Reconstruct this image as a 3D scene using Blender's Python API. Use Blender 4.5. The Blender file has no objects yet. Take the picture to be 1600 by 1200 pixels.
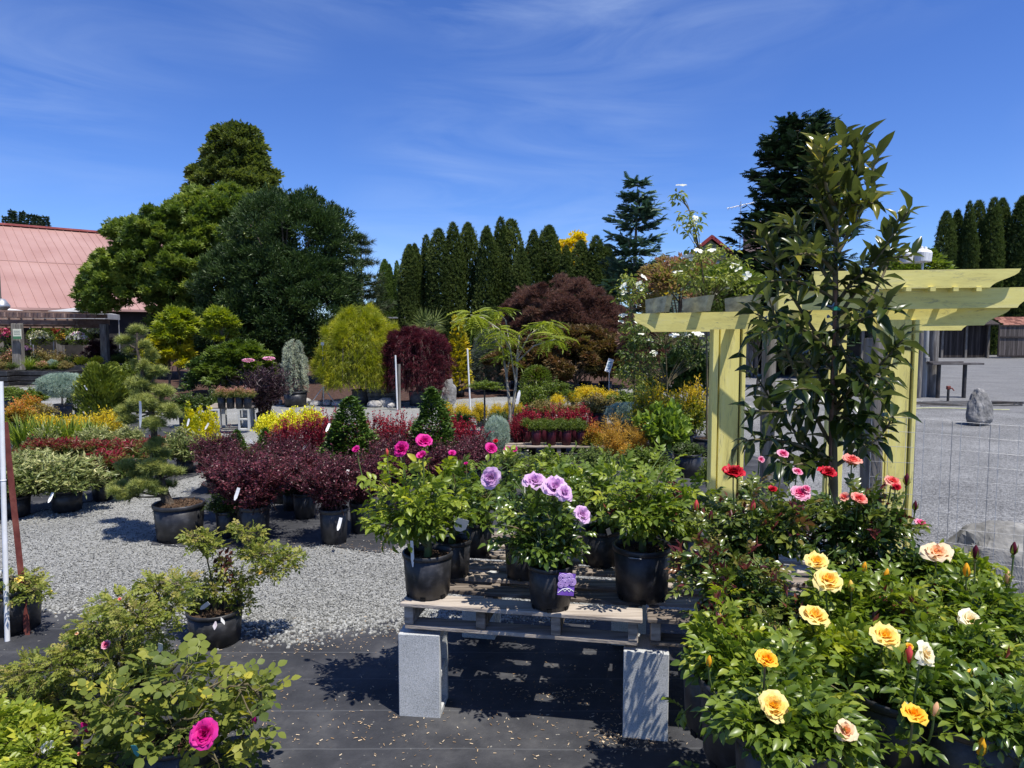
import bpy, math
import numpy as np
from mathutils import Vector
rad = math.radians
# ------------------------------------------------------------------ camera, sky, sun, exposure
scene = bpy.context.scene
COL = scene.collection
CAMH, FPX, PITCH = 1.75, 1109.0, rad(4.28)
cam_d = bpy.data.cameras.new('camera'); cam = bpy.data.objects.new('camera', cam_d); COL.objects.link(cam)
cam.location = (0, 0, CAMH); cam.rotation_euler = (rad(90) - PITCH, 0, 0)
cam_d.sensor_fit = 'HORIZONTAL'; cam_d.sensor_width = 36.0; cam_d.lens = 36.0 * FPX / 1600.0
cam_d.clip_start = 0.05; cam_d.clip_end = 3000
scene.camera = cam
SUNV = Vector((0.30, -0.30, 1.0)).normalized()
sun_el = math.asin(SUNV.z); sun_az = math.atan2(SUNV.x, SUNV.y)
sd = bpy.data.lights.new('sun', 'SUN'); sd.energy = 4.6; sd.angle = rad(0.5); sd.color = (1.0, 0.955, 0.89)
so = bpy.data.objects.new('sun', sd); COL.objects.link(so)
so.rotation_euler = SUNV.to_track_quat('Z', 'Y').to_euler(); so.location = (20, -20, 60)
scene.view_settings.view_transform = 'Standard'; scene.view_settings.look = 'None'
scene.view_settings.gamma = 1.0; scene.view_settings.exposure = 0.44
world = bpy.data.worlds.new("World"); scene.world = world; world.use_nodes = True
wt = world.node_tree; wt.nodes.clear()
def wn(t): return wt.nodes.new(t)
wo = wn('ShaderNodeOutputWorld'); bg = wn('ShaderNodeBackground'); sky = wn('ShaderNodeTexSky')
sky.sky_type = 'NISHITA'; sky.sun_disc = False; sky.sun_elevation = sun_el; sky.sun_rotation = sun_az
sky.altitude = 1200; sky.air_density = 1.0; sky.dust_density = 0.35; sky.ozone_density = 3.5
hs = wn('ShaderNodeHueSaturation'); hs.inputs['Saturation'].default_value = 1.12; hs.inputs['Value'].default_value = 1.0
hs.inputs['Hue'].default_value = 0.507
wt.links.new(sky.outputs[0], hs.inputs['Color'])
tint = wn('ShaderNodeMix'); tint.data_type = 'RGBA'; tint.blend_type = 'MULTIPLY'; tint.inputs[0].default_value = 1.0; tint.inputs[7].default_value = (0.86, 1.07, 1.48, 1)
wt.links.new(hs.outputs[0], tint.inputs[6])
tc = wn('ShaderNodeTexCoord'); sep = wn('ShaderNodeSeparateXYZ'); wt.links.new(tc.outputs['Generated'], sep.inputs[0])
def wmath(op, a, b=None):
    n = wn('ShaderNodeMath'); n.operation = op
    for i, v in enumerate((a, b)):
        if v is None: continue
        if isinstance(v, (int, float)): n.inputs[i].default_value = v
        else: wt.links.new(v, n.inputs[i])
    return n.outputs[0]
zz = wmath('ADD', wmath('MAXIMUM', sep.outputs[2], 0.0), 0.10)
cmb = wn('ShaderNodeCombineXYZ')
wt.links.new(sep.outputs[0], cmb.inputs[0]); wt.links.new(wmath('MULTIPLY', sep.outputs[2], 1.0), cmb.inputs[1]); wt.links.new(wmath('MULTIPLY', sep.outputs[1], .4), cmb.inputs[2])
mp = wn('ShaderNodeMapping'); mp.inputs['Rotation'].default_value = (0, 0, rad(-16)); mp.inputs['Scale'].default_value = (1.7, 9.0, 1.0)
wt.links.new(cmb.outputs[0], mp.inputs[0])
nz = wn('ShaderNodeTexNoise'); nz.inputs['Scale'].default_value = 1.5; nz.inputs['Detail'].default_value = 9; nz.inputs['Roughness'].default_value = 0.56
nz.inputs['Distortion'].default_value = 1.3
wt.links.new(mp.outputs[0], nz.inputs['Vector'])
cr = wn('ShaderNodeValToRGB'); cr.color_ramp.elements[0].position = 0.40; cr.color_ramp.elements[1].position = 0.80
wt.links.new(nz.outputs['Fac'], cr.inputs[0])
nz2 = wn('ShaderNodeTexNoise'); nz2.inputs['Scale'].default_value = 2.6; nz2.inputs['Detail'].default_value = 2
wt.links.new(cmb.outputs[0], nz2.inputs['Vector'])
cr2 = wn('ShaderNodeValToRGB'); cr2.color_ramp.elements[0].position = 0.34; cr2.color_ramp.elements[1].position = 0.66
wt.links.new(nz2.outputs['Fac'], cr2.inputs[0])
cl = wmath('MULTIPLY', wmath('MULTIPLY', cr.outputs[0], cr2.outputs[0]), 0.40)
mx = wn('ShaderNodeMix'); mx.data_type = 'RGBA'; wt.links.new(cl, mx.inputs[0])
wt.links.new(tint.outputs[2], mx.inputs[6]); mx.inputs[7].default_value = (6.2, 7.6, 9.8, 1)
wt.links.new(mx.outputs[2], bg.inputs[0]); bg.inputs[1].default_value = 0.083
wt.links.new(bg.outputs[0], wo.inputs[0])
# ------------------------------------------------------------------ helpers
cp, sp = math.cos(PITCH), math.sin(PITCH)
def ray(px, py):
    a = (px - 800) / FPX; b = (600 - py) / FPX
    return np.array([a, cp + b * sp, -sp + b * cp])
def G(px, py, z=0.0):
    d = ray(px, py); s = (z - CAMH) / d[2]; return np.array([d[0] * s, d[1] * s, z])
def P(px, py, D):
    d = ray(px, py); s = D / d[1]; return np.array([d[0] * s, D, CAMH + d[2] * s])
def unit(a): return a / np.maximum(np.linalg.norm(a, axis=-1, keepdims=True), 1e-9)

class MB:
    def __init__(s): s.V = []; s.F = []; s.n = 0
    def add(s, v, faces, mat=0, val=0.5, smooth=False):
        v = np.asarray(v, float).reshape(-1, 3)
        if not isinstance(faces, (list, tuple)) or (len(faces) and np.ndim(faces[0]) == 1): faces = [np.asarray(faces)]
        for f in faces:
            f = np.asarray(f, int)
            vv = np.full(len(f), val, float) if np.ndim(val) == 0 else np.asarray(val, float)
            s.F.append((f + s.n, mat, vv, smooth))
        s.V.append(v); s.n += len(v)
    def mesh(s, name, mats):
        me = bpy.data.meshes.new(name)
        V = np.concatenate(s.V); me.vertices.add(len(V)); me.vertices.foreach_set('co', V.ravel())
        tot = np.concatenate([np.full(len(f), f.shape[1]) for f, *_ in s.F])
        li = np.concatenate([f.ravel() for f, *_ in s.F])
        me.loops.add(len(li)); me.loops.foreach_set('vertex_index', li.astype(np.int32))
        me.polygons.add(len(tot)); st = np.concatenate([[0], np.cumsum(tot)[:-1]])
        me.polygons.foreach_set('loop_start', st.astype(np.int32)); me.polygons.foreach_set('loop_total', tot.astype(np.int32))
        me.polygons.foreach_set('material_index', np.concatenate([np.full(len(f), m) for f, m, *_ in s.F]).astype(np.int32))
        me.polygons.foreach_set('use_smooth', np.concatenate([np.full(len(f), sm) for f, m, v, sm in s.F]))
        at = me.attributes.new('v', 'FLOAT', 'FACE'); at.data.foreach_set('value', np.concatenate([v for f, m, v, sm in s.F]).astype(np.float32))
        for m in (mats if isinstance(mats, (list, tuple)) else [mats]): me.materials.append(m)
        me.update(calc_edges=True); me.validate()
        return me
def obj(name, mesh, parent=None, loc=None, scale=None, rot=None, mats=None):
    if isinstance(mesh, MB): mesh = mesh.mesh(name, mats)
    o = bpy.data.objects.new(name, mesh); COL.objects.link(o)
    if parent: o.parent = parent
    if loc is not None: o.location = [float(c) for c in loc]
    if scale is not None: o.scale = [float(c) for c in (scale if np.ndim(scale) else (scale,) * 3)]
    if rot is not None: o.rotation_euler = [float(c) for c in rot]
    return o
LABELS = {}
def tag(o, label, cat, group=None, kind=None):
    if label: o['label'] = label
    if cat: o['category'] = cat
    if group: o['group'] = group
    if kind: o['kind'] = kind
    return o
def thing(name, label, cat, loc=(0, 0, 0), rz=0.0, group=None):
    o = bpy.data.objects.new(name, None); COL.objects.link(o); o.location = [float(c) for c in loc]; o.rotation_euler = (0, 0, float(rz))
    o.empty_display_size = 0.1
    return tag(o, label, cat, group)
BOXF = np.array([[0,3,2,1],[4,5,6,7],[0,1,5,4],[1,2,6,5],[2,3,7,6],[3,0,4,7]])
BOXV = np.array([[-.5,-.5,-.5],[.5,-.5,-.5],[.5,.5,-.5],[-.5,.5,-.5],[-.5,-.5,.5],[.5,-.5,.5],[.5,.5,.5],[-.5,.5,.5]])
def rotz(a): c, s = math.cos(a), math.sin(a); return np.array([[c,-s,0],[s,c,0],[0,0,1]])
def rotx(a): c, s = math.cos(a), math.sin(a); return np.array([[1,0,0],[0,c,-s],[0,s,c]])
def roty(a): c, s = math.cos(a), math.sin(a); return np.array([[c,0,s],[0,1,0],[-s,0,c]])
def box(mb, c, s, rz=0, mat=0, val=0.5, R=None, bev=0.0):
    R = rotz(rz) if R is None else R
    s = np.asarray(s, float)
    if bev <= 0:
        mb.add((BOXV * s) @ R.T + np.asarray(c), BOXF, mat, val); return
    # chamfered box: 24 verts
    b = min(bev, s.min() * .45); v = []; idx = {}
    for i, cv in enumerate(BOXV):
        for ax in range(3):
            q = cv * s * 1.0
            for k in range(3):
                if k != ax: q[k] -= np.sign(cv[k]) * b
            idx[(i, ax)] = len(v); v.append(q)
    f4 = []; f3 = []
    for f in BOXF:
        n = BOXV[f].mean(0); ax = int(np.argmax(abs(n))); f4.append([idx[(i, ax)] for i in f])
    for f in BOXF:
        pass
    edges = [(0,1),(1,2),(2,3),(3,0),(4,5),(5,6),(6,7),(7,4),(0,4),(1,5),(2,6),(3,7)]
    for a, c2 in edges:
        d = int(np.argmax(abs(BOXV[a] - BOXV[c2]))); o1, o2 = [k for k in range(3) if k != d]
        f4.append([idx[(a, o1)], idx[(c2, o1)], idx[(c2, o2)], idx[(a, o2)]])
    for i in range(8): f3.append([idx[(i, 0)], idx[(i, 1)], idx[(i, 2)]])
    mb.add(np.array(v) @ R.T + np.asarray(c), [np.array(f4), np.array(f3)], mat, val)
def beam(mb, a, b, w, h, mat=0, val=0.5, bev=0.0):
    """box from a to b, w across (horizontal), h up"""
    a = np.asarray(a, float); b = np.asarray(b, float); d = b - a; L = np.linalg.norm(d); y = d / L
    up = np.array([0, 0, 1.0]) if abs(y[2]) < .9 else np.array([0, 1.0, 0])
    x = unit(np.cross(y, up)); z = np.cross(x, y)
    box(mb, (a + b) / 2, (w, L, h), mat=mat, val=val, R=np.stack([x, y, z], 1), bev=bev)
def tube(mb, pts, r, n=6, mat=0, val=0.5, cap=True):
    pts = np.asarray(pts, float); m = len(pts); r = np.broadcast_to(np.asarray(r, float), (m,))
    t = unit(np.gradient(pts, axis=0)); a = np.array([1.0, 0.13, 0.07]) if abs(t[0][0]) < .8 else np.array([0.1, 1.0, 0.2])
    vs = []; ang = np.arange(n) * 2 * math.pi / n
    for i in range(m):
        x = a - t[i] * a.dot(t[i]); x = x / (np.linalg.norm(x) + 1e-9); y = np.cross(t[i], x); a = x
        vs.append(pts[i] + r[i] * (np.outer(np.cos(ang), x) + np.outer(np.sin(ang), y)))
    i = np.arange(m - 1)[:, None] * n; j = np.arange(n)[None]; j2 = (j + 1) % n
    f = np.stack([i + j, i + j2, i + n + j2, i + n + j], -1).reshape(-1, 4)
    mb.add(np.concatenate(vs), f, mat, val, True)
    if cap:
        mb.add(vs[0][::-1], [np.arange(n)[None]], mat, val); mb.add(vs[-1], [np.arange(n)[None]], mat, val)
def lathe(mb, prof, n=24, c=(0, 0, 0), mat=0, val=0.5, smooth=True, wob=0.0, rng=None):
    prof = np.asarray(prof, float); a = np.arange(n) * 2 * math.pi / n
    k = 1 + (wob * np.sin(2 * a + 1) if wob else 0 * a)
    v = np.stack([np.outer(prof[:, 0], np.cos(a) * k), np.outer(prof[:, 0], np.sin(a) * k), np.repeat(prof[:, 1:2], n, 1)], -1).reshape(-1, 3) + np.asarray(c)
    i = np.arange(len(prof) - 1)[:, None] * n; j = np.arange(n)[None]; j2 = (j + 1) % n
    mb.add(v, np.stack([i + j, i + j2, i + n + j2, i + n + j], -1).reshape(-1, 4), mat, val, smooth)
def prism(mb, poly, a, b, mat=0, val=0.5):
    """poly: (n,3) points of one face; a->b: extrusion vector"""
    poly = np.asarray(poly, float); n = len(poly); e = np.asarray(b, float) - np.asarray(a, float)
    v = np.concatenate([poly, poly + e]); i = np.arange(n); j = (i + 1) % n
    mb.add(v, [np.stack([i, j, j + n, i + n], 1), i[::-1][None], (i + n)[None]], mat, val)
def frames(d, nrm):
    y = unit(d); x = unit(np.cross(y, nrm)); z = np.cross(x, y); return np.stack([x, y, z], -1)
def scatter(mb, T, pos, R, s, mat=0, val=None, smooth=False):
    tv, tf = T; N = len(pos); k = len(tv)
    s = np.broadcast_to(np.asarray(s, float), (N,))
    v = np.einsum('nij,kj->nki', R, tv) * s[:, None, None] + pos[:, None]
    off = (np.arange(N) * k)[:, None, None]; first = True
    F = []
    base = mb.n
    val = np.full(N, .5) if val is None else np.broadcast_to(val, (N,))
    for f in tf:
        ff = (f[None] + off).reshape(-1, f.shape[1]); mb.F.append((ff + base, mat, np.repeat(val, len(f)), smooth))
    mb.V.append(v.reshape(-1, 3)); mb.n += N * k
def mergemb(a, b):
    a.V += b.V; a.F += [(f + a.n, m, v, s) for f, m, v, s in b.F]; a.n += b.n
def rsph(rng, n): return unit(rng.normal(size=(n, 3)))
# ------------------------------------------------------------------ leaf templates (length 1 along +y, normal +z)
def T2(w=.5, fold=.12, droop=.08):
    return (np.array([[0,0,0],[w/2,.42,fold],[0,1,-droop],[-w/2,.42,fold]]), [np.array([[0,1,2],[0,2,3]])])
def TN(w=.6, fold=.10, droop=.16):
    v = np.array([[0,0,0],[w*.36,.2,fold*.7],[w*.5,.48,fold],[w*.33,.76,fold*.6-droop*.5],[0,1,-droop],[-w*.33,.76,fold*.6-droop*.5],[-w*.5,.48,fold],[-w*.36,.2,fold*.7],[0,.33,0],[0,.68,-droop*.35]])
    return (v, [np.array([[8,2,3,9],[8,9,5,6],[0,1,2,8],[0,8,6,7]]), np.array([[9,3,4],[9,4,5]])])
def merge(items):
    V = []; F = {}; n = 0
    for v, fs in items:
        V.append(v)
        for f in fs: F.setdefault(f.shape[1], []).append(f + n)
        n += len(v)
    return (np.concatenate(V), [np.concatenate(x) for x in F.values()])
def xf(T, R, s, t): return (T[0] @ np.asarray(R).T * s + np.asarray(t), T[1])
def strip(a, b, w): 
    a = np.array(a, float); b = np.array(b, float); d = unit(b - a); x = unit(np.cross(d, [0, 0, 1.0])) * w / 2
    return (np.array([a - x, a + x, b + x, b - x]), [np.array([[0,1,2,3]])])
def compound(pairs=2, w=.62, ls=.42, leaf=None, stalk=.3, ang=62, droop=.25, grow=.9):
    leaf = leaf or TN(w); it = []; L = 1 - ls * .75
    it.append(strip([0,0,0], [0,L,-droop*L*L*.6], .018))
    it.append(xf(leaf, rotx(-droop), ls, [0, L, -droop*L*L*.6]))
    for i in range(pairs):
        y = stalk + (L - stalk) * i / max(pairs - .35, 1) * grow; z = -droop * y * y * .6
        for sgn in (-1, 1):
            it.append(xf(leaf, rotz(-sgn * rad(ang)) @ roty(.15 * sgn) @ rotx(-.1), ls * (.82 if i == 0 else .95), [0, y, z]))
    return merge(it)
LEAF2 = T2(); LEAF2W = T2(.75, .1, .1); LEAF2N = T2(.28, .05, .08); LEAFN = TN(); LEAFR = TN(.86, .08, .06); LEAFL = TN(.44, .12, .22)
LEAFP = TN(.54, .11, .20); ROSE5 = compound(2, leaf=LEAFP); ROSE5R = compound(2, leaf=TN(.92, .06, .05), ls=.40); ROSEM = compound(3, leaf=T2(.6), ls=.32)
PINN = compound(9, leaf=T2(.30, .03, .15), ls=.24, stalk=.12, ang=62, droop=1.0, grow=1.0)
def star(k, w, spread=150, z=.1, leaf=None):
    it = []
    for i in range(k):
        a = rad(-spread / 2 + spread * i / (k - 1)); it.append(xf(leaf or T2(w, .02, .15), rotz(-a), 1.0 - .25 * abs(a), [0, 0, 0]))
    return merge(it)
PALM5 = star(5, .22, 200); PALM7 = star(7, .13, 230); LOBE5 = star(5, .42, 210)
def tuft(k=9, w=.05, seed=1, cone=.9, L=1.0):
    r = np.random.default_rng(seed); it = []
    for i in range(k):
        d = unit(np.array([r.normal() * cone, 1.0, r.normal() * cone])); x = unit(np.cross(d, rsph(r, 1)[0])) * w / 2
        it.append((np.array([-x, x, d * L * r.uniform(.75, 1.05)]), [np.array([[0,1,2]])]))
    return merge(it)
NEEDLE = tuft(12, .075); SPRAY = tuft(8, .17, 3, .55); FINE = tuft(9, .10, 5, .8)
def sprayflat():
    it = [(np.array([[-.03,0,0],[.03,0,0],[0,1,0.]]), [np.array([[0,1,2]])])]
    for i in range(5):
        y = .12 + .16 * i
        for sg in (-1, 1):
            l = .42 * (1 - i * .13); d = np.array([sg * .75, .66, 0]) * l; x = np.array([-.06, .07 * sg, .03]) * 1.0
            it.append((np.array([[0, y, 0] - x, [0, y, 0] + x, np.array([0, y, 0]) + d]), [np.array([[0,1,2]])]))
    return merge(it)
FLATS = sprayflat()
def blade(rng, L, w, bend):
    t = np.linspace(0, 1, 6)[:, None]; c = np.concatenate([0 * t, t * L * bend, L * (t - .55 * bend * t ** 2.2)], 1)
    ww = w * (1 - t ** 2) * .5 + .0005; x = np.array([[1.0, 0, 0]])
    v = np.concatenate([c - x * ww, c + x * ww]); i = np.arange(5)
    return (v, [np.stack([i, i + 6, i + 7, i + 1], 1)])
# ------------------------------------------------------------------ materials
MC = {}
def nm(name):
    m = bpy.data.materials.new(name); m.use_nodes = True; nt = m.node_tree; nt.nodes.clear()
    o = nt.nodes.new('ShaderNodeOutputMaterial'); p = nt.nodes.new('ShaderNodeBsdfPrincipled'); nt.links.new(p.outputs[0], o.inputs[0])
    return m, nt, p, o
def ramp(nt, fac, stops):
    r = nt.nodes.new('ShaderNodeValToRGB'); e = r.color_ramp.elements
    while len(e) < len(stops): e.new(0.5)
    for el, (p, c) in zip(e, stops): el.position = p; el.color = (*c, 1)
    nt.links.new(fac, r.inputs[0]); return r.outputs[0]
def leafmat(name, cols, rough=.45, tr=.22, spec=.4, back=None, noise=3.0, adj=True):
    if name in MC: return MC[name]
    m, nt, p, o = nm(name); L = nt.links.new
    a = nt.nodes.new('ShaderNodeAttribute'); a.attribute_name = 'v'
    g = nt.nodes.new('ShaderNodeTexCoord'); n = nt.nodes.new('ShaderNodeTexNoise'); n.inputs['Scale'].default_value = noise; n.inputs['Detail'].default_value = 1
    L(g.outputs['Object'], n.inputs['Vector'])
    oi = nt.nodes.new('ShaderNodeObjectInfo')
    ma = nt.nodes.new('ShaderNodeMath'); ma.operation = 'MULTIPLY_ADD'; L(n.outputs['Fac'], ma.inputs[0]); ma.inputs[1].default_value = .5; ma.inputs[2].default_value = -.25
    mb_ = nt.nodes.new('ShaderNodeMath'); mb_.operation = 'ADD'; L(a.outputs['Fac'], mb_.inputs[0]); L(ma.outputs[0], mb_.inputs[1])
    mc = nt.nodes.new('ShaderNodeMath'); mc.operation = 'MULTIPLY_ADD'; L(oi.outputs['Random'], mc.inputs[0]); mc.inputs[1].default_value = .16; L(mb_.outputs[0], mc.inputs[2])
    md = nt.nodes.new('ShaderNodeMath'); md.operation = 'SUBTRACT'; L(mc.outputs[0], md.inputs[0]); md.inputs[1].default_value = .08
    if adj: cols = [(min(.9, q[0] * 1.78), min(.9, q[1] * 1.50), q[2] * 1.12) if q[1] > q[0] * .85 else tuple(min(.9, x * 1.3) for x in q) for q in cols]
    k = len(cols); c = ramp(nt, md.outputs[0], [(i / (k - 1), q) for i, q in enumerate(cols)])
    if back:
        ge = nt.nodes.new('ShaderNodeNewGeometry'); mxx = nt.nodes.new('ShaderNodeMix'); mxx.data_type = 'RGBA'
        L(ge.outputs['Backfacing'], mxx.inputs[0]); L(c, mxx.inputs[6]); mxx.inputs[7].default_value = (*back, 1); c = mxx.outputs[2]
    L(c, p.inputs['Base Color']); p.inputs['Roughness'].default_value = rough; p.inputs['Specular IOR Level'].default_value = spec
    if tr > 0 and adj: tr = min(.42, tr + .06)
    if tr > 0:
        t = nt.nodes.new('ShaderNodeBsdfTranslucent'); hsv = nt.nodes.new('ShaderNodeHueSaturation'); hsv.inputs['Value'].default_value = 1.5; hsv.inputs['Saturation'].default_value = 1.1
        L(c, hsv.inputs['Color']); L(hsv.outputs[0], t.inputs[0])
        mi = nt.nodes.new('ShaderNodeMixShader'); mi.inputs[0].default_value = tr; L(p.outputs[0], mi.inputs[1]); L(t.outputs[0], mi.inputs[2]); L(mi.outputs[0], o.inputs[0])
    MC[name] = m; return m
def noisemat(name, cols, scale=8, detail=6, rough=.7, bump=.2, bscale=None, stretch=(1, 1, 1), spec=.3, metal=0, dist=.004, coords='Object', rnd=0.0):
    if name in MC: return MC[name]
    m, nt, p, o = nm(name); L = nt.links.new
    g = nt.nodes.new('ShaderNodeTexCoord'); mpn = nt.nodes.new('ShaderNodeMapping'); mpn.inputs['Scale'].default_value = stretch
    L(g.outputs[coords], mpn.inputs[0])
    n = nt.nodes.new('ShaderNodeTexNoise'); n.inputs['Scale'].default_value = scale; n.inputs['Detail'].default_value = detail; n.inputs['Roughness'].default_value = .6
    L(mpn.outputs[0], n.inputs['Vector'])
    fac = n.outputs['Fac']
    if rnd:
        a = nt.nodes.new('ShaderNodeAttribute'); a.attribute_name = 'v'; q = nt.nodes.new('ShaderNodeMath'); q.operation = 'MULTIPLY_ADD'
        q2 = nt.nodes.new('ShaderNodeMath'); q2.operation = 'SUBTRACT'; L(a.outputs['Fac'], q2.inputs[0]); q2.inputs[1].default_value = .5
        L(q2.outputs[0], q.inputs[0]); q.inputs[1].default_value = rnd; L(fac, q.inputs[2]); fac = q.outputs[0]
    k = len(cols); c = ramp(nt, fac, [(.3 + .4 * i / (k - 1), q) for i, q in enumerate(cols)])
    L(c, p.inputs['Base Color']); p.inputs['Roughness'].default_value = rough; p.inputs['Specular IOR Level'].default_value = spec; p.inputs['Metallic'].default_value = metal
    if bump:
        n2 = nt.nodes.new('ShaderNodeTexNoise'); n2.inputs['Scale'].default_value = bscale or scale * 3; n2.inputs['Detail'].default_value = 4; L(mpn.outputs[0], n2.inputs['Vector'])
        b = nt.nodes.new('ShaderNodeBump'); b.inputs['Strength'].default_value = bump; b.inputs['Distance'].default_value = dist; L(n2.outputs['Fac'], b.inputs['Height']); L(b.outputs[0], p.inputs['Normal'])
    MC[name] = m; return m
M_POT = noisemat('black_plastic', [(.012,.012,.013), (.02,.02,.022), (.045,.045,.048)], 7, 6, .42, .15, 60, spec=.5)
M_POTG = noisemat('grey_plastic', [(.05,.052,.056), (.08,.082,.088), (.12,.12,.125)], 7, 5, .5, .1, 50)
M_POTR = noisemat('burgundy_plastic', [(.03,.004,.009), (.05,.007,.014), (.075,.014,.022)], 7, 5, .42, .1, 50)
M_SOIL = noisemat('bark_soil', [(.03,.018,.01), (.10,.06,.035), (.26,.17,.10)], 38, 4, .95, 1.0, 45, dist=.02)
M_MULCH = noisemat('bark_mulch', [(.025,.013,.009), (.065,.034,.023), (.13,.07,.048)], 10, 8, .95, 1.0, 30, dist=.03)
M_BARK = noisemat('grey_bark', [(.05,.04,.03), (.13,.105,.08), (.25,.21,.17)], 9, 6, .9, .6, 25, (1, 1, .3), dist=.01)
M_STEM = noisemat('brown_stem', [(.06,.05,.025), (.12,.10,.05), (.2,.17,.10)], 14, 4, .8, .3, 40, (1, 1, .4))
M_DSTEM = noisemat('dark_red_stem', [(.03,.015,.012), (.06,.03,.025), (.10,.06,.045)], 14, 4, .8, .3, 40, (1, 1, .4))
M_GSTEM = noisemat('green_stem', [(.05,.09,.02), (.10,.15,.04), (.20,.12,.07)], 10, 3, .6, .1, 40)
M_TAG = noisemat('white_tag', [(.70,.70,.68), (.78,.78,.77), (.82,.82,.82)], 3, 2, .4, 0)
M_WHITE = noisemat('white_pipe', [(.62,.62,.60), (.74,.74,.72), (.8,.8,.8)], 6, 4, .4, .05, 20)
M_CAMO = noisemat('pale_stake', [(.35,.30,.2), (.5,.44,.32), (.6,.55,.42)], 12, 3, .8, .1, 40, (1, 1, .2))
# ------------------------------------------------------------------ foliage generators
def lumpf(rng, k=7, f=6.0):
    K = rng.normal(size=(k, 3)) * f; ph = rng.uniform(0, 6.28, k)
    return lambda p: np.sin(p @ K.T + ph).mean(-1) * 1.6
def orient(rng, d, up=1.0, jit=.6):
    n = len(d); d = unit(d + rng.normal(size=(n, 3)) * jit * .5)
    nr = np.array([0, 0, up]) + rng.normal(size=(n, 3)) * jit
    nr = np.where(np.abs((unit(nr) * d).sum(-1, keepdims=True)) > .97, nr + np.array([.3, .2, 0]), nr)
    return frames(d, nr)
def shoots(rng, a=1.0, n=60, lps=30, T=LEAF2, ls=.06, form='dome', low=.25, wr=.008, tw=2, jit=.7, out=.5, upb=.3, base=.06, top=1.0, t0=.3, spread=.03, valg=.0):
    """multi-stem bush, width 1, height a; returns leaves MB, wood MB"""
    lf, wd = MB(), MB(); P0 = []; D0 = []; TV = []
    lump = lumpf(rng, 6, 5)
    for i in range(n):
        ph = rng.uniform(0, 6.283); r = math.sqrt(rng.uniform(0, 1)) * .5; dr = np.array([math.cos(ph), math.sin(ph), 0])
        if form == 'dome': z = a * (1 - .62 * (r / .5) ** 2.2) * rng.uniform(low + .45, 1); q = .6
        elif form == 'vase': z = a * rng.uniform(.62, 1) * (1 - .15 * (r/.5)); q = .35
        elif form == 'up': z = a * rng.uniform(.55, 1) * (1 - .35 * (r / .5) ** 2); r *= .9; q = .8
        elif form == 'flat': z = a * rng.uniform(.5, 1) * (1 - .25 * (r/.5)**3); q = .3
        elif form == 'cloud': z = a * rng.uniform(low, 1); r = .5 * math.sqrt(max(0, 1 - (2 * (z / a - low) / (1 - low) * .5 - .25) ** 2)) * math.sqrt(rng.uniform(.1, 1)); q = .4
        z *= 1 + .14 * float(lump(dr * r * 2)); r *= 1 + .18 * float(lump(dr * 3 + i % 3))
        p2 = dr * r + [0, 0, z]; p0 = np.array([rng.normal() * base, rng.normal() * base, 0]); p1 = np.array([*(dr[:2] * r * q), z * .55]) + rng.normal(size=3) * .03
        t = np.linspace(0, 1, 7)[:, None]; c = (1 - t) ** 2 * p0 + 2 * t * (1 - t) * p1 + t * t * p2
        c[1:] += rng.normal(size=(6, 3)) * .008
        if wr: tube(wd, c, np.linspace(wr, wr * .35, 7), 4, cap=False)
        lines = [(c, t0)]
        for k in range(tw):
            tt = rng.uniform(.35, .85); s = c[int(tt * 6)]; dd = unit(dr * .5 + rng.normal(size=3) * .7 + [0, 0, .4]) * rng.uniform(.08, .2)
            cc = s + np.linspace(0, 1, 4)[:, None] * dd; cc[:, 2] += np.linspace(0, 1, 4) ** 2 * .02
            if wr: tube(wd, cc, np.linspace(wr * .5, wr * .25, 4), 3, cap=False)
            lines.append((cc, .1))
        m = lps // len(lines) + 1
        for cc, tl in lines:
            u = rng.uniform(tl, 1, m); f = u * (len(cc) - 1); k0 = np.minimum(f.astype(int), len(cc) - 2); w = (f - k0)[:, None]
            p = cc[k0] * (1 - w) + cc[k0 + 1] * w; tg = unit(cc[k0 + 1] - cc[k0])
            P0.append(p + rng.normal(size=(m, 3)) * spread); D0.append(tg * out + unit(rng.normal(size=(m, 3)) * [1, 1, .6]) + [0, 0, upb]); TV.append(u)
    p = np.concatenate(P0); d = np.concatenate(D0); p[:, 2] = np.maximum(p[:, 2], .01)
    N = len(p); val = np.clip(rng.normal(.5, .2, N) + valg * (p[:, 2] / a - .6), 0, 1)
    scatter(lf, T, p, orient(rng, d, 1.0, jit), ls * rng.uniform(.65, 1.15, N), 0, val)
    return lf, wd
def profile(form, u):
    u = np.clip(u, 0, 1)
    if form == 'cone': return (1 - u) ** .8 * np.minimum(1, .55 + u * 4)
    if form == 'column': return np.minimum(1, (1 - u) * 3.2) ** .55 * (.75 + .25 * np.minimum(1, u * 4)) * (1 - .25 * u)
    if form == 'ball': return np.sqrt(np.maximum(0, 1 - (2 * u - 1) ** 2))
    if form == 'dome': return np.sqrt(np.maximum(0, 1 - u ** 2.2)) * np.minimum(1, .75 + u * 2)
    if form == 'egg': return np.sqrt(np.maximum(0, 1 - (np.abs(u - .4) / .6) ** 2.3))
    if form == 'bottom': return np.sqrt(np.maximum(0, 1 - u ** 2)) 
    if form == 'flame': return np.sin(np.pi * np.clip(u * .9 + .08, 0, 1) ** .75) ** .8
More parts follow.
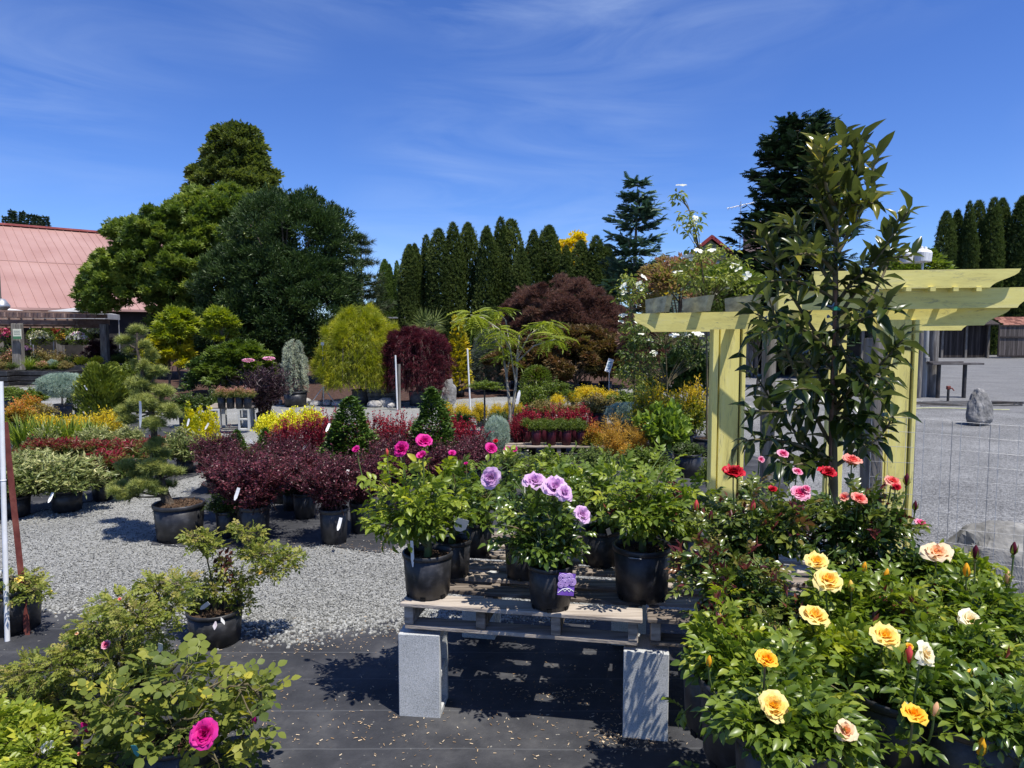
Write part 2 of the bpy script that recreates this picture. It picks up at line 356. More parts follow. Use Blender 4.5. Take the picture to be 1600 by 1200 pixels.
def shell(rng, a=1.0, n=3000, T=SPRAY, ls=.05, form='ball', lump=.12, lf_=5.0, deep=.22, jit=.5, up=.4, z0=0.0, valg=0, flat=1.0, outw=1.0, nrm_out=False):
    lf = MB(); L = lumpf(rng, 8, lf_); u = rng.uniform(0, 1, n); ph = rng.uniform(0, 6.283, n)
    u = rng.uniform(0, 1, n) ** .9
    r = profile(form, u) * .5
    keep = rng.uniform(0, .5, n) < r + .08; u, ph, r = u[keep], ph[keep], r[keep]; n = len(u)
    dr = np.stack([np.cos(ph), np.sin(ph), 0 * ph], -1)
    p = dr * r[:, None] + np.stack([0 * u, 0 * u, u * a], -1)
    lv = L(p * [1, 1, 1 / flat]); k = (1 + lump * lv) * (1 - deep * rng.uniform(0, 1, n) ** 2)
    p[:, :2] *= k[:, None]; p[:, 2] = z0 + (p[:, 2] - a * .5) * (1 + .5 * lump * lv) + a * .5; p += rng.normal(size=p.shape) * .012 + (rng.uniform(size=(n, 1)) < .12) * dr * rng.uniform(0, .09, (n, 1))
    d = dr * outw + [0, 0, up]
    R = orient(rng, d, 1.0, jit)
    if nrm_out: R = frames(np.array([0, 0, 1.0]) + rng.normal(size=(n, 3)) * jit * .6 + dr * .25, dr + rng.normal(size=(n, 3)) * .5)
    val = np.clip(rng.normal(.5, .17, n) + .25 * lv + valg * (u - .5), 0, 1)
    scatter(lf, T, p, R, ls * rng.uniform(.65, 1.2, n), 0, val); return lf
def clumps(rng, blobs, nc, npc, T, ls, cr=.16, flat=.6, jit=.7, trunk=None, tr=.03, valj=.22, up=.25, fillin=.25, limbs=26, shrink=1.0, droop=0.0, mat=0):
    """crown: clumps of leaves on the surface of blobs [(cx,cy,cz,rx,ry,rz)], real metres; returns leaves, wood"""
    lf, wd = MB(), MB(); B = np.array(blobs, float); w = B[:, 3] * B[:, 5]; bi = rng.choice(len(B), nc, p=w / w.sum())
    dirs = rsph(rng, nc); dirs[:, 2] = np.where(dirs[:, 2] < -.35, -dirs[:, 2], dirs[:, 2])
    rr = 1 - fillin * rng.uniform(0, 1, nc) ** 2
    C = B[bi, :3] + dirs * B[bi, 3:] * rr[:, None]
    R0 = cr * rng.uniform(.6, 1.3, nc); st = rng.uniform(size=nc) < .14; C = np.where(st[:, None], B[bi, :3] + dirs * B[bi, 3:] * rng.uniform(1.03, 1.13, (nc, 1)), C); R0 = np.where(st, R0 * .55, R0)
    N = nc * npc; ci = np.repeat(np.arange(nc), npc); o = rsph(rng, N) * (rng.uniform(0, 1, N) ** .45)[:, None]
    o[:, 2] *= flat; outd = unit(dirs * [1, 1, .6])[ci]
    p = C[ci] + o * R0[ci][:, None]; rad_ = np.linalg.norm(o[:, :2], axis=1); p[:, 2] -= droop * rad_ ** 2 * R0[ci]
    d = o * 1.2 + outd * .6 + [0, 0, up]; 
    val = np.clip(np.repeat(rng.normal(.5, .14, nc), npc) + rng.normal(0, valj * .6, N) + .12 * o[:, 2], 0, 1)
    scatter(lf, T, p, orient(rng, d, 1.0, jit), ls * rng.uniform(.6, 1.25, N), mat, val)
    if trunk is not None:
        b, t = np.array(trunk[0], float), np.array(trunk[1], float)
        k = np.linspace(0, 1, 7)[:, None]; c = b * (1 - k) + t * k; c[1:-1] += rng.normal(size=(5, 3)) * tr * .6
        tube(wd, c, np.linspace(tr, tr * .3, 7), 9)
        for i in rng.choice(nc, min(limbs, nc), replace=False):
            s = c[int(rng.integers(1, 6))]; s = np.array([s[0], s[1], min(s[2], max(C[i][2] - .1, c[1][2]))]); k2 = np.linspace(0, 1, 5)[:, None]
            m = (s + C[i]) / 2 + [0, 0, .12 * np.linalg.norm(C[i] - s)]; cc = (1 - k2) ** 2 * s + 2 * k2 * (1 - k2) * m + k2 ** 2 * C[i]
            tube(wd, cc, np.linspace(tr * .38, tr * .08, 5), 5, cap=False)
    return lf, wd
def whorls(rng, H, W, n, T, ls, nb=7, droop=.25, start=.12, dens=30, tr=.03, curve=.1, wb=.10, irr=.3, lean=0, ex=.75):
    """conifer with tiers of branches, metres"""
    lf, wd = MB(), MB(); tube(wd, [[0,0,0],[lean*.4,0,H*.5],[lean,0,H*.99]], [tr*W, tr*W*.6, .01], 8)
    PP = []; DD = []
    for i in range(n):
        u = start + (1 - start) * (i + rng.uniform(-.4, .4)) / n; z = u * H; R = W / 2 * (1 - u) ** ex * min(1, .55 + 3 * (u - start)) + .03 * W
        for k in range(nb):
            ph = rng.uniform(0, 6.283); r = R * rng.uniform(1 - irr, 1.12); dr = np.array([math.cos(ph), math.sin(ph), 0])
            t = np.linspace(0, 1, 6)[:, None]; c = np.array([lean * u, 0, z]) + dr * r * t + np.array([0, 0, 1.0]) * (-droop * r * t * (1 - .2*t) + curve * r * t ** 3)
            tube(wd, c, np.linspace(.012 * W * (1 - u) + .004, .003, 6), 4, cap=False)
            m = int(dens * (r / (W / 2)) + 6); q = rng.uniform(.12, 1, m); f = q * 5; k0 = np.minimum(f.astype(int), 4); w = (f - k0)[:, None]
            side = np.array([-dr[1], dr[0], 0]); sd_ = rng.uniform(-1, 1, m) * wb * W * (1.1 - q) ** .6 * (r / (W / 2)) ** .5
            PP.append(c[k0] * (1 - w) + c[k0 + 1] * w + side * sd_[:, None] + rng.normal(size=(m, 3)) * .008 * W)
            DD.append(dr * .9 + side * np.sign(sd_)[:, None] * .8 + rng.normal(size=(m, 3)) * .25 + [0, 0, .1])
    p = np.concatenate(PP); d = np.concatenate(DD); N = len(p)
    scatter(lf, T, p, orient(rng, d, 1.0, .35), ls * rng.uniform(.6, 1.2, N), 0, np.clip(rng.normal(.5, .2, N), 0, 1))
    return lf, wd
# ------------------------------------------------------------------ rose bloom (unit: diameter 1, facing +z, base at 0)
def bloom(rng, n=30, openk=1.0, layers=None):
    mb = MB(); gu = np.linspace(-1, 1, 5); gv = np.linspace(0, 1, 5)
    U, Vv = np.meshgrid(gu, gv); f = []
    for i in range(4):
        for j in range(4): k = i * 5 + j; f.append([k, k + 1, k + 6, k + 5])
    f = np.array(f)
    for i in range(n):
        s = i / (n - 1); ph = i * 2.39996 + rng.normal() * .15
        tilt = -.30 + (.30 + 1.22 * s ** 1.1) * openk + rng.normal() * .10; L = .25 + .29 * s + rng.normal() * .03; w = (.12 + .18 * s) * rng.uniform(.85, 1.15)
        r0 = .012 + .05 * s; wrap = 1.5 - 1.0 * s
        wid = w * (np.sin(np.clip(Vv * .80 + .14, 0, 1) * math.pi) ** .55)
        ang = U * wrap * .55
        tl = tilt * (.55 + .45 * Vv ** 1.2) + .45 * s * Vv ** 3 * (.5 + abs(U))
        rr = r0 + L * np.cumsum(np.sin(tl), 0) / 5 ; zz_ = L * np.cumsum(np.cos(tl), 0) / 5
        rr = rr - rr[0] + r0; zz_ = zz_ - zz_[0]
        x = wid * np.sin(ang) / max(wrap * .55, .2) * 1.05; yb = rr - wid * (1 - np.cos(ang)) * .8
        zz_ = zz_ + rng.normal(size=zz_.shape) * .020 * Vv + .03 * np.sin(U * 3.1 + i * 1.7) * Vv ** 3 + .02 * np.cos(U * 5 + i) * Vv ** 2
        c, sn = math.cos(ph), math.sin(ph)
        v = np.stack([c * yb - sn * x, sn * yb + c * x, zz_], -1).reshape(-1, 3)
        mb.add(v, f, 0, np.clip(1 - s + rng.normal() * .05 - 0.0, 0, 1), True)
    # calyx
    for k in range(5):
        a = k * 1.2566; d = np.array([math.cos(a), math.sin(a), 0]); x = np.array([-d[1], d[0], 0]) * .05
        mb.add([-x*.6, x*.6, d*.16 + x - [0,0,.02], d*.16 - x - [0,0,.02], d*.34 - [0,0,.10]], [np.array([[0,1,2,3]]), np.array([[3,2,4]])], 1, .5)
    lathe(mb, [(.0, -.12), (.05, -.10), (.06, -.03), (.03, .02)], 8, mat=1)
    return mb
def bud(rng):
    mb = MB(); pr = np.array([(.0, 0), (.16, .12), (.22, .35), (.18, .65), (.06, .95), (0, 1.0)])
    n = 10; a = np.arange(n) * 2 * math.pi / n; v = []
    for i, (r, z) in enumerate(pr):
        aa = a + z * 1.2; v.append(np.stack([r * np.cos(aa) * (1 + .12 * np.sin(3 * aa)), r * np.sin(aa) * (1 + .12 * np.sin(3 * aa)), np.full(n, z)], -1))
    i = np.arange(len(pr) - 1)[:, None] * n; j = np.arange(n)[None]
    mb.add(np.concatenate(v), np.stack([i + j, i + (j + 1) % n, i + n + (j + 1) % n, i + n + j], -1).reshape(-1, 4), 0, .7, True)
    for k in range(5):
        an = k * 1.2566; d = np.array([math.cos(an), math.sin(an), 0]); x = np.array([-d[1], d[0], 0]) * .1
        mb.add([d*.06 - x*.4, d*.06 + x*.4, d*.26 + x*.8 + [0,0,.3], d*.26 - x*.8 + [0,0,.3], d*.3 + [0,0,.85]], [np.array([[0,1,2,3]]), np.array([[3,2,4]])], 1, .5)
    lathe(mb, [(.0, -.22), (.10, -.18), (.12, -.04), (.05, .05)], 8, mat=1)
    return mb
def petmat(name, inner, mid, outer, rough=.55, tr=.3): return leafmat(name, [outer, mid, inner], rough, tr, .25, noise=1.0, adj=False)
# ------------------------------------------------------------------ pots
def pot_mb(n=28, rim=.07, taper=.84, style=0):
    """unit pot: top diameter 1, height 1"""
    mb = MB(); r = .5; b = r * taper * .97
    prof = [(0, .015), (b - .03, .015), (b, .03), (b + (r - b) * .1 - .0, .10), (b + (r-b) * .13 + .012, .11), (b + (r - b) * .8 - .01, .86), (r - .045, .87), (r - .04, .90), (r - .008, .90), (r, .92), (r, .985), (r - .012, 1.0), (r - .035, .995), (r - .05, .97), (r - .07, .80), (r - .075, .55)]
    lathe(mb, prof, n, wob=.006)
    for k in range(6):   # drainage notches near the foot
        a = k * math.pi / 3 + .4; R_ = rotz(a); box(mb, R_ @ np.array([b + .004, 0, .055]), (.02, .10, .075), rz=a, mat=1)
    return mb
M_HOLE = noisemat('drain_hole', [(.003,.003,.003), (.004,.004,.004), (.006,.006,.006)], 3, 1, .9, 0)
MESHC = {}
def cached(key, fn):
    if key not in MESHC: MESHC[key] = fn()
    return MESHC[key]
def soil_mb(rng):
    mb = MB(); n = 26; rings = 8; v = []
    for i in range(rings + 1):
        r = .445 * i / rings; a = np.arange(n) * 2 * math.pi / n
        v.append(np.stack([r * np.cos(a), r * np.sin(a), rng.normal(size=n) * .012 + (.03 * (1 - i / rings))], -1))
    i = np.arange(rings)[:, None] * n; j = np.arange(n)[None]
    mb.add(np.concatenate(v), np.stack([i + j, i + n + j, i + n + (j + 1) % n, i + (j + 1) % n], -1).reshape(-1, 4), 0, .5, True)
    # chips
    m = 160; q = rng.uniform(0, 6.28, m); r = .43 * np.sqrt(rng.uniform(0, 1, m)); p = np.stack([r * np.cos(q), r * np.sin(q), .035 + rng.uniform(0, .02, m)], -1)
    scatter(mb, (BOXV * [.5, 1.2, .3], [BOXF]), p, frames(rsph(rng, m) * [1, 1, .3], rsph(rng, m) * .4 + [0, 0, 1]), rng.uniform(.02, .05, m), 0, rng.uniform(0, 1, m))
    return mb
def add_pot(root, D, H, mat=None, soil=True, lvl=.86):
    """black nursery pot under root; D diameter, H height"""
    mat = mat or M_POT
    me = cached(('pot', mat.name), lambda: pot_mb().mesh('pot', [mat, M_HOLE]))
    obj('pot', me, root, scale=(D, D, H))
    if soil:
        ms = cached('soil', lambda: soil_mb(np.random.default_rng(5)).mesh('soil', M_SOIL)); obj('soil', ms, root, loc=(0, 0, H * lvl), scale=(D, D, min(D, .4)))
def add_tag(root, loc, w=.02, h=.11, tilt=(.2, .1, 0), mat=None, name='plant_tag'):
    mb = MB(); t = np.linspace(0, 1, 5); z = t * h; y = -.12 * h * t ** 2
    v = np.concatenate([np.stack([np.full(5, s * w / 2) * np.array([.35, 1, 1, 1, .9]), y + o, z], -1) for o in (0, .0008) for s in (-1, 1)])
    i = np.arange(4); F = [np.stack([i, i + 5, i + 6, i + 1], 1), np.stack([i + 10, i + 11, i + 16, i + 15], 1), np.stack([i, i + 1, i + 11, i + 10], 1), np.stack([i + 5, i + 15, i + 16, i + 6], 1)]
    F = np.concatenate(F); mb.add(v, [F, np.array([[0, 10, 15, 5], [4, 9, 19, 14]])])
    return obj(name, mb, root, loc=loc, rot=tilt, mats=mat or M_TAG)
# ------------------------------------------------------------------ the setting: ground sheets
def groundmat(name, cols, sc, bump, far=None, rough=.9, vor=True, dist=.02):
    m, nt, p, o = nm(name); L = nt.links.new
    g = nt.nodes.new('ShaderNodeTexCoord')
    v = nt.nodes.new('ShaderNodeTexVoronoi'); v.inputs['Scale'].default_value = sc; L(g.outputs['Object'], v.inputs['Vector'])
    sepc = nt.nodes.new('ShaderNodeSeparateColor'); L(v.outputs['Color'], sepc.inputs[0])
    n = nt.nodes.new('ShaderNodeTexNoise'); n.inputs['Scale'].default_value = .9; n.inputs['Detail'].default_value = 8; L(g.outputs['Object'], n.inputs['Vector'])
    q = nt.nodes.new('ShaderNodeMath'); q.operation = 'MULTIPLY_ADD'; L(sepc.outputs[0], q.inputs[0]); q.inputs[1].default_value = .62; 
    q2 = nt.nodes.new('ShaderNodeMath'); q2.operation = 'MULTIPLY_ADD'; L(n.outputs['Fac'], q2.inputs[0]); q2.inputs[1].default_value = .9; q2.inputs[2].default_value = -.24
    L(q2.outputs[0], q.inputs[2]); c = ramp(nt, q.outputs[0], [(i / (len(cols) - 1), x) for i, x in enumerate(cols)]); L(c, p.inputs['Base Color'])
    p.inputs['Roughness'].default_value = rough; p.inputs['Specular IOR Level'].default_value = .25
    b = nt.nodes.new('ShaderNodeBump'); b.inputs['Strength'].default_value = bump; b.inputs['Distance'].default_value = dist; b.invert = True; L(v.outputs['Distance'], b.inputs['Height']); L(b.outputs[0], p.inputs['Normal'])
    return m
def sheet(name, pts, z, mat, sub=0, th=.004, kind='structure', hgt=None):
    """closed polygon (x,y) laid at height z with a little thickness, edge subdivided and frayed"""
    mb = MB(); pts = [np.array(q, float)[:2] for q in pts]; out = []; rng = np.random.default_rng(len(name) + len(pts))
    for i in range(len(pts)):
        a, b = pts[i], pts[(i + 1) % len(pts)]; k = max(1, int(np.linalg.norm(b - a) / .12)) if sub else 1
        k = min(k, 160)
        for j in range(k): out.append(a + (b - a) * j / k + (rng.normal(size=2) * sub if j else 0))
    o = np.array(out); n = len(o); v = np.concatenate([np.c_[o, np.full(n, z)], np.c_[o, np.full(n, z - th)]]); i = np.arange(n)
    mb.add(v, [np.arange(n)[None], np.stack([i, i + n, (i + 1) % n + n, (i + 1) % n], 1)])
    ob = obj(name, mb, mats=mat); tag(ob, None, None, None, kind); return ob
M_GRAVEL = groundmat('gravel', [(.13,.13,.118), (.245,.245,.225), (.32,.32,.295), (.40,.40,.37), (.51,.51,.47)], 85, .9)
mb = MB(); xs = np.array([-700, -60, -20, -8, 0, 8, 20, 60, 700.]); ys = np.array([-60, -4, 0, 4, 10, 25, 60, 160, 900.])
X, Y = np.meshgrid(xs, ys); v = np.stack([X, Y, 0 * X], -1).reshape(-1, 3); nx = len(xs)
f = [[r * nx + c, r * nx + c + 1, (r + 1) * nx + c + 1, (r + 1) * nx + c] for r in range(len(ys) - 1) for c in range(nx - 1)]
mb.add(v, np.array(f)); tag(obj('gravel_ground', mb, mats=M_GRAVEL), None, None, None, 'structure')
M_ASPH = groundmat('pale_asphalt', [(.10,.10,.10), (.14,.14,.138), (.18,.18,.176), (.22,.22,.215)], 30, .25)
M_GRAVD = groundmat('dark_gravel', [(.07,.07,.068), (.14,.14,.136), (.21,.21,.205), (.29,.29,.28), (.42,.42,.41)], 55, 1.0)
sheet('gravel_yard', [(1.45, 6.6), (1.3, 4.2), (1.9, 3.0), (2.6, 2.0), (20, 1.0), (60, 12.4), G(1700, 646), G(1452, 638), G(1405, 588), G(1300, 566), (12.5, 60), (6.8, 40)], .002, M_GRAVD, .03)
sheet('asphalt_yard', [G(1452, 640), G(1700, 648), (60, 12.5), (90, 120), (14, 120), G(1300, 566), G(1405, 590)], .004, M_ASPH, .03)
# woven fabric: black, dusty
def fabricmat():
    m, nt, p, o = nm('weed_fabric'); L = nt.links.new; g = nt.nodes.new('ShaderNodeTexCoord')
    n = nt.nodes.new('ShaderNodeTexNoise'); n.inputs['Scale'].default_value = 2.2; n.inputs['Detail'].default_value = 9; n.inputs['Roughness'].default_value = .68; L(g.outputs['Object'], n.inputs['Vector'])
    c = ramp(nt, n.outputs['Fac'], [(.32, (.022, .023, .026)), (.50, (.042, .043, .047)), (.64, (.075, .075, .077)), (.8, (.15, .145, .13))])
    v = nt.nodes.new('ShaderNodeTexNoise'); v.inputs['Scale'].default_value = 46; v.inputs['Detail'].default_value = 3; L(g.outputs['Object'], v.inputs['Vector'])
    sp_ = ramp(nt, v.outputs['Fac'], [(.705, (0, 0, 0)), (.74, (1, 1, 1))])
    w = nt.nodes.new('ShaderNodeTexWave'); w.wave_type = 'BANDS'; w.bands_direction = 'Y'; w.inputs['Scale'].default_value = 1.05; w.inputs['Distortion'].default_value = .6; w.inputs['Detail'].default_value = 4; L(g.outputs['Object'], w.inputs['Vector'])
    ln = ramp(nt, w.outputs['Fac'], [(.9970, (0, 0, 0)), (.9995, (.30, .30, .30))])
    m1 = nt.nodes.new('ShaderNodeMix'); m1.data_type = 'RGBA'; L(sp_, m1.inputs[0]); L(c, m1.inputs[6]); m1.inputs[7].default_value = (.25, .235, .2, 1)
    m2 = nt.nodes.new('ShaderNodeMix'); m2.data_type = 'RGBA'; L(ln, m2.inputs[0]); L(m1.outputs[2], m2.inputs[6]); m2.inputs[7].default_value = (.16, .165, .17, 1)
    L(m2.outputs[2], p.inputs['Base Color']); p.inputs['Roughness'].default_value = .72; p.inputs['Specular IOR Level'].default_value = .3
    b = nt.nodes.new('ShaderNodeBump'); b.inputs['Strength'].default_value = .7; b.inputs['Distance'].default_value = .035; L(n.outputs['Fac'], b.inputs['Height']); L(b.outputs[0], p.inputs['Normal'])
    return m
M_FAB = fabricmat()
sheet('weed_fabric', [(-6, -3), (6, -3), (6, 3.4), G(1100, 965), G(900, 975), G(620, 968), G(520, 985), G(470, 985), G(350, 972), G(210, 960), G(130, 957), G(-60, 952), (-6, 4.6)], .008, M_FAB, .012)
sheet('weed_fabric', [G(-300, 850), G(-40, 832), G(60, 800), G(200, 772), G(312, 742), G(330, 700), G(240, 655), G(-300, 670)], .008, M_FAB, .012)
sheet('weed_fabric', [G(236, 852), G(330, 858), G(440, 858), G(500, 852), G(590, 865), G(640, 850), G(900, 850), G(1200, 840), G(1240, 740), G(1130, 690), G(980, 665), G(840, 665), G(700, 690), G(560, 700), G(420, 705), G(350, 730), G(300, 770)], .008, M_FAB, .012)
sheet('mulch_bed', [G(60, 588), G(160, 610), G(260, 640), G(330, 640), G(430, 633), G(560, 632), G(700, 625), G(1000, 606), (16, 34), (8, 60), (-30, 60), (-32, 30)], .006, M_MULCH, .05)
# dry litter on the fabric and spilled gravel
def litter(name, n, cx, cy, sx, sy, s, mat, seed, flat=1):
    rng = np.random.default_rng(seed); mb = MB(); k = rng.normal(size=(n, 2)) * [sx, sy] + [cx, cy]; p = np.c_[k, np.full(n, .012)]
    if flat: T = (np.array([[-.12,0,0],[.12,0,.02],[.14,1,.1],[-.1,1,.02]]), [np.array([[0,1,2,3]])])
    else: T = (BOXV * [1, .8, .6] * (1 - .3 * (BOXV[:, 2:3] > 0)), [BOXF])
    scatter(mb, T, p, frames(rsph(rng, n) * [1, 1, .08], [0, 0, 1.0] + rsph(rng, n) * .3), s * rng.uniform(.4, 1.3, n), 0, rng.uniform(0, 1, n)); return mb
M_STRAW = leafmat('dry_litter', [(.16,.10,.05), (.34,.24,.14), (.50,.42,.30)], .9, 0, .1)
M_PEB = noisemat('pebble', [(.15,.15,.138), (.28,.28,.258), (.40,.40,.37)], 20, 3, .9, 0, rnd=.5)
mb = MB()
for i, (px, py, n, sx, sy) in enumerate([(800, 1120, 260, .8, .25), (560, 1150, 160, .4, .3), (620, 860, 160, .4, .08), (980, 1160, 120, .1, .05), (880, 1085, 130, .16, .05), (960, 1150, 90, .05, .08), (560, 1000, 160, .3, .12), (210, 975, 130, .18, .08), (440, 1010, 160, .3, .10), (700, 1150, 120, .7, .25), (600, 850, 90, .5, .05), (650, 830, 130, .5, .3), (900, 1010, 100, .4, .2), (200, 960, 50, .2, .05), (500, 1120, 90, .6, .3)]):
    g = G(px, py); q = litter('x', n, g[0], g[1], sx, sy, .013, None, i + 3); mb.V += q.V; mb.F += [(a + mb.n, b, c, d) for a, b, c, d in q.F]; mb.n += q.n
tag(obj('leaf_litter', mb, mats=M_STRAW), 'scattered dry straw and leaf flakes on black fabric', None, None, 'stuff')
mb = MB()
rng = np.random.default_rng(8)
for i, (px, py, n, sx, sy) in enumerate([(470, 985, 500, .35, .06), (560, 975, 500, .4, .05), (215, 962, 260, .2, .05), (120, 955, 200, .3, .04), (350, 975, 300, .25, .05), (450, 1000, 160, .1, .05), (500, 700, 60, .2, .1)]):
    g = G(px, py); q = litter('x', n, g[0], g[1], sx, sy, .016, None, i + 30, 0); mb.V += q.V; mb.F += [(a + mb.n, b, c, d) for a, b, c, d in q.F]; mb.n += q.n
# loose stones over the nearest gravel so that it has real relief
n = 64000; px = rng.uniform(-500, 1000, n); py = rng.uniform(745, 985, n); gg = np.array([G(a, b) for a, b in zip(px, py)]); gg[:, 2] = .006
scatter(mb, (BOXV * [1, .8, .6] * (1 - .35 * (BOXV[:, 2:3] > 0)), [BOXF]), gg, frames(rsph(rng, n) * [1, 1, .5], rsph(rng, n) + [0, 0, .8]), rng.uniform(.006, .014, n), 0, rng.uniform(0, 1, n))
# remove stones lying on fabric B and C interior is unnecessary: a few always spill over
def inpoly(p, poly):
    x, y = p[:, 0], p[:, 1]; ins = np.zeros(len(p), bool); j = len(poly) - 1
    for i in range(len(poly)):
        xi, yi = poly[i][:2]; xj, yj = poly[j][:2]; c = ((yi > y) != (yj > y)) & (x < (xj - xi) * (y - yi) / (yj - yi + 1e-9) + xi); ins ^= c; j = i
    return ins
fb = [[G(-300, 845), G(-40, 826), G(60, 796), G(200, 768), G(312, 738), G(330, 700), G(240, 655), G(-300, 670)], [G(236, 850), G(330, 856), G(440, 856), G(500, 850), G(590, 863), G(640, 848), G(900, 848), G(1200, 838), G(1240, 720), G(1010, 612), G(400, 662), G(300, 760)], [(-6,-3),(6,-3),(6,3.4),G(1100,965),G(900,975),G(620,970),G(520,988),G(350,975),G(130,960),G(-60,955),(-6,4.6)]]
bad = np.zeros(n, bool)
for q in fb: bad |= inpoly(gg, q)
bad &= rng.uniform(0, 1, n) > .015
vv = mb.V.pop().reshape(n, 8, 3); Fl = mb.F.pop(); mb.n -= n * 8
keep = ~bad; vv = vv[keep]; k = len(vv); mb.add(vv.reshape(-1, 3), (BOXF[None] + (np.arange(k) * 8)[:, None, None]).reshape(-1, 4), 0, np.repeat(rng.uniform(0, 1, k), 6))
tag(obj('loose_gravel', mb, mats=M_PEB), 'loose crushed grey stones lying on the path', None, None, 'stuff')
# ------------------------------------------------------------------ stones
M_ROCK = noisemat('rock', [(.09,.088,.08), (.20,.195,.185), (.36,.35,.33)], 5, 8, .9, .8, 14, dist=.03)
M_PALEROCK = noisemat('pale_rock', [(.25,.24,.22), (.42,.40,.37), (.6,.58,.54)], 6, 6, .9, .5, 20)
def stone(name, label, cat, loc, sz, mat, seed, rz=0, group=None, lean=0, taper=.15):
    rng = np.random.default_rng(seed); L = lumpf(rng, 9, 2.4); nu, nv = 44, 30; v = []; L2 = lumpf(rng, 9, 7); L3 = lumpf(rng, 9, 18)
    for i in range(nv + 1):
        th = math.pi * i / nv
        for j in range(nu):
            ph = 2 * math.pi * j / nu; d = np.array([math.sin(th) * math.cos(ph), math.sin(th) * math.sin(ph), math.cos(th)])
            d2 = np.sign(d) * np.abs(d) ** .75; e_ = 1 + .17 * float(L(d)) + .07 * float(L2(d)) + .025 * float(L3(d)); v.append(d2 * np.array([1 - taper * d[2], 1 - taper * d[2], 1]) * .55 * e_)
    v = np.array(v); v[:, 0] += lean * v[:, 2]; v = (v + [0, 0, .46]) * sz; v[:, 2] = np.maximum(v[:, 2], 0)
    i = np.arange(nv)[:, None] * nu; j = np.arange(nu)[None]; mb = MB(); mb.add(v, np.stack([i + j, i + nu + j, i + nu + (j + 1) % nu, i + (j + 1) % nu], -1).reshape(-1, 4), 0, .5, False)
    o = obj(name, mb, loc=loc, rot=(0, 0, rz), mats=mat); return tag(o, label, cat, group)
# ------------------------------------------------------------------ buildings and built things
def roofmat():
    m, nt, p, o = nm('red_metal_roof'); L = nt.links.new; g = nt.nodes.new('ShaderNodeTexCoord')
    n = nt.nodes.new('ShaderNodeTexNoise'); n.inputs['Scale'].default_value = .35; n.inputs['Detail'].default_value = 7; L(g.outputs['Object'], n.inputs['Vector'])
    L(ramp(nt, n.outputs['Fac'], [(.3, (.32, .175, .145)), (.5, (.37, .215, .18)), (.7, (.42, .26, .22))]), p.inputs['Base Color']); p.inputs['Roughness'].default_value = .5
    return m
M_ROOF = roofmat()
M_REDTRIM = noisemat('red_trim', [(.25,.06,.05), (.32,.09,.08), (.4,.13,.11)], 3, 4, .6, 0)
M_WGREY = noisemat('weathered_wood', [(.075,.065,.055), (.17,.155,.135), (.30,.28,.25)], 5, 7, .9, .5, 22, (5, 5, .5), dist=.006)
M_WDARK = noisemat('dark_fence_wood', [(.018,.014,.012), (.040,.032,.028), (.075,.062,.055)], 3, 6, .85, .4, 18, (6, 6, .4), rnd=.4)
M_PALLET = noisemat('pallet_wood', [(.11,.088,.068), (.28,.232,.185), (.46,.40,.33)], 5, 7, .85, .55, 24, (.6, 7, 7), dist=.005, rnd=.35)
M_LATH = noisemat('pink_grey_timber', [(.17,.105,.085), (.27,.18,.15), (.36,.26,.22)], 4, 5, .85, .3, 20)
M_TILE = noisemat('roof_tile', [(.11,.04,.028), (.19,.075,.05), (.28,.13,.09)], 6, 5, .8, .4, 20, rnd=.6)
M_SHADOWWALL = noisemat('shade_dark_wall', [(.015,.014,.013), (.03,.027,.025), (.05,.045,.04)], 2, 5, .9, 0)  # near-black wall colour stands in for the shade inside and under the roofs
M_METAL = noisemat('galvanised_metal', [(.35,.36,.36), (.5,.5,.5), (.6,.6,.6)], 6, 4, .4, .1, 30, metal=.7)
M_DARKMET = noisemat('dark_metal', [(.02,.02,.02), (.04,.038,.035), (.08,.06,.05)], 8, 5, .55, .2, 30)
M_RUST = noisemat('rusty_steel', [(.09,.022,.016), (.16,.04,.03), (.26,.09,.06)], 9, 7, .75, .4, 40)
M_CANVAS = noisemat('white_canvas', [(.62,.62,.60), (.72,.72,.70), (.8,.8,.78)], 2, 4, .8, 0)
M_GREENWALL = noisemat('green_siding', [(.20,.27,.20), (.26,.33,.25), (.32,.38,.30)], 2, 3, .8, 0)
M_GREYROOF = noisemat('grey_roof', [(.16,.17,.17), (.22,.23,.24), (.28,.29,.3)], 2, 5, .7, 0)
def brickmat():
    m, nt, p, o = nm('chimney_brick'); L = nt.links.new; g = nt.nodes.new('ShaderNodeTexCoord'); b = nt.nodes.new('ShaderNodeTexBrick')
    mp_ = nt.nodes.new('ShaderNodeMapping'); mp_.inputs['Rotation'].default_value = (rad(90), 0, 0); L(g.outputs['Object'], mp_.inputs[0]); L(mp_.outputs[0], b.inputs['Vector'])
    b.inputs['Scale'].default_value = 4; b.inputs['Color1'].default_value = (.42, .27, .24, 1); b.inputs['Color2'].default_value = (.30, .18, .16, 1); b.inputs['Mortar'].default_value = (.45, .42, .38, 1)
    L(b.outputs[0], p.inputs['Base Color']); p.inputs['Roughness'].default_value = .9; return m
M_BRICK = brickmat()
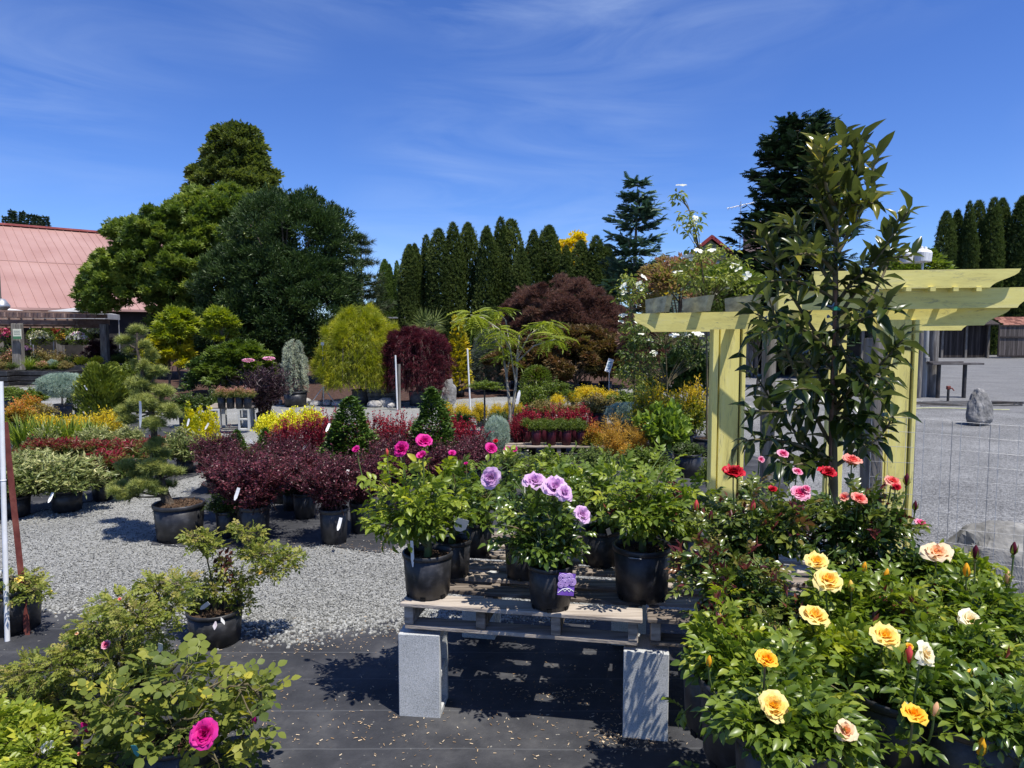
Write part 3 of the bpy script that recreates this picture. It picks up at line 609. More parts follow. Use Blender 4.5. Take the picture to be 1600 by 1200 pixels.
def concmat():
    m, nt, p, o = nm('concrete_block'); L = nt.links.new; g = nt.nodes.new('ShaderNodeTexCoord')
    n = nt.nodes.new('ShaderNodeTexNoise'); n.inputs['Scale'].default_value = 210; n.inputs['Detail'].default_value = 3; L(g.outputs['Object'], n.inputs['Vector'])
    n2 = nt.nodes.new('ShaderNodeTexNoise'); n2.inputs['Scale'].default_value = 7; n2.inputs['Detail'].default_value = 5; L(g.outputs['Object'], n2.inputs['Vector'])
    q = nt.nodes.new('ShaderNodeMath'); q.operation = 'MULTIPLY_ADD'; L(n2.outputs['Fac'], q.inputs[0]); q.inputs[1].default_value = .4; L(n.outputs['Fac'], q.inputs[2])
    L(ramp(nt, q.outputs[0], [(.45, (.26, .265, .255)), (.62, (.44, .45, .43)), (.85, (.60, .60, .58))]), p.inputs['Base Color']); p.inputs['Roughness'].default_value = .95
    b = nt.nodes.new('ShaderNodeBump'); b.inputs['Strength'].default_value = .45; b.inputs['Distance'].default_value = .002; L(n.outputs['Fac'], b.inputs['Height']); L(b.outputs[0], p.inputs['Normal']); return m
M_CONC = concmat()
def paintmat(name, st):
    m, nt, p, o = nm(name); L = nt.links.new; g = nt.nodes.new('ShaderNodeTexCoord')
    mp_ = nt.nodes.new('ShaderNodeMapping'); mp_.inputs['Scale'].default_value = st; L(g.outputs['Object'], mp_.inputs[0])
    n = nt.nodes.new('ShaderNodeTexNoise'); n.inputs['Scale'].default_value = 5; n.inputs['Detail'].default_value = 8; n.inputs['Roughness'].default_value = .7; L(mp_.outputs[0], n.inputs['Vector'])
    c = ramp(nt, n.outputs['Fac'], [(.30, (.36, .32, .10)), (.40, (.70, .61, .18)), (.55, (.80, .71, .22)), (.70, (.76, .69, .30)), (.80, (.42, .40, .24))])
    n2 = nt.nodes.new('ShaderNodeTexNoise'); n2.inputs['Scale'].default_value = 9; n2.inputs['Detail'].default_value = 9; n2.inputs['Roughness'].default_value = .8; n2.inputs['Distortion'].default_value = 1; L(mp_.outputs[0], n2.inputs['Vector'])
    k = ramp(nt, n2.outputs['Fac'], [(.55, (0, 0, 0)), (.66, (.8, .8, .8))])
    mx_ = nt.nodes.new('ShaderNodeMix'); mx_.data_type = 'RGBA'; L(k, mx_.inputs[0]); L(c, mx_.inputs[6]); mx_.inputs[7].default_value = (.27, .25, .14, 1)
    v = nt.nodes.new('ShaderNodeTexVoronoi'); v.inputs['Scale'].default_value = 3.3; L(g.outputs['Object'], v.inputs['Vector'])
    kn = ramp(nt, v.outputs['Distance'], [(.06, (.85, .85, .85)), (.11, (0, 0, 0))])
    m3 = nt.nodes.new('ShaderNodeMix'); m3.data_type = 'RGBA'; L(kn, m3.inputs[0]); L(mx_.outputs[2], m3.inputs[6]); m3.inputs[7].default_value = (.16, .13, .05, 1)
    L(m3.outputs[2], p.inputs['Base Color']); p.inputs['Roughness'].default_value = .75
    b = nt.nodes.new('ShaderNodeBump'); b.inputs['Strength'].default_value = .35; b.inputs['Distance'].default_value = .004; L(n2.outputs['Fac'], b.inputs['Height']); L(b.outputs[0], p.inputs['Normal']); return m
M_YEL = paintmat('faded_yellow_paint', (.35, 3, 3)); M_YELV = paintmat('faded_yellow_paint_posts', (3, 3, .35))
# --- barn with pink-red roof
R0 = P(5, 352, 45.0); u_ = np.array([.75, .66, 0]); v_ = np.array([.66, -.75, 0]); zr, ze = R0[2], 2.9
barn = thing('barn', 'long barn with a big faded red ribbed metal roof at far left', 'barn', (R0[0], R0[1], 0))
def BL(s, t, z): return u_ * s + v_ * t + np.array([0, 0, z])
mb = MB(); Lb, Rb, W_ = -26, 9.2, 12.5
for sg in (1, -1):
    q = [BL(Lb, 0, zr), BL(Rb, 0, zr), BL(Rb, sg * W_, ze), BL(Lb, sg * W_, ze)]; prism(mb, q if sg > 0 else q[::-1], (0,0,0), (0,0,-.12))
    for s in np.arange(Lb + .2, Rb, .46):
        beam(mb, BL(s, 0, zr + .02), BL(s, sg * W_, ze + .02), .035, .035)
beam(mb, BL(Lb, 6.2, (zr + ze) / 2 + .03), BL(Rb, 6.2, (zr + ze) / 2 + .03), .06, .05)
rf = obj('roof', mb, barn, mats=M_ROOF); mb = MB(); beam(mb, BL(Lb, 0, zr + .06), BL(Rb, 0, zr + .06), .5, .12); obj('ridge_cap', mb, rf, mats=M_REDTRIM)
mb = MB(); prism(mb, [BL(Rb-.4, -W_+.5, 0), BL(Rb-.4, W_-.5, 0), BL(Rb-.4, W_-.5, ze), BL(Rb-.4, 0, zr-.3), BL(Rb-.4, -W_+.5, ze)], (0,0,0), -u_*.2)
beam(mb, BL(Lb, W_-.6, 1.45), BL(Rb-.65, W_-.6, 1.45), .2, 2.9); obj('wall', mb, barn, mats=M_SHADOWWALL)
# --- utility pole with lamp, far left edge
q = G(0, 640); q = P(1, 517, 30)
t = thing('street_lamp', 'weathered wooden lamp pole with round grey lamp against the red roof', 'lamp pole', (q[0], 30, 0))
mb = MB(); tube(mb, [[0,0,0],[0,0,4.6]], [.10,.085], 10); obj('pole', mb, t, mats=M_WGREY)
mb = MB(); lathe(mb, [(0,.5),(.12,.48),(.22,.34),(.30,.22),(.30,.14),(.16,0),(0,-.02)], 16, (.18,-.1,2.6)); beam(mb, [0,0,3.0],[.2,-.1,3.08],.05,.05); obj('lamp_head', mb, t, mats=M_METAL)
# --- lath house (open shade structure for hanging baskets)
A0 = P(-60, 500, 23); A1 = P(167, 500, 27.5); bu = unit(np.array([A1[0]-A0[0], A1[1]-A0[1], 0])); bn = np.array([-bu[1], bu[0], 0]); LL = np.linalg.norm((A1-A0)[:2])
lh = thing('lath_house', 'open timber shade structure with many rafter ends and hanging flower baskets', 'pergola', (A0[0], A0[1], 0))
def LP(s, t, z): return bu * s + bn * t + np.array([0, 0, z])
for (tt, zz_) in ((0, 2.08), (.25, 1.93), (4.4, 2.15)):
    mb = MB(); beam(mb, LP(-3, tt, zz_), LP(LL + .1, tt, zz_), .06, .22 if tt != .25 else .14); obj('beam', mb, lh, mats=M_LATH)
for k, s in enumerate(np.arange(-2.6, LL, .40)):
    mb = MB(); a_, b_ = LP(s, -.55, 2.30), LP(s, 5.0, 2.35); beam(mb, a_, b_, .05, .15); obj('rafter', mb, lh, mats=M_LATH)
mb = MB()
for tt in np.arange(-.4, 4.8, .22): beam(mb, LP(-3, tt, 2.43), LP(LL + .1, tt, 2.43), .05, .03)
obj('slat_roof', mb, lh, mats=M_LATH)
for (px, D) in ((27, 24.2), (135, 30.5), (163, 26.6), (93, 31), (-20, 29)):
    mb = MB(); c = P(px, 517, D) - A0; box(mb, [c[0], c[1], 1.0], (.30 if px == 27 else .24, .24, 2.0), bev=.02); obj('post', mb, lh, mats=M_WGREY)
sg = thing('garden_sign', 'small cream and green notice board on the shade structure post', 'sign', P(27, 522, 23.95))
mb = MB(); box(mb, (0,0,0), (.28,.03,.34), bev=.004); obj('panel', mb, sg, mats=noisemat('cream_sign', [(.55,.56,.45),(.62,.62,.5),(.66,.66,.55)], 3, 2, .5, 0))
mb = MB(); box(mb, (0,-.018,-.12), (.28,.006,.09)); obj('green_band', mb, sg, mats=noisemat('sign_green', [(.05,.16,.08),(.06,.18,.09),(.07,.2,.1)], 3, 2, .5, 0))
mb = MB()
for z in (.10, .045, -.01): 
    t_ = np.linspace(0, 1, 22); tube(mb, np.stack([-.10 + .2 * t_, 0 * t_ - .017, z + .010 * np.sin(t_ * 38)], -1), .0035, 4)
obj('script_lines', mb, sg, mats=noisemat('sign_ink', [(.03,.08,.05)]*3, 3, 2, .5, 0))
for i, (px, D) in enumerate(((-6, 33), (122, 34))):
    q = P(px, 517, D); c = thing('canopy_tent', ['white pyramid canopy roof at the left picture edge', 'grey white canopy roof beside the maple above the rafters'][i], 'canopy', (q[0], q[1], 0), .3, 'canopy tents behind the shade structure')
    mb = MB(); s = 2.0 - .5 * i; h0, h1 = 2.55, 2.86
    mb.add([[-s,-s,h0],[s,-s,h0],[s,s,h0],[-s,s,h0],[0,0,h1],[-s,-s,h0-.25],[s,-s,h0-.25],[s,s,h0-.25],[-s,s,h0-.25]], [np.array([[0,1,4],[1,2,4],[2,3,4],[3,0,4]]), np.array([[0,5,6,1],[1,6,7,2],[2,7,8,3],[3,8,5,0]])])
    obj('canopy', mb, c, mats=M_CANVAS if i == 0 else noisemat('grey_canvas', [(.3,.3,.29),(.38,.38,.37),(.45,.45,.44)], 2, 3, .8, 0))
    for a in (-1, 1):
        for b in (-1, 1): mb = MB(); tube(mb, [[a*(s-.05),b*(s-.05),0],[a*(s-.05),b*(s-.05),2.4]], .025, 6); obj('leg', mb, c, mats=M_METAL)
# --- low grey roof between the trees
q = P(600, 517, 62); t = thing('garden_shed', 'low building with a plain grey roof showing between yellow and dark trees', 'shed', (q[0], q[1], 0))
mb = MB(); prism(mb, [[-3.5,-2.6,2.85],[3.5,-2.6,2.75],[3.5,0,3.6],[-3.5,0,3.65]], (0,0,0), (0,0,.1)); prism(mb, [[-3.5,2.6,2.85],[-3.5,0,3.65],[3.5,0,3.6],[3.5,2.6,2.75]], (0,0,0), (0,0,.1)); obj('roof', mb, t, mats=M_GREYROOF)
mb = MB(); box(mb, (0,0,1.35), (6.6,4.8,2.7)); obj('wall', mb, t, mats=M_GREENWALL)
# --- house with red trimmed gable and brick chimney
q = P(1108, 517, 58); hs_ = thing('house', 'green sided house with red trimmed gable behind the dogwood trees', 'house', (q[0], q[1], 0), rad(-8))
ap, ev, hw = 9.3, 6.2, 3.7
mb = MB(); prism(mb, [[-hw+.3,0,0],[hw-.3,0,0],[hw-.3,0,ev],[0,0,ap-.25],[-hw+.3,0,ev]], (0,0,0), (0,9,0)); obj('wall', mb, hs_, mats=M_GREENWALL)
mb = MB()
for z in np.arange(3.0, 8.8, .22): w = (hw - .35) if z < ev else (hw - .35) * (ap - .3 - z) / (ap - .3 - ev); beam(mb, [-w,-.02,z],[w,-.02,z], .03, .02)
obj('siding_board', mb, hs_, mats=noisemat('siding_edge', [(.12,.17,.12)]*3, 2, 2, .8, 0))
mb = MB()
for sg_ in (-1, 1): prism(mb, [[0,-.5,ap],[sg_*hw*1.08,-.5,ev-.25],[sg_*hw*1.08,9.4,ev-.25],[0,9.4,ap]][::sg_], (0,0,0), (0,0,.14))
obj('roof', mb, hs_, mats=M_TILE)
mb = MB()
for sg_ in (-1, 1): beam(mb, [0,-.56,ap-.02],[sg_*hw*1.1,-.56,ev-.27], .08, .26)
obj('red_fascia', mb, hs_, mats=noisemat('red_paint', [(.22,.03,.03),(.28,.04,.04),(.34,.06,.05)], 3, 3, .6, 0))
fr = MB(); box(fr, (0,-.04,6.6), (1.3,.08,1.3)); w_ = obj('window', fr, hs_, mats=M_WHITE); mb = MB(); box(mb, (0,-.1,6.6), (1.1,.04,1.1)); obj('pane', mb, w_, mats=noisemat('dark_glass', [(.02,.025,.03)]*3, 2, 1, .1, 0))
mb = MB(); box(mb, (3.05,-.9,5.0), (1.25,.9,10.2), bev=.03); box(mb, (3.05,-.9,10.2), (1.45,1.1,.22)); ch = obj('chimney', mb, hs_, mats=M_BRICK)
q = P(1148, 517, 57.5) ; an = thing('aerial', 'thin television aerial on a mast beside the brick chimney', 'aerial', (q[0], q[1]-.8, 0))
mb = MB(); tube(mb, [[0,0,0],[0,0,11.9]], .035, 5); obj('mast', mb, an, mats=M_METAL)
mb = MB(); tube(mb, [[-1.1,0,11.35],[1.1,.2,11.85]], .03, 5)
for k in np.linspace(-1, 1, 8): tube(mb, [[k,-.5,11.6+.23*k],[k+.15,.55,11.55+.23*k]], .02, 4)
obj('antenna', mb, an, mats=M_METAL)
# --- open dark shed behind the magnolia
q = P(1255, 517, 27); t = thing('open_shed', 'long dark weathered shed behind the magnolia and arbor', 'shed', (q[0], q[1], 0))
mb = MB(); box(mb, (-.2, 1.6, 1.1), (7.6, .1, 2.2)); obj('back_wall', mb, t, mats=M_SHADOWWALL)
mb = MB()
for i, x in enumerate(np.arange(-3.9, -1.9, .16)): box(mb, (x, -.1, 1.12), (.145, .03, 2.2 - .02 * (i % 3)), val=(i * 37 % 10) / 10)
obj('plank_panel', mb, t, mats=M_WGREY)
mb = MB(); prism(mb, [[-4.2,-.5,2.15],[3.7,-.5,2.15],[3.7,1.9,2.75],[-4.2,1.9,2.75]], (0,0,0), (0,0,.09)); obj('roof', mb, t, mats=M_WDARK)
for x in (-1.8, .4, 2.2, 3.5): mb = MB(); box(mb, (x, -.1, 1.08), (.12,.12,2.16)); obj('post', mb, t, mats=M_WGREY)
# --- dark board fence with double gate and tiled capping
q = P(1470, 517, 46)
t = thing('board_fence', 'dark vertical board fence under an eave on the far side of the yard', 'fence', (q[0], q[1], 0))
for j, (x0, x1) in enumerate(((-.8, 0.0), (.15, 1.55), (1.7, 3.0))):
    mb = MB(); rng = np.random.default_rng(j)
    for x in np.arange(x0, x1, .15): box(mb, (x + .07, 0, 1.08), (.135, .03, 2.1), val=rng.uniform())
    obj('board_panel', mb, t, mats=M_WDARK)
for x in (-.9, .08, 1.62, 3.06): mb = MB(); box(mb, (x, -.06, 1.12), (.13,.13,2.24)); obj('post', mb, t, mats=M_WGREY)
mb = MB(); prism(mb, [[-1.1,-.6,2.12],[3.4,-.6,2.12],[3.4,.8,2.6],[-1.1,.8,2.6]], (0,0,0), (0,0,.07)); obj('roof', mb, t, mats=M_WDARK)
mb = MB(); box(mb, (-.62,-.1,1.85), (.42,.03,.34)); obj('notice', mb, t, mats=M_TAG)
g_ = thing('timber_gate', 'plain grey brown timber gate at the right end of the dark fence', 'gate', (q[0] + 4.05, q[1] - .9, 0))
mb = MB(); rng = np.random.default_rng(4)
for x in np.arange(-.86, .86, .145): box(mb, (x + .07, 0, 1.1), (.13,.03,2.0), val=rng.uniform())
obj('board_panel', mb, g_, mats=noisemat('gate_wood', [(.05,.043,.038),(.085,.072,.064),(.13,.11,.10)], 3, 6, .85, .4, 18, (6,6,.4), rnd=.4))
mb = MB()
for a_, b_ in (([-.92,-.04,.12],[-.92,-.04,2.12]), ([.92,-.04,.12],[.92,-.04,2.12])): beam(mb, a_, b_, .09, .06)
for z in (.16, 1.35, 2.08): beam(mb, [-.87,-.04,z],[.87,-.04,z], .06, .09)
obj('frame', mb, g_, mats=M_WDARK)
w_ = thing('tiled_wall', 'dark wall end with a small brown tiled roof at the right edge', 'wall', (q[0] + 6.6, q[1] + .5, 0))
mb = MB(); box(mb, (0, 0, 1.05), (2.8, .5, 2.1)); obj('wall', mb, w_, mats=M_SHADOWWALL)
mb = MB(); rng = np.random.default_rng(4)
for r in range(6):
    for c in range(16): box(mb, (-2.6 + c * .36 + .1 * (r % 2), -.85 + r * .22, 2.12 + r * .095), (.34, .3, .035), R=rotx(rad(22)), val=rng.uniform())
obj('tile_roof', mb, w_, mats=M_TILE)
mb = MB(); box(mb, (-.9, -.45, 1.0), (.16,.16,2.0)); obj('post', mb, w_, mats=M_WGREY)
# --- yard lamp with two white heads
q = P(1437, 517, 31); t = thing('yard_lamp', 'grey lamp post with white drum shaped lamp heads above the arbor', 'lamp', (q[0], q[1], 0))
mb = MB(); tube(mb, [[0,0,0],[0,0,4.7]], [.05,.045], 10); obj('pole', mb, t, mats=M_METAL)
for dx, dy in ((-.52, .35), (.04, -.1), (-.24, -.3)):
    mb = MB(); lathe(mb, [(0,.52),(.06,.5),(.08,.40),(.22,.34),(.27,.26),(.28,.24),(.25,-.12),(.22,-.14),(0,-.14)], 18, (dx,dy,4.85), smooth=False); beam(mb, [0,0,4.68],[dx,dy,4.72],.04,.04); obj('lamp_head', mb, t, mats=M_WHITE)
# --- utility posts, bench, tap, hose, standing stones in the yard
for i, (px, w, top, lb) in enumerate(((1434, .11, 2.45, 'thin dark grey pole, left of three weathered posts in the yard'), (1443, .10, 2.5, 'pale grey conduit pole in the middle of the three posts'), (1455, .19, 2.42, 'thick round weathered post, right of the three in the yard'))):
    q = G(px, 622 - i); mb = MB(); r = w / 2 * 1.3; tube(mb, [[0,0,0],[.01,0,top*.5],[0,0,top]], [r, r*.97, r*.95], 12)
    if i == 1: box(mb, (0,-.09,1.0), (.1,.06,.14), bev=.01)
    tag(obj('wooden_post', mb, loc=q, mats=M_WGREY if i != 1 else noisemat('conduit_grey', [(.2,.2,.19),(.3,.3,.28),(.4,.39,.37)], 5, 4, .7, .1, 30, (4,4,.4))), lb, 'post', 'posts standing in the yard')
q = G(1490, 622); t = thing('yard_table', 'narrow grey plank table on two steel legs in the yard', 'table', q)
H_ = .90; mb = MB(); box(mb, (0,0,H_), (1.33,.3,.05), bev=.006); box(mb, (-.25,.02,H_+.045), (.9,.12,.03), rz=.03); obj('table_top', mb, t, mats=noisemat('plank_dark', [(.06,.05,.05),(.11,.10,.095),(.18,.165,.155)], 5, 5, .8, .2, 20))
for x in (-.42, .26): mb = MB(); tube(mb, [[x,0,0],[x,0,H_-.025]], .05, 10); obj('leg', mb, t, mats=M_DARKMET)
q = G(1481, 627); t = thing('water_tap', 'short rusty standpipe tap beside the table legs', 'tap', q)
mb = MB(); tube(mb, [[0,0,0],[0,0,.30]], .03, 8); obj('pipe', mb, t, mats=M_DARKMET); mb = MB(); box(mb, (0,0,.34), (.09,.07,.09), bev=.01); tube(mb, [[0,0,.33],[.06,-.05,.33],[.10,-.07,.27]], .017, 6); obj('tap_head', mb, t, mats=M_RUST)
q = G(1425, 633); mb = MB(); rng = np.random.default_rng(3)
for k in range(5):
    t_ = np.linspace(0, 1, 40); L_ = 1.5 + .35 * k; tube(mb, np.stack([t_ * L_, .17 * k - .35 + .09 * np.sin(t_ * 7 + k), .015 + .006 * k + 0 * t_], -1), .010, 5)
for k in range(3):
    a = np.linspace(0, 6.5, 50); r = .42 - .06 * k; tube(mb, np.stack([2.0 + .1*k + r * 1.25 * np.cos(a), -.05 + .25 * (k % 2) + r * .7 * np.sin(a), .02 + .015 * k + 0 * a], -1), .013, 5)
tag(obj('hose', mb, loc=(q[0], q[1], .012), mats=M_DARKMET), 'dark coiled hose lying on the gravel by the posts', 'hose')
q = G(1420, 641); mb = MB(); t_ = np.linspace(0, 1, 50); tube(mb, np.stack([t_ * 2.1, .18 * np.sin(t_ * 5), .02 + 0 * t_], -1), .012, 5)
tag(obj('hose', mb, loc=(q[0], q[1], .012), mats=noisemat('pale_yellow_hose', [(.4,.4,.2),(.5,.5,.28),(.55,.55,.3)], 5, 2, .6, 0)), 'pale yellow hose lying in front of the dark coiled hose', 'hose')
q = G(1528, 664); stone('standing_stone', 'upright grey pointed stone standing on the yard gravel', 'stone', q, (.40,.30,.66), M_ROCK, 5, .5, lean=.06, taper=.38)
q = G(1565, 915); stone('boulder', 'rough grey pointed boulder behind the wire mesh, right of the arbor', 'boulder', q, (.66,.42,.44), noisemat('grey_boulder', [(.10,.098,.09),(.20,.195,.18),(.32,.31,.28)], 6, 8, .95, 1.0, 30), 8, .2, taper=.42)
q = G(672, 631); stone('standing_stone', 'tall dark leaning stone in front of the red maple', 'stone', q, (.62,.4,.92), M_ROCK, 11, .3, lean=-.18, taper=.3)
q = G(698, 634); stone('standing_stone', 'smaller grey slanted stone right of the tall leaning stone', 'stone', q, (.36,.3,.60), M_ROCK, 14, .3, lean=.25, taper=.35)
bord = [(404,633,16),(420,634,15),(434,632,18),(476,633,22),(494,634,16),(511,633,18),(527,634,16),(541,633,22),(556,634,18),(586,636,20),(602,635,26),(612,637,15)]
for i, (px, py, w) in enumerate(bord):
    D = G(px, py)[1]; s = w / FPX * D; nxt = ['left end of the row', 'second from the left end', 'left of the blue weeping cedar pot', 'right of the blue weeping cedar pot', 'left of the sprinkler tripod', 'under the sprinkler tripod', 'right of the sprinkler tripod', 'large and rounded, in the middle of the row', 'left of the yellow tree pot', 'right of the yellow tree pot', 'largest, below the dark stone planter', 'right end of the row'][i]
    stone('border_stone', 'pale stone edging the bark bed, ' + nxt, 'stone', G(px, py), (s, s * .7, s * .5), M_PALEROCK, 20 + i, i, 'pale stones edging the bark bed')
# --- stone planter stack
q = G(597, 632); t = thing('stone_planter', 'square dark grey stacked stone planter beside the yellow tree', 'planter', q, .2)
for k in range(5): mb = MB(); s = .62 + .03 * k; box(mb, (0, 0, .055 + .105 * k), (s, s, .10), rz=.02 * (k % 2), bev=.012); obj('stone_course', mb, t, mats=noisemat('slate', [(.05,.055,.055),(.09,.095,.095),(.15,.15,.15)], 8, 6, .9, .5, 30))
mb = MB(); rr = soil_mb(np.random.default_rng(1)); obj('soil', rr, t, loc=(0,0,.5), scale=(.7,.7,.5), mats=M_MULCH)
# --- yellow arbor
def notch(mb, a, b, w, h, ca, cb, curve=.5, mat=0):
    """board a->b (centre line) with sloped/curved cut ends; ca, cb: length cut away at the bottom"""
    a = np.asarray(a, float); b = np.asarray(b, float); d = b - a; L = np.linalg.norm(d); x = d / L; y = unit(np.cross([0, 0, 1.0], x)); z = np.cross(x, y); o = []
    n = 7 if curve else 1
    for i in range(n + 1): k = i / n; o.append((ca * (k if not curve else k - curve * .18 * math.sin(2 * math.pi * k)), h / 2 - h * k * .92 - h * .08 * (k > 0)))
    for i in range(n + 1): k = 1 - i / n; o.append((L - cb * (k if not curve else k - curve * .18 * math.sin(2 * math.pi * k)), h / 2 - h * k * .92 - h * .08 * (k > 0)))
    poly = np.array([a + x * p + z * q for p, q in o]) - y * w / 2; prism(mb, poly[::-1], (0,0,0), y * w, mat)
DA = 5.66; xl, xr = (1139 - 800) / FPX * DA, (1404 - 800) / FPX * 5.16
ar = thing('garden_arbor', 'faded yellow painted timber arbor with notched beams behind the magnolia', 'arbor', (xl, DA, 0))
def AL(p): return np.asarray(p) - np.array([xl, DA, 0])
for nm_, (cx_, cy_) in (('left', (xl, DA)), ('right', (xr, 5.16))):
    for dx, w, dy, dp in ((-.117, .046, .012, .10), (.0, .158, 0, .04), (.108, .032, .012, .10)):
        mb = MB(); c = AL([cx_ + dx, cy_ + dy, .925 - .0]); box(mb, [c[0], c[1], .915], (w, dp, 1.83), bev=.004); obj('post_board', mb, ar, mats=M_YELV)
    mb = MB(); c = AL([cx_, cy_ + .07, 0]); box(mb, [c[0], c[1] - .035, .91], (.20, .05, 1.8)); obj('post', mb, ar, mats=M_WDARK)
for px, D in ((1300, 6.6), (1316, 6.62)):
    mb = MB(); c = AL(P(px, 517, D)); box(mb, [c[0], c[1], .9], (.07, .05, 1.8), bev=.004); obj('back_post', mb, ar, mats=M_YELV)
mb = MB(); notch(mb, AL(P(990, 503.5, 5.62)), AL(P(1578, 493, 5.08)), .045, .133, .17, .17); obj('front_beam', mb, ar, mats=M_YEL)
mb = MB(); notch(mb, AL(P(1215, 470, 5.17)), AL(P(1625, 464.5, 5.02)), .045, .142, .0, .16); obj('middle_beam', mb, ar, mats=M_YEL)
mb = MB(); notch(mb, AL(P(1270, 438.5, 5.10)), AL(P(1592, 434.5, 4.985)), .045, .128, .0, .20); obj('top_beam', mb, ar, mats=M_YEL)
mb = MB(); zb = P(1100, 491, 5.6)[2]; notch(mb, AL([1.10, 6.45, zb - .075]), AL([4.1, 6.25, zb - .06]), .045, .13, .16, .16); obj('back_beam', mb, ar, mats=M_YEL)
za0 = P(990, 503.5, 5.62)[2] + .0665; za1 = P(1578, 493, 5.08)[2] + .0665
for i, X_ in enumerate((1.135, 1.44, 1.79, 2.14, 2.49)):
    k = (X_ - .96) / 2.74; zz_ = za0 + (za1 - za0) * k + .004
    mb = MB(); notch(mb, AL([X_ + .015, 5.20, zz_ + .058]), AL([X_ - .015, 5.90, zz_ + .058]), .04, .115, .09, .03, curve=0); obj('rafter', mb, ar, mats=noisemat('old_yellow_grey_wood', [(.26,.24,.14),(.50,.46,.27),(.66,.62,.36)], 6, 7, .85, .4, 25, (4,1,4)))
for i, px in enumerate((1420, 1458, 1494, 1530)):
    mb = MB(); a_ = AL(P(px, 451.5, 4.98)); b_ = AL(P(px + 2, 452, 4.98) + np.array([.05, .62, .005])); beam(mb, a_, b_, .035, .03); obj('slat', mb, ar, mats=M_YEL)
# weathered fence posts and wire mesh
for i, (px, w, top, D, lb) in enumerate(((1203, .12, 1.68, 5.95, 'weathered grey round fence post right of the left arbor post'), (1368, .145, 1.70, 4.9, 'thick weathered fence post carrying wire, beside the right arbor post'))):
    q = P(px, 517, D); mb = MB(); rng = np.random.default_rng(i); tube(mb, [[0,0,0],[.01,0,.6],[-.005,0,1.2],[0,0,top]], np.array([1,.98,.99,.95]) * w / 2, 12); tag(obj('fence_post', mb, loc=(q[0], D, 0), mats=M_WGREY), lb, 'post', 'weathered posts of the wire fence')
q0 = P(1368, 517, 4.83); q1 = np.array([5.3, 3.35, 0]); q0[2] = 0; d_ = (q1 - q0); Lf = np.linalg.norm(d_); d_ = d_ / Lf
mb = MB(); 
for z in np.arange(.06, 1.19, .10):
    t_ = np.linspace(0, 1, 18)[:, None]; c = d_ * Lf * t_; c[:, 2] = z + .012 * np.sin(t_[:, 0] * 9 + z * 7); tube(mb, c, .0017, 3, cap=False)
for s in np.arange(0, Lf, .052): mb.add(*strip([d_[0]*s, d_[1]*s, .02], [d_[0]*s + .004*math.sin(s*30), d_[1]*s + .004, 1.16], .0034)) ; 
tag(obj('wire_mesh_fence', mb, loc=(q0[0], q0[1], 0), mats=M_METAL), 'thin galvanised wire mesh fence running right from the arbor', 'fence')
# --- stakes, pipes and sprinkler
q = G(624, 641); mb = MB(); tube(mb, [[0,0,0],[0,0,1.02]], .035, 8); tag(obj('wooden_post', mb, loc=q, mats=M_WGREY), 'short weathered post beside the white pipe, left of the leaning stone', 'post')
q = G(621, 642); mb = MB(); tube(mb, [[0,0,0],[-.03,0,1.22]], .018, 8); tag(obj('sprinkler_pipe', mb, loc=q, mats=M_WHITE), 'white upright pipe next to a short post, left of the dark stone', 'pipe', 'white irrigation pipes')
q = G(735, 640); mb = MB(); tube(mb, [[0,0,0],[-.06,0,1.36]], .018, 8); tag(obj('sprinkler_pipe', mb, loc=q, mats=M_WHITE), 'white upright pipe between golden conifer and blue grey conifer', 'pipe', 'white irrigation pipes')
q = G(506, 634); t = thing('sprinkler_tripod', 'tall thin sprinkler riser on a three legged metal stand', 'sprinkler', q)
mb = MB(); tube(mb, [[0,0,.02],[0,0,1.42]], .014, 8); box(mb, (0,0,1.45), (.07,.04,.07)); obj('riser', mb, t, mats=M_METAL)
for a in (-.25, 2.0, 3.4): mb = MB(); tube(mb, [[0,0,.45],[.33*math.cos(a),.33*math.sin(a),.012]], .011, 6); obj('leg', mb, t, mats=M_METAL)
# --- cinder block stand with board
q = G(362, 672); t = thing('block_bench', 'display shelf of grey concrete blocks and boards behind the purple barberries', 'bench', q, rad(12))
def cinder(mb, c, R=None, s=1.0):
    """8x8x16 block, open cores along its y axis; length along local x"""
    R = np.eye(3) if R is None else R; L_, W2, H2 = .39 * s, .19 * s, .19 * s; th = .032 * s
    def bb(cc, ss): box(mb, np.asarray(c) + R @ np.asarray(cc), ss, R=R, bev=.003)
    bb((0, 0, H2/2 - th/2), (L_, W2, th)); bb((0, 0, -H2/2 + th/2), (L_, W2, th))
    for x in (-L_/2 + th/2, 0, L_/2 - th/2): bb((x, 0, 0), (th, W2, H2 - 2*th))
for x in (-.27, .22): mb = MB(); cinder(mb, (x, 0, .196), roty(rad(90)) ); obj('concrete_block', mb, t, mats=M_CONC)
for x in (-.27, .22): mb = MB(); cinder(mb, (x, .5, .196), rotz(rad(90)) @ roty(rad(90)) ); obj('concrete_block', mb, t, mats=M_CONC)
for y in (-.02, .2, .42, .6): mb = MB(); box(mb, (0, y, .41), (.78, .14, .024), bev=.003); obj('shelf_board', mb, t, mats=M_PALLET)
# ------------------------------------------------------------------ trees
def place_tree(name, label, cat, px, D, lf, wd, mlf, mwd=None, group=None, rz=0, sc=1):
    q = P(px, 517, D); t = thing(name, label, cat, (q[0], D, 0), rz, group)
    obj('crown', lf, t, mats=mlf, scale=sc) if isinstance(lf, MB) else obj('crown', lf, t, scale=sc)
    if wd is not None: obj('trunk', wd, t, mats=mwd or M_BARK, scale=sc) if isinstance(wd, MB) else obj('trunk', wd, t, scale=sc)
    return t
R_ = np.random.default_rng
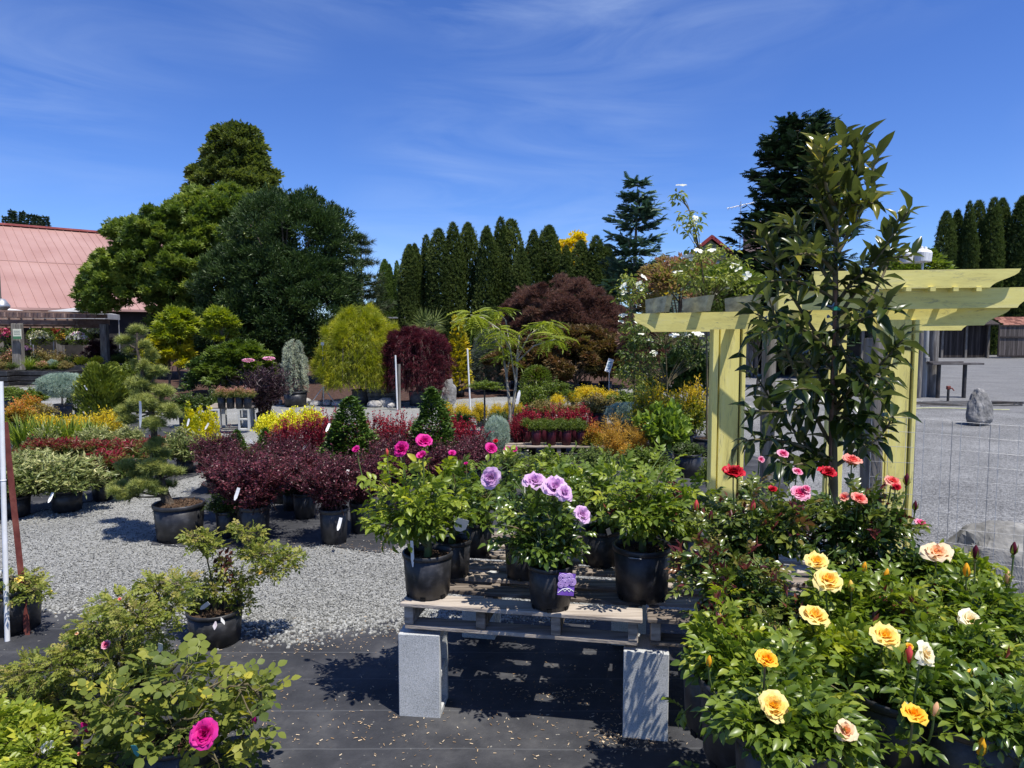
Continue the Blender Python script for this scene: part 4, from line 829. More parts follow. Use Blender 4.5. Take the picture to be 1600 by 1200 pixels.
# big maple, olive green
L_MAPLE = leafmat('maple_green', [(.022,.046,.011),(.050,.094,.020),(.092,.150,.030),(.15,.21,.048)], .5, .22, noise=.8)
bl = [(.9,-.2,1.7,2.2,2.2,1.3),(-1.9,-.6,3.1,1.6,1.5,1.1),(-1.9,0,3.3,1.9,1.9,1.5),(.2,0,4.0,2.4,2.3,2.6),(1.9,.3,3.2,2.2,2.0,2.6),(-.9,-.4,4.3,1.9,1.8,1.9),(1.2,.2,5.4,2.1,1.7,1.75),(-2.6,-.2,2.9,1.1,1.3,.9),(-1.4,0,5.0,1.35,1.3,1.0),(1.0,-.8,3.4,1.8,1.7,1.9)]
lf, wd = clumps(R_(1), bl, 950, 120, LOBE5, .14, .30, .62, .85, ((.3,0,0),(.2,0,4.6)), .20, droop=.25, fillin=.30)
place_tree('maple_tree', 'wide olive green maple with layered foliage at left', 'tree', 296, 27, lf, wd, L_MAPLE)
# tall tree behind
L_TALL = leafmat('tall_tree_green', [(.028,.050,.014),(.065,.10,.026),(.12,.16,.045)], .5, .2, noise=.5)
bl = [(0,0,9.0,2.7,2.4,3.2),(.3,0,11.8,1.7,1.6,2.3),(-1.0,0,10.5,1.7,1.5,1.4),(1.3,0,10.0,1.6,1.5,1.9),(1.5,0,8.0,1.8,1.5,1.6),(.1,0,13.1,.6,.6,1.0),(-1.7,.3,9.2,1.2,1,1.2),(1.0,0,11.8,.9,.8,1.2),(-.8,0,11.9,.7,.7,1.0),(2.0,0,9.4,1.0,.9,1.4),(-.3,0,12.9,.4,.4,.9)]
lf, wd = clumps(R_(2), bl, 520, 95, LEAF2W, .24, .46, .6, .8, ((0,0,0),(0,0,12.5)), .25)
place_tree('deciduous_tree', 'tallest green tree rising behind the olive maple', 'tree', 370, 44, lf, wd, L_TALL)
# dark evergreen mound
L_YEW = leafmat('dark_evergreen', [(.010,.026,.009),(.024,.052,.018),(.055,.10,.034)], .5, .08, .35, noise=1.0)
bl = [(0,-.5,1.1,2.35,1.4,1.1),(-.3,-.7,.7,2.4,1.2,.7),(1.1,-.5,2.9,1.2,1.3,1.4),(-1.0,-.2,1.6,1.7,1.5,1.2),(.2,0,4.0,1.9,1.9,2.4),(1.1,.2,3.6,1.55,1.6,2.6),(-1.0,-.3,2.6,1.6,1.6,2.0),(.6,-.5,2.2,1.9,1.7,2.0),(1.6,0,1.9,.95,1.3,2.2),(-1.9,-.2,1.4,.9,1.2,1.5),(-.4,-.8,1.4,1.6,1.3,1.5)]
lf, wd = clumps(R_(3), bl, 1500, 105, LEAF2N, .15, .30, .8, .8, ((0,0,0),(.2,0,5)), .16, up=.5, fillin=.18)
place_tree('evergreen_tree', 'broad dark green rounded evergreen right of the olive maple', 'tree', 439, 24.5, lf, wd, L_YEW)
# pine behind
L_DPINE = leafmat('dark_pine', [(.014,.028,.012),(.028,.05,.02),(.05,.08,.03)], .6, .05, noise=1)
lf, wd = whorls(R_(4), 8.0, 5.4, 16, NEEDLE, .46, 8, .1, .1, 20, .03, .25, .10, .45)
place_tree('pine_tree', 'dark irregular pine right behind the rounded evergreen', 'tree', 566, 45, lf, wd, L_DPINE)
# arborvitae hedge
L_THUJA = leafmat('arborvitae_dark', [(.017,.036,.011),(.038,.068,.018),(.072,.112,.030)], .6, .08, .25, noise=1.2)
L_THUJA2 = leafmat('arborvitae_light', [(.022,.05,.012),(.05,.10,.02),(.085,.15,.03)], .6, .08, .25, noise=1.2)
def thuja_mesh(seed, mat):
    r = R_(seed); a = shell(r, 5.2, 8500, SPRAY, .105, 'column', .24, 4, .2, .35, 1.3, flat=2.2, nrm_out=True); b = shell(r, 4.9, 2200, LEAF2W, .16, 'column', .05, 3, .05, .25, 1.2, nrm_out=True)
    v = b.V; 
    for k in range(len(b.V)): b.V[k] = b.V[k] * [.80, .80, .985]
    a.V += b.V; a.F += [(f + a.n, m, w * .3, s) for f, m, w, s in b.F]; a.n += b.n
    return a.mesh('arborvitae_crown', mat)
def trunk_mesh(): mb = MB(); tube(mb, [[0,0,0],[0,0,2.5]], [.05,.03], 6); return mb.mesh('trunk', M_BARK)
def thuja(i, px, top, w, D, label, group, mat, name='arborvitae_tree'):
    q = P(px, 517, D); H = CAMH + (517 - top) * D / FPX; W = w * D / FPX; sx = W / .92
    t = thing(name, label, 'tree', (q[0], D, 0), i * 1.7, group)
    t.rotation_euler = (math.sin(i * 5.1) * .018, math.cos(i * 3.7) * .018, i * 1.7); me = cached(('thuja', mat.name, i % 5), lambda: thuja_mesh(40 + i % 5, mat)); obj('crown', me, t, scale=(sx, sx, H / 5.2))
    obj('trunk', cached('thujatrunk', trunk_mesh), t, scale=(sx, sx, H / 5.2))
for i, (px, top, w, lb) in enumerate([(600, 405, 24, 'short pale green arborvitae, first at the left of the distant trio'), (612, 411, 18, 'short pale green arborvitae, middle of the distant trio'), (622, 412, 20, 'short pale green arborvitae, last of the distant trio by the dark hedge')]):
    thuja(i, px, top, w, 60, lb, 'distant arborvitae trio', L_THUJA2)
hl = [(638,382,34),(652,379,32),(668,374,34),(688,362,38),(709,352,37),(733,348,40),(757,351,38),(778,347,40),(799,348,42),(831,362,36),(859,353,46)]
nth = ['first (leftmost)', 'second', 'third', 'fourth', 'fifth', 'sixth', 'seventh', 'eighth', 'ninth', 'tenth', 'eleventh']
for i, (px, top, w) in enumerate(hl): thuja(i, px, top, w, 38 + (i % 3) * .5, 'tall dark pointed arborvitae, %s from the left in the central hedge row' % nth[i], 'arborvitaes in the central hedge', L_THUJA)
for i, (px, top, w, lb) in enumerate([(817,384,34,'lower arborvitae filling the gap between ninth and tenth hedge trees'),(884,390,36,'low dark arborvitae just right of the hedge in front of the golden tree'),(908,380,40,'dark conifer column right of the golden tree'),(930,372,44,'dark conifer column left of the blue green conifer'),(948,382,40,'dark conifer column touching the blue green conifer')]):
    thuja(i + 1, px, top, w, 36.5, lb, 'lower dark conifers at the hedge end', L_THUJA)
hr = [(1468,331,34),(1489,327,32),(1504,324,30),(1521,320,34),(1540,315,36),(1560,311,36),(1583,305,44),(1606,318,44)]
for i, (px, top, w) in enumerate(hr): thuja(i, px, top, w, 52 + (i % 2), 'dark arborvitae, %s from the left in the row beyond the yard fence' % nth[i], 'arborvitaes beyond the yard fence', L_THUJA)
# golden tree behind hedge
L_GOLDT = leafmat('golden_leaves', [(.16,.17,.015),(.34,.32,.025),(.48,.44,.04)], .5, .3, noise=.7)
bl = [(0,0,5.6,1.8,1.5,2.2),(.5,0,7.2,1.0,1.0,1.6),(-2.4,0,5.8,1.4,1.2,1.7),(2.6,0,5.2,2.0,1.3,1.8),(5.3,0,4.6,2.0,1.2,1.6)]
lf, wd = clumps(R_(6), bl, 120, 130, LEAF2W, .24, .5, .5, .8, ((0,0,0),(.3,0,6)), .15)
place_tree('golden_tree', 'bright golden yellow tree behind the right end of the hedge', 'tree', 883, 52, lf, wd, L_GOLDT)
# blue green irregular conifer
L_BLUE = leafmat('blue_green_conifer', [(.02,.055,.045),(.045,.10,.075),(.09,.16,.12)], .55, .06, noise=1)
lf, wd = whorls(R_(7), 8.1, 4.4, 17, FLATS, .44, 8, -.05, .06, 46, .035, .40, .11, .5, lean=.15, ex=.62)
place_tree('blue_conifer', 'blue green conifer with loose upswept branches', 'tree', 988, 30, lf, wd, L_BLUE)
# dark fir behind magnolia
L_FIR = leafmat('dark_fir', [(.006,.020,.010),(.014,.036,.018),(.03,.06,.03)], .55, .04, noise=1)
lf, wd = whorls(R_(8), 10.1, 6.6, 30, FLATS, .50, 11, .10, .05, 60, .03, .22, .12, .45, ex=.52)
place_tree('fir_tree', 'dark layered fir towering behind the magnolia', 'tree', 1242, 28, lf, wd, L_FIR)
# red-brown japanese maple
L_BRN = leafmat('bronze_maple', [(.045,.020,.016),(.095,.045,.034),(.15,.078,.055),(.12,.085,.04)], .55, .2, noise=1.5)
bl = [(0,0,1.9,1.85,1.6,1.55),(.4,-.3,1.5,1.9,1.5,1.2),(-1.0,0,1.5,1.1,1.1,1.0),(1.3,0,1.3,1.0,1.1,1.2)]
lf, wd = clumps(R_(9), bl, 330, 150, PALM7, .13, .30, .38, .6, ((0,0,0),(0,0,1.6)), .09, droop=.5)
place_tree('bronze_maple', 'wide domed red brown laceleaf maple in front of the hedge', 'tree', 879, 22, lf, wd, L_BRN)
L_BRG = leafmat('bronze_green_mix', [(.03,.035,.012),(.07,.06,.02),(.12,.06,.03),(.10,.12,.03)], .55, .2, noise=2)
bl = [(0,0,.9,1.5,1.0,.9),(-1.3,0,.7,1.2,.8,.75),(1.2,0,.8,1.0,.8,.8)]
lf, wd = clumps(R_(10), bl, 190, 120, LOBE5, .12, .26, .5, .7, ((0,0,0),(0,0,.9)), .05)
place_tree('maple_shrub', 'mixed bronze and green maple shrub below the domed red brown maple', 'shrub', 900, 19.5, lf, wd, L_BRG)
# small background greens
L_GRN = leafmat('mid_green', [(.03,.06,.012),(.07,.12,.022),(.13,.19,.035)], .5, .25, noise=1)
L_LIME = leafmat('lime_green', [(.06,.105,.014),(.13,.19,.025),(.24,.29,.045)], .5, .3, noise=1.2)
def small_tree(seed, name, label, cat, px, D, top, bot, w, mat, T=PALM5, ls=.09, nc=60, npc=60, cr=.2, flat=.45, group=None, trunk=True, droop=.2, blobs=None, form=None, wood=None, base=0, pot=None):
    z1 = CAMH + (517 - top) * D / FPX; z0 = CAMH + (517 - bot) * D / FPX; W = w * D / FPX; h = z1 - z0; r = R_(seed)
    bl = blobs or [(0, 0, z0 + h * .45, W * .48, W * .45, h * .55)] + [(r.uniform(-.22, .22) * W, r.uniform(-.2, .2) * W, z0 + h * r.uniform(.3, .8), W * .3, W * .3, h * .26) for _ in range(4)]
    lf, wd = clumps(r, bl, nc, npc, T, ls, cr, flat, .65, ((0,0,base),(0,0,z0 + h * .6)), max(.02, .03 * W), droop=droop, limbs=14)
    t = place_tree(name, label, cat, px, D, lf, wd, mat, wood, group)
    if pot: add_pot(t, pot[0], pot[1])
    return t
small_tree(20, 'maple_sapling', 'lime green young maple under the dark side of the big maple', 'tree', 277, 20.5, 486, 545, 58, L_LIME, LOBE5, .15, 60, 45, .22)
small_tree(21, 'maple_sapling', 'pointed lime green maple with light tips against the dark evergreen', 'tree', 346, 20, 487, 545, 42, L_LIME, LOBE5, .14, 40, 45, .2)
small_tree(22, 'maple_shrub', 'low mid green maple left of the purple elder', 'shrub', 372, 19, 538, 610, 105, L_GRN, LOBE5, .13, 110, 60, .22)
small_tree(23, 'yellow_maple', 'small yellow topped maple with rounded crown on a bare trunk', 'tree', 262, 20.5, 526, 582, 72, leafmat('yellow_lime', [(.11,.15,.014),(.24,.27,.022),(.40,.39,.04)], .5, .3), LOBE5, .12, 70, 70, .2, .5)
small_tree(24, 'green_shrub', 'dark green leafy shrub right of the small yellow maple', 'shrub', 325, 19.5, 555, 628, 70, leafmat('deep_green', [(.015,.035,.010),(.03,.065,.016),(.065,.12,.03)], .4, .12), LEAF2, .10, 70, 70, .2)
small_tree(25, 'background_tree', 'loose green tree behind the drum shaped yard lamp', 'tree', 1425, 40, 395, 480, 90, L_GRN, LEAF2W, .22, 80, 90, .5)
small_tree(26, 'purple_maple', 'dark purple maple inside the shade structure', 'tree', 152, 28.5, 520, 588, 42, leafmat('dark_purple', [(.02,.008,.012),(.045,.014,.022),(.08,.025,.035)], .5, .15), PALM5, .12, 50, 60, .2)
# shrubs in the far bed right
for i, (px, D, top, bot, w, m, T, lb) in enumerate([
    (1060, 17, 402, 510, 130, 'pinkish', LEAF2, 'tall shrub with pink and orange new leaves behind the arbor'),
    (1135, 14, 425, 500, 90, 'grn', LEAF2, 'mid green shrub above the left arbor beam'),
    (1185, 22, 500, 545, 70, 'grn', LEAF2, 'low dark shrub seen between the left arbor posts')]):
    mt = leafmat('pink_new_growth', [(.07,.11,.03),(.15,.16,.05),(.24,.15,.08),(.30,.13,.10)], .45, .3) if m == 'pinkish' else L_GRN
    small_tree(30 + i, 'leafy_shrub', lb, 'shrub', px, D, top, bot, w, mt, T, .13, 90, 55, .26, .6)
small_tree(36, 'copper_maple', 'copper leaved small maple behind the white dogwood flowers', 'tree', 1015, 16.5, 500, 595, 85, L_BRN, PALM5, .12, 90, 70, .2)
small_tree(37, 'leafy_shrub', 'dark green shrub in shade beneath the dogwood, left of the arbor post', 'shrub', 1078, 14.5, 545, 640, 70, leafmat('deep_green', [(0,0,0)]), LEAF2, .11, 80, 70, .2)
# weeping yellow false cypress / laceleaf
def weeping(seed, W, H, n, per, T, ls, z0=.2, tr=.03, spread=.03, top=.92, fall=.30):
    r = R_(seed); lf, wd = MB(), MB(); tube(wd, [[0,0,0],[.02,0,H*.5],[0,0,H*top]], [tr, tr*.8, tr*.4], 8); PP, DD, VV = [], [], []
    for i in range(n):
        ph = r.uniform(0, 6.283); rr = W / 2 * math.sqrt(r.uniform(.02, 1)); dr = np.array([math.cos(ph), math.sin(ph), 0]); zt = H * top * (1 - fall * (rr / (W/2)) ** 2.6) * r.uniform(.74, 1.06) * (1 + .08 * math.sin(3 * ph + seed) * rr / W * 2); ze = max(z0, zt - r.uniform(.25, .85) * H * (.35 + rr / W))
        if r.uniform() < .45: ze = z0 + r.uniform(0, .25) * H * (1.2 - 2 * rr / W * .8)
        t = np.linspace(0, 1, 8)[:, None]; p0 = np.array([0, 0, zt * .8]); p1 = dr * rr * .5 + [0, 0, zt + .06 * H]; p2 = dr * rr + [0, 0, zt * .9]; c = (1-t)**2*p0 + 2*t*(1-t)*p1 + t*t*p2
        u = np.linspace(0, 1, 6)[1:, None]; dn = dr * rr * (1 + .08 * u) + np.concatenate([0*u, 0*u, zt*.9 + (ze - zt*.9) * u], 1); c = np.concatenate([c, dn]) 
        tube(wd, c, np.linspace(tr * .25, .003, len(c)), 3, cap=False)
        q = r.uniform(.25, 1, per); f = q * (len(c) - 1); k0 = np.minimum(f.astype(int), len(c) - 2); w = (f - k0)[:, None]
        PP.append(c[k0]*(1-w) + c[k0+1]*w + r.normal(size=(per, 3)) * spread); tg = unit(c[k0+1]-c[k0]); DD.append(tg * .6 + dr * .35 + r.normal(size=(per,3)) * .35 + [0,0,-.35]); VV.append(np.full(per, r.normal(.5, .13)))
    p = np.concatenate(PP); p[:, 2] = np.maximum(p[:, 2], .05); d = np.concatenate(DD); N = len(p)
    scatter(lf, T, p, orient(r, d, .7, .6), ls * r.uniform(.6, 1.2, N), 0, np.clip(np.concatenate(VV) + r.normal(0, .14, N), 0, 1)); return lf, wd
D = 19.0; q = G(563, 632)
lf, wd = weeping(50, 1.62, 2.45, 430, 60, tuft(6, .05, 9, .35), .17, .45, .035, .045)
l2, w2 = clumps(R_(55), [(0,0,1.35,.85,.8,.85),(-.35,0,1.0,.65,.6,.6),(.40,0,.95,.62,.6,.6),(.1,0,1.75,.5,.5,.6),(-.15,0,2.05,.3,.3,.3)], 150, 75, tuft(6, .06, 9, .45), .15, .20, .6, .8, droop=1.6); mergemb(lf, l2)
t = place_tree('weeping_tree', 'feathery yellow green weeping tree in a grey pot', 'tree', 563, q[1], lf, wd, leafmat('feathery_yellow', [(.07,.11,.012),(.165,.215,.02),(.33,.36,.035)], .5, .3)); add_pot(t, .46, .36, M_POTG)
q = G(648, 632); lf, wd = weeping(51, 1.5, 1.95, 300, 50, PALM7, .10, .35, .03, .03, fall=.2); l2, w2 = clumps(R_(56), [(0,0,1.15,.76,.7,.68),(-.3,0,1.2,.5,.5,.5),(.3,0,1.15,.5,.5,.5)], 150, 60, PALM7, .10, .15, .5, .7, droop=1.2); mergemb(lf, l2)
t = place_tree('red_maple', 'deep burgundy laceleaf maple in a grey pot', 'tree', 650, q[1] - .2, lf, wd, leafmat('burgundy_lace', [(.03,.006,.010),(.075,.014,.020),(.14,.028,.035)], .5, .22)); add_pot(t, .38, .34, M_POTG)
q = G(458, 635); lf, wd = weeping(52, .62, 1.62, 110, 75, NEEDLE, .055, .30, .03, .012, fall=.1)
t = place_tree('weeping_cedar', 'silver blue weeping cedar hanging over its black pot', 'tree', 459, q[1], lf, wd, leafmat('silver_blue', [(.10,.15,.14),(.20,.27,.26),(.34,.42,.40)], .6, .05)); add_pot(t, .56, .36)
# conifers of the middle row
def conifer(seed, name, label, px, by, top, w, mat, form='cone', T=SPRAY, ls=.06, n=5000, lump=.25, potw=None, cat='conifer', zoff=.25):
    q = G(px, by); D = q[1]; H = CAMH + (517 - top) * D / FPX; W = w * D / FPX; t = thing(name, label, cat, q, seed)
    lf = shell(R_(seed), (H - zoff) / W, n, T, ls / W, form, lump, 5, .3, .5, .5); obj('foliage', lf, t, loc=(0,0,zoff), scale=W, mats=mat)
    mb = MB(); tube(mb, [[0,0,0],[0,0,H*.6]], [.03*W+.01, .01], 6); obj('trunk', mb, t, mats=M_BARK)
    if potw: add_pot(t, potw * D / FPX, zoff * 1.08)
    return t
L_GOLDC = leafmat('gold_conifer', [(.10,.13,.015),(.24,.25,.025),(.46,.42,.04)], .55, .15)
L_BGREY = leafmat('blue_grey_conifer', [(.035,.06,.055),(.075,.11,.10),(.14,.19,.18)], .6, .05)
conifer(61, 'golden_conifer', 'irregular golden green cone conifer right of the burgundy maple', 717, 620, 500, 36, L_GOLDC, 'cone', FLATS, .16, 2200, .35, 20)
conifer(62, 'blue_grey_conifer', 'blue grey bushy conifer behind the white upright pipe', 765, 612, 518, 56, L_BGREY, 'egg', NEEDLE, .14, 3200, .3, 24)
conifer(63, 'golden_conifer', 'slim bright golden column conifer behind the forked trunk', 804, 606, 520, 20, leafmat('bright_gold', [(.22,.24,.02),(.42,.40,.03),(.58,.52,.05)], .5, .15), 'column', FLATS, .12, 1500, .15, 14)
conifer(64, 'green_shrub', 'fine leaved green shrub behind the forked trunk', 838, 622, 572, 52, L_GRN, 'dome', LEAF2N, .07, 4000, .15, None, 'shrub', .1)
conifer(65, 'green_shrub', 'upright leafy green shrub between the domed maple and flat topped plants', 862, 612, 535, 52, leafmat('leafy_green', [(.04,.07,.015),(.09,.14,.03),(.16,.22,.04)], .5, .2), 'egg', LEAF2, .12, 2600, .3, None, 'shrub', .1)
for i, (px, lb) in enumerate(((914, 'flat topped lime plant, left of two below the bronze maple'), (946, 'flat topped lime plant, right of two below the bronze maple'))):
    q = G(px, 612); D = q[1]; t = thing('flat_topped_plant', lb, 'shrub', q, i, 'flat topped lime plants'); W = 38 * D / FPX; z1 = CAMH + (517 - 566) * D / FPX
    lf = shell(R_(70 + i), .34, 2600, LEAF2N, .07, 'dome', .06, 5, .15, .6, 1.0); obj('foliage', lf, t, loc=(0,0,z1 - .34*W), scale=W, mats=L_LIME)
    lf = shell(R_(75 + i), .3, 1500, LEAF2N, .08, 'ball', .1, 5, .3, .6, 0); obj('underleaves', lf, t, loc=(0,0,z1 - .52*W), scale=(W*.9, W*.9, W), mats=leafmat('deep_green', [(0,0,0)]))
    mb = MB()
    for k in range(4): tube(mb, [[.04*math.cos(k*1.6),.04*math.sin(k*1.6),0],[.2*math.cos(k*1.6),.2*math.sin(k*1.6),z1*.8]], .015, 5)
    obj('stems', mb, t, mats=M_BARK); add_pot(t, .4, .3)
# palm
q = P(672, 517, 24); t = thing('fan_palm', 'green fan palm poking up behind the burgundy maple', 'palm', (q[0], 24, 0)); r = R_(5); lf = MB(); wd = MB(); tube(wd, [[0,0,0],[0,0,1.5]], [.10,.09], 8); FAN = star(13, .08, 230)
for k in range(16):
    ph = r.uniform(0, 6.28); el = r.uniform(.1, 1.3); d = np.array([math.cos(ph)*math.cos(el), math.sin(ph)*math.cos(el), math.sin(el)]); c = np.array([0,0,1.5]) + np.linspace(0,1,4)[:,None] * d * .55; tube(wd, c, .012, 4)
    scatter(lf, FAN, c[-1:] , frames(d[None], np.array([[0,0,1.0]]) + r.normal(size=(1,3))*.3), .62, 0, r.uniform(.3,.8,1))
obj('fronds', lf, t, mats=leafmat('palm_green', [(.05,.08,.03),(.10,.15,.06),(.2,.26,.12)], .45, .1)); obj('trunk', wd, t, mats=M_BARK)
# staghorn-like tree with pinnate fronds on a forked bare trunk
q = G(797, 702); D = q[1]; t = thing('pinnate_tree', 'slender forked tree with pale bark and long fern like green leaves', 'tree', q)
def LQ(px, py, dy=0): return P(px, py, D + dy) - q
wd = MB(); r = R_(14)
br = [[(795,702,0),(797,640,0),(791,585,.0),(785,545,.05)], [(800,702,.02),(800,650,.03),(806,600,0),(808,560,0),(811,523,0)], [(806,600,0),(797,545,-.1),(780,515,-.2)], [(791,590,0),(796,560,.2),(788,520,.3)], [(808,560,0),(826,525,.1),(850,508,.1)], [(808,565,0),(835,540,-.2),(868,530,-.3)], [(785,545,.05),(762,515,0),(745,500,-.1)], [(780,515,-.2),(755,497,-.2),(735,492,-.3)], [(797,545,0),(790,500,.1),(775,485,.2)], [(826,525,.1),(842,512,.3),(860,505,.5)]]
tips = []
for i, b in enumerate(br):
    c = np.array([LQ(*x) for x in b]); tube(wd, c, np.linspace(.026 if i < 2 else .014, .014 if i < 2 else .006, len(c)), 7); 
    if i != 1: tips.append((c[-1], c[-1] - c[-2])); tips.append((c[-2] * .4 + c[-1] * .6, c[-1] - c[-2]))
pp, dd = [], []
for tp, dv in tips:
    for k in range(9):
        a = r.uniform(0, 6.283); d = unit(unit(dv) * .30 + np.array([math.cos(a), math.sin(a) , r.uniform(-.35, .4)])); pp.append(tp + r.normal(size=3) * .03); dd.append(d)
lf = MB(); scatter(lf, PINN, np.array(pp), frames(np.array(dd), np.array([[0,0,1.0]]) + r.normal(size=(len(pp),3))*.15), .36 * r.uniform(.7, 1.15, len(pp)), 0, r.uniform(.1, .9, len(pp)))
obj('trunk', wd, t, mats=noisemat('pale_smooth_bark', [(.20,.17,.12),(.32,.29,.22),(.44,.41,.34)], 12, 5, .8, .2, 40)); obj('crown', lf, t, mats=leafmat('fern_green', [(.06,.10,.02),(.12,.18,.03),(.21,.27,.05)], .5, .35))
add_tag(t, LQ(812, 610, -.03), .045, .2, (2.9, .2, 0)); add_pot(t, .30, .24)
# distant firs behind the barn
L_FARF = leafmat('far_fir', [(.012,.03,.02),(.02,.045,.028),(.035,.06,.04)], .7, 0)
def far_fir():
    a, b = whorls(R_(90), 10, 3.6, 22, FLATS, .9, 9, .35, .05, 22, .02, .02, .12, .25)
    return a, b
fm = None
for i, (px, top, w) in enumerate([(3,349,7),(16,345,9),(29,336,16),(44,338,13),(55,342,11),(64,343,12),(71,345,10),(80,345,13)]):
    D = 210 + i; q = P(px, 517, D); H = CAMH + (517 - top) * D / FPX + 1; W = w * D / FPX
    fm = fm or [m.mesh('fir', mt) for m, mt in zip(far_fir(), (L_FARF, M_BARK))]
    t = thing('distant_fir', 'tiny distant dark fir over the red roof, %s from the left' % ['first','second','third and tallest','fourth','fifth','sixth','seventh','last'][i], 'tree', (q[0], D, 0), i, 'firs on the horizon behind the barn')
    zb = 26.0; obj('crown', fm[0], t, loc=(0,0,zb-4), scale=(W/2.4, W/2.4, (H-zb+4)/10)); mb = MB(); tube(mb, [[0,0,0],[0,0,zb]], .4, 6); obj('trunk', mb, t, mats=M_BARK)
# ------------------------------------------------------------------ dogwoods and magnolia
def bract_flower(r):   # white four-bract dogwood flower, diameter 1
    it = []
    pet = (np.array([[0,0,0],[.20,.22,.04],[.21,.42,.03],[0,.5,-.02],[-.21,.42,.03],[-.20,.22,.04]]), [np.array([[0,1,2,3],[0,3,4,5]])])
    for k in range(4): it.append(xf(pet, rotz(k*math.pi/2), 1.0, [0,0,.01*k]))
    return merge(it)
DOG = bract_flower(None); M_BRACT = leafmat('white_bract', [(.62,.62,.55),(.74,.74,.68),(.8,.8,.76)], .6, .25)
def bract_mesh():
    m = MB(); m.add(DOG[0], DOG[1], 0, .5); lathe(m, [(0, .0), (.05, .02), (.05, .06), (0, .08)], 6, mat=0, val=.2); return m.mesh('flower', M_BRACT)
def dogwood(seed, label, px, by, trunk_pts, blobs, nfl, n=140, npc=12, ls=.075, mat=None, potw=.3, extra_tips=()):
    q = G(px, by); D = q[1]; r = R_(seed); t = thing('dogwood', label, 'tree', q, 0, 'potted dogwoods with white flowers'); wd = MB(); lf = MB(); fl = MB()
    L = lambda a, b, c=0: P(a, b, D + c) - q
    tp = np.array([L(*x) for x in trunk_pts]); tube(wd, tp, np.linspace(.016, .006, len(tp)), 7)
    C = []
    for (a, b, c, w, h) in blobs:
        c0 = L(a, b, c); W, Hh = w * D / FPX / 2, h * D / FPX / 2; k = max(4, int(n * w * h / sum(x[3] * x[4] for x in blobs)))
        for _ in range(k):
            e = rsph(r, 1)[0] * r.uniform(.2, 1) ** .5; cc = c0 + e * [W, W, Hh]; C.append(cc); s = tp[int(np.argmin(np.abs(tp[:, 2] - (cc[2] - .2))))]
            k2 = np.linspace(0, 1, 5)[:, None]; m = (s + cc) / 2 + [0, 0, .05]; tube(wd, (1-k2)**2*s + 2*k2*(1-k2)*m + k2**2*cc, np.linspace(.006, .002, 5), 4, cap=False)
    C = np.array(C); N = len(C) * npc; ci = np.repeat(np.arange(len(C)), npc); o = rsph(r, N) * [1, 1, .5]; p = C[ci] + o * .07
    scatter(lf, LEAFL, p, orient(r, o + [0, 0, -.35], 1.0, .5), ls * r.uniform(.6, 1.2, N), 0, np.clip(r.normal(.5, .22, N), 0, 1))
    if nfl:
        ii = r.choice(len(C), nfl); pf = C[ii] + r.normal(size=(nfl, 3)) * .05 + [0, -.06, .08]
        for c_ in pf:
            o_ = obj('flower', cached('bractflower', lambda: bract_mesh()), t, loc=c_, scale=.15 * r.uniform(.7, 1.1)); o_.rotation_mode = 'QUATERNION'; o_.rotation_quaternion = Vector(np.array([0, -.35, 1.0]) + r.normal(size=3) * .35).to_track_quat('Z', 'Y')
    obj('trunk', wd, t, mats=M_STEM); obj('foliage', lf, t, mats=mat or L_GRN); add_pot(t, potw, .26); return t
L_DOG = leafmat('dogwood_green', [(.05,.09,.02),(.12,.17,.04),(.22,.27,.08)], .45, .3)
dogwood(101, 'lanky dogwood whose tip rises above the left arbor beam, white flowers in its upper crown', 1104, 712, [(1104,712),(1105,600),(1104,480),(1095,400),(1078,330),(1060,303)], [(1110,420,0,120,80),(1080,350,0,40,50),(1065,310,0,22,24),(1140,450,-.2,80,50)], 22, 105, 10, .085, L_DOG, .40)
dogwood(102, 'dogwood with white flowers left of the arbor below the beam', 1045, 690, [(1045,690),(1042,600),(1040,540),(1040,480)], [(1040,520,0,130,60),(1000,560,0,70,70),(1085,540,.2,60,70)], 22, 150, 10, .08, leafmat('dogwood_dark', [(.02,.045,.012),(.045,.08,.02),(.10,.15,.04)], .45, .2), .34)
dogwood(103, 'small dogwood with few white flowers beside the bronze maple', 990, 680, [(990,680),(991,600),(990,520),(982,450)], [(985,455,0,50,60),(990,510,0,45,60),(985,590,0,60,50)], 10, 70, 11, .08, L_DOG, .30)
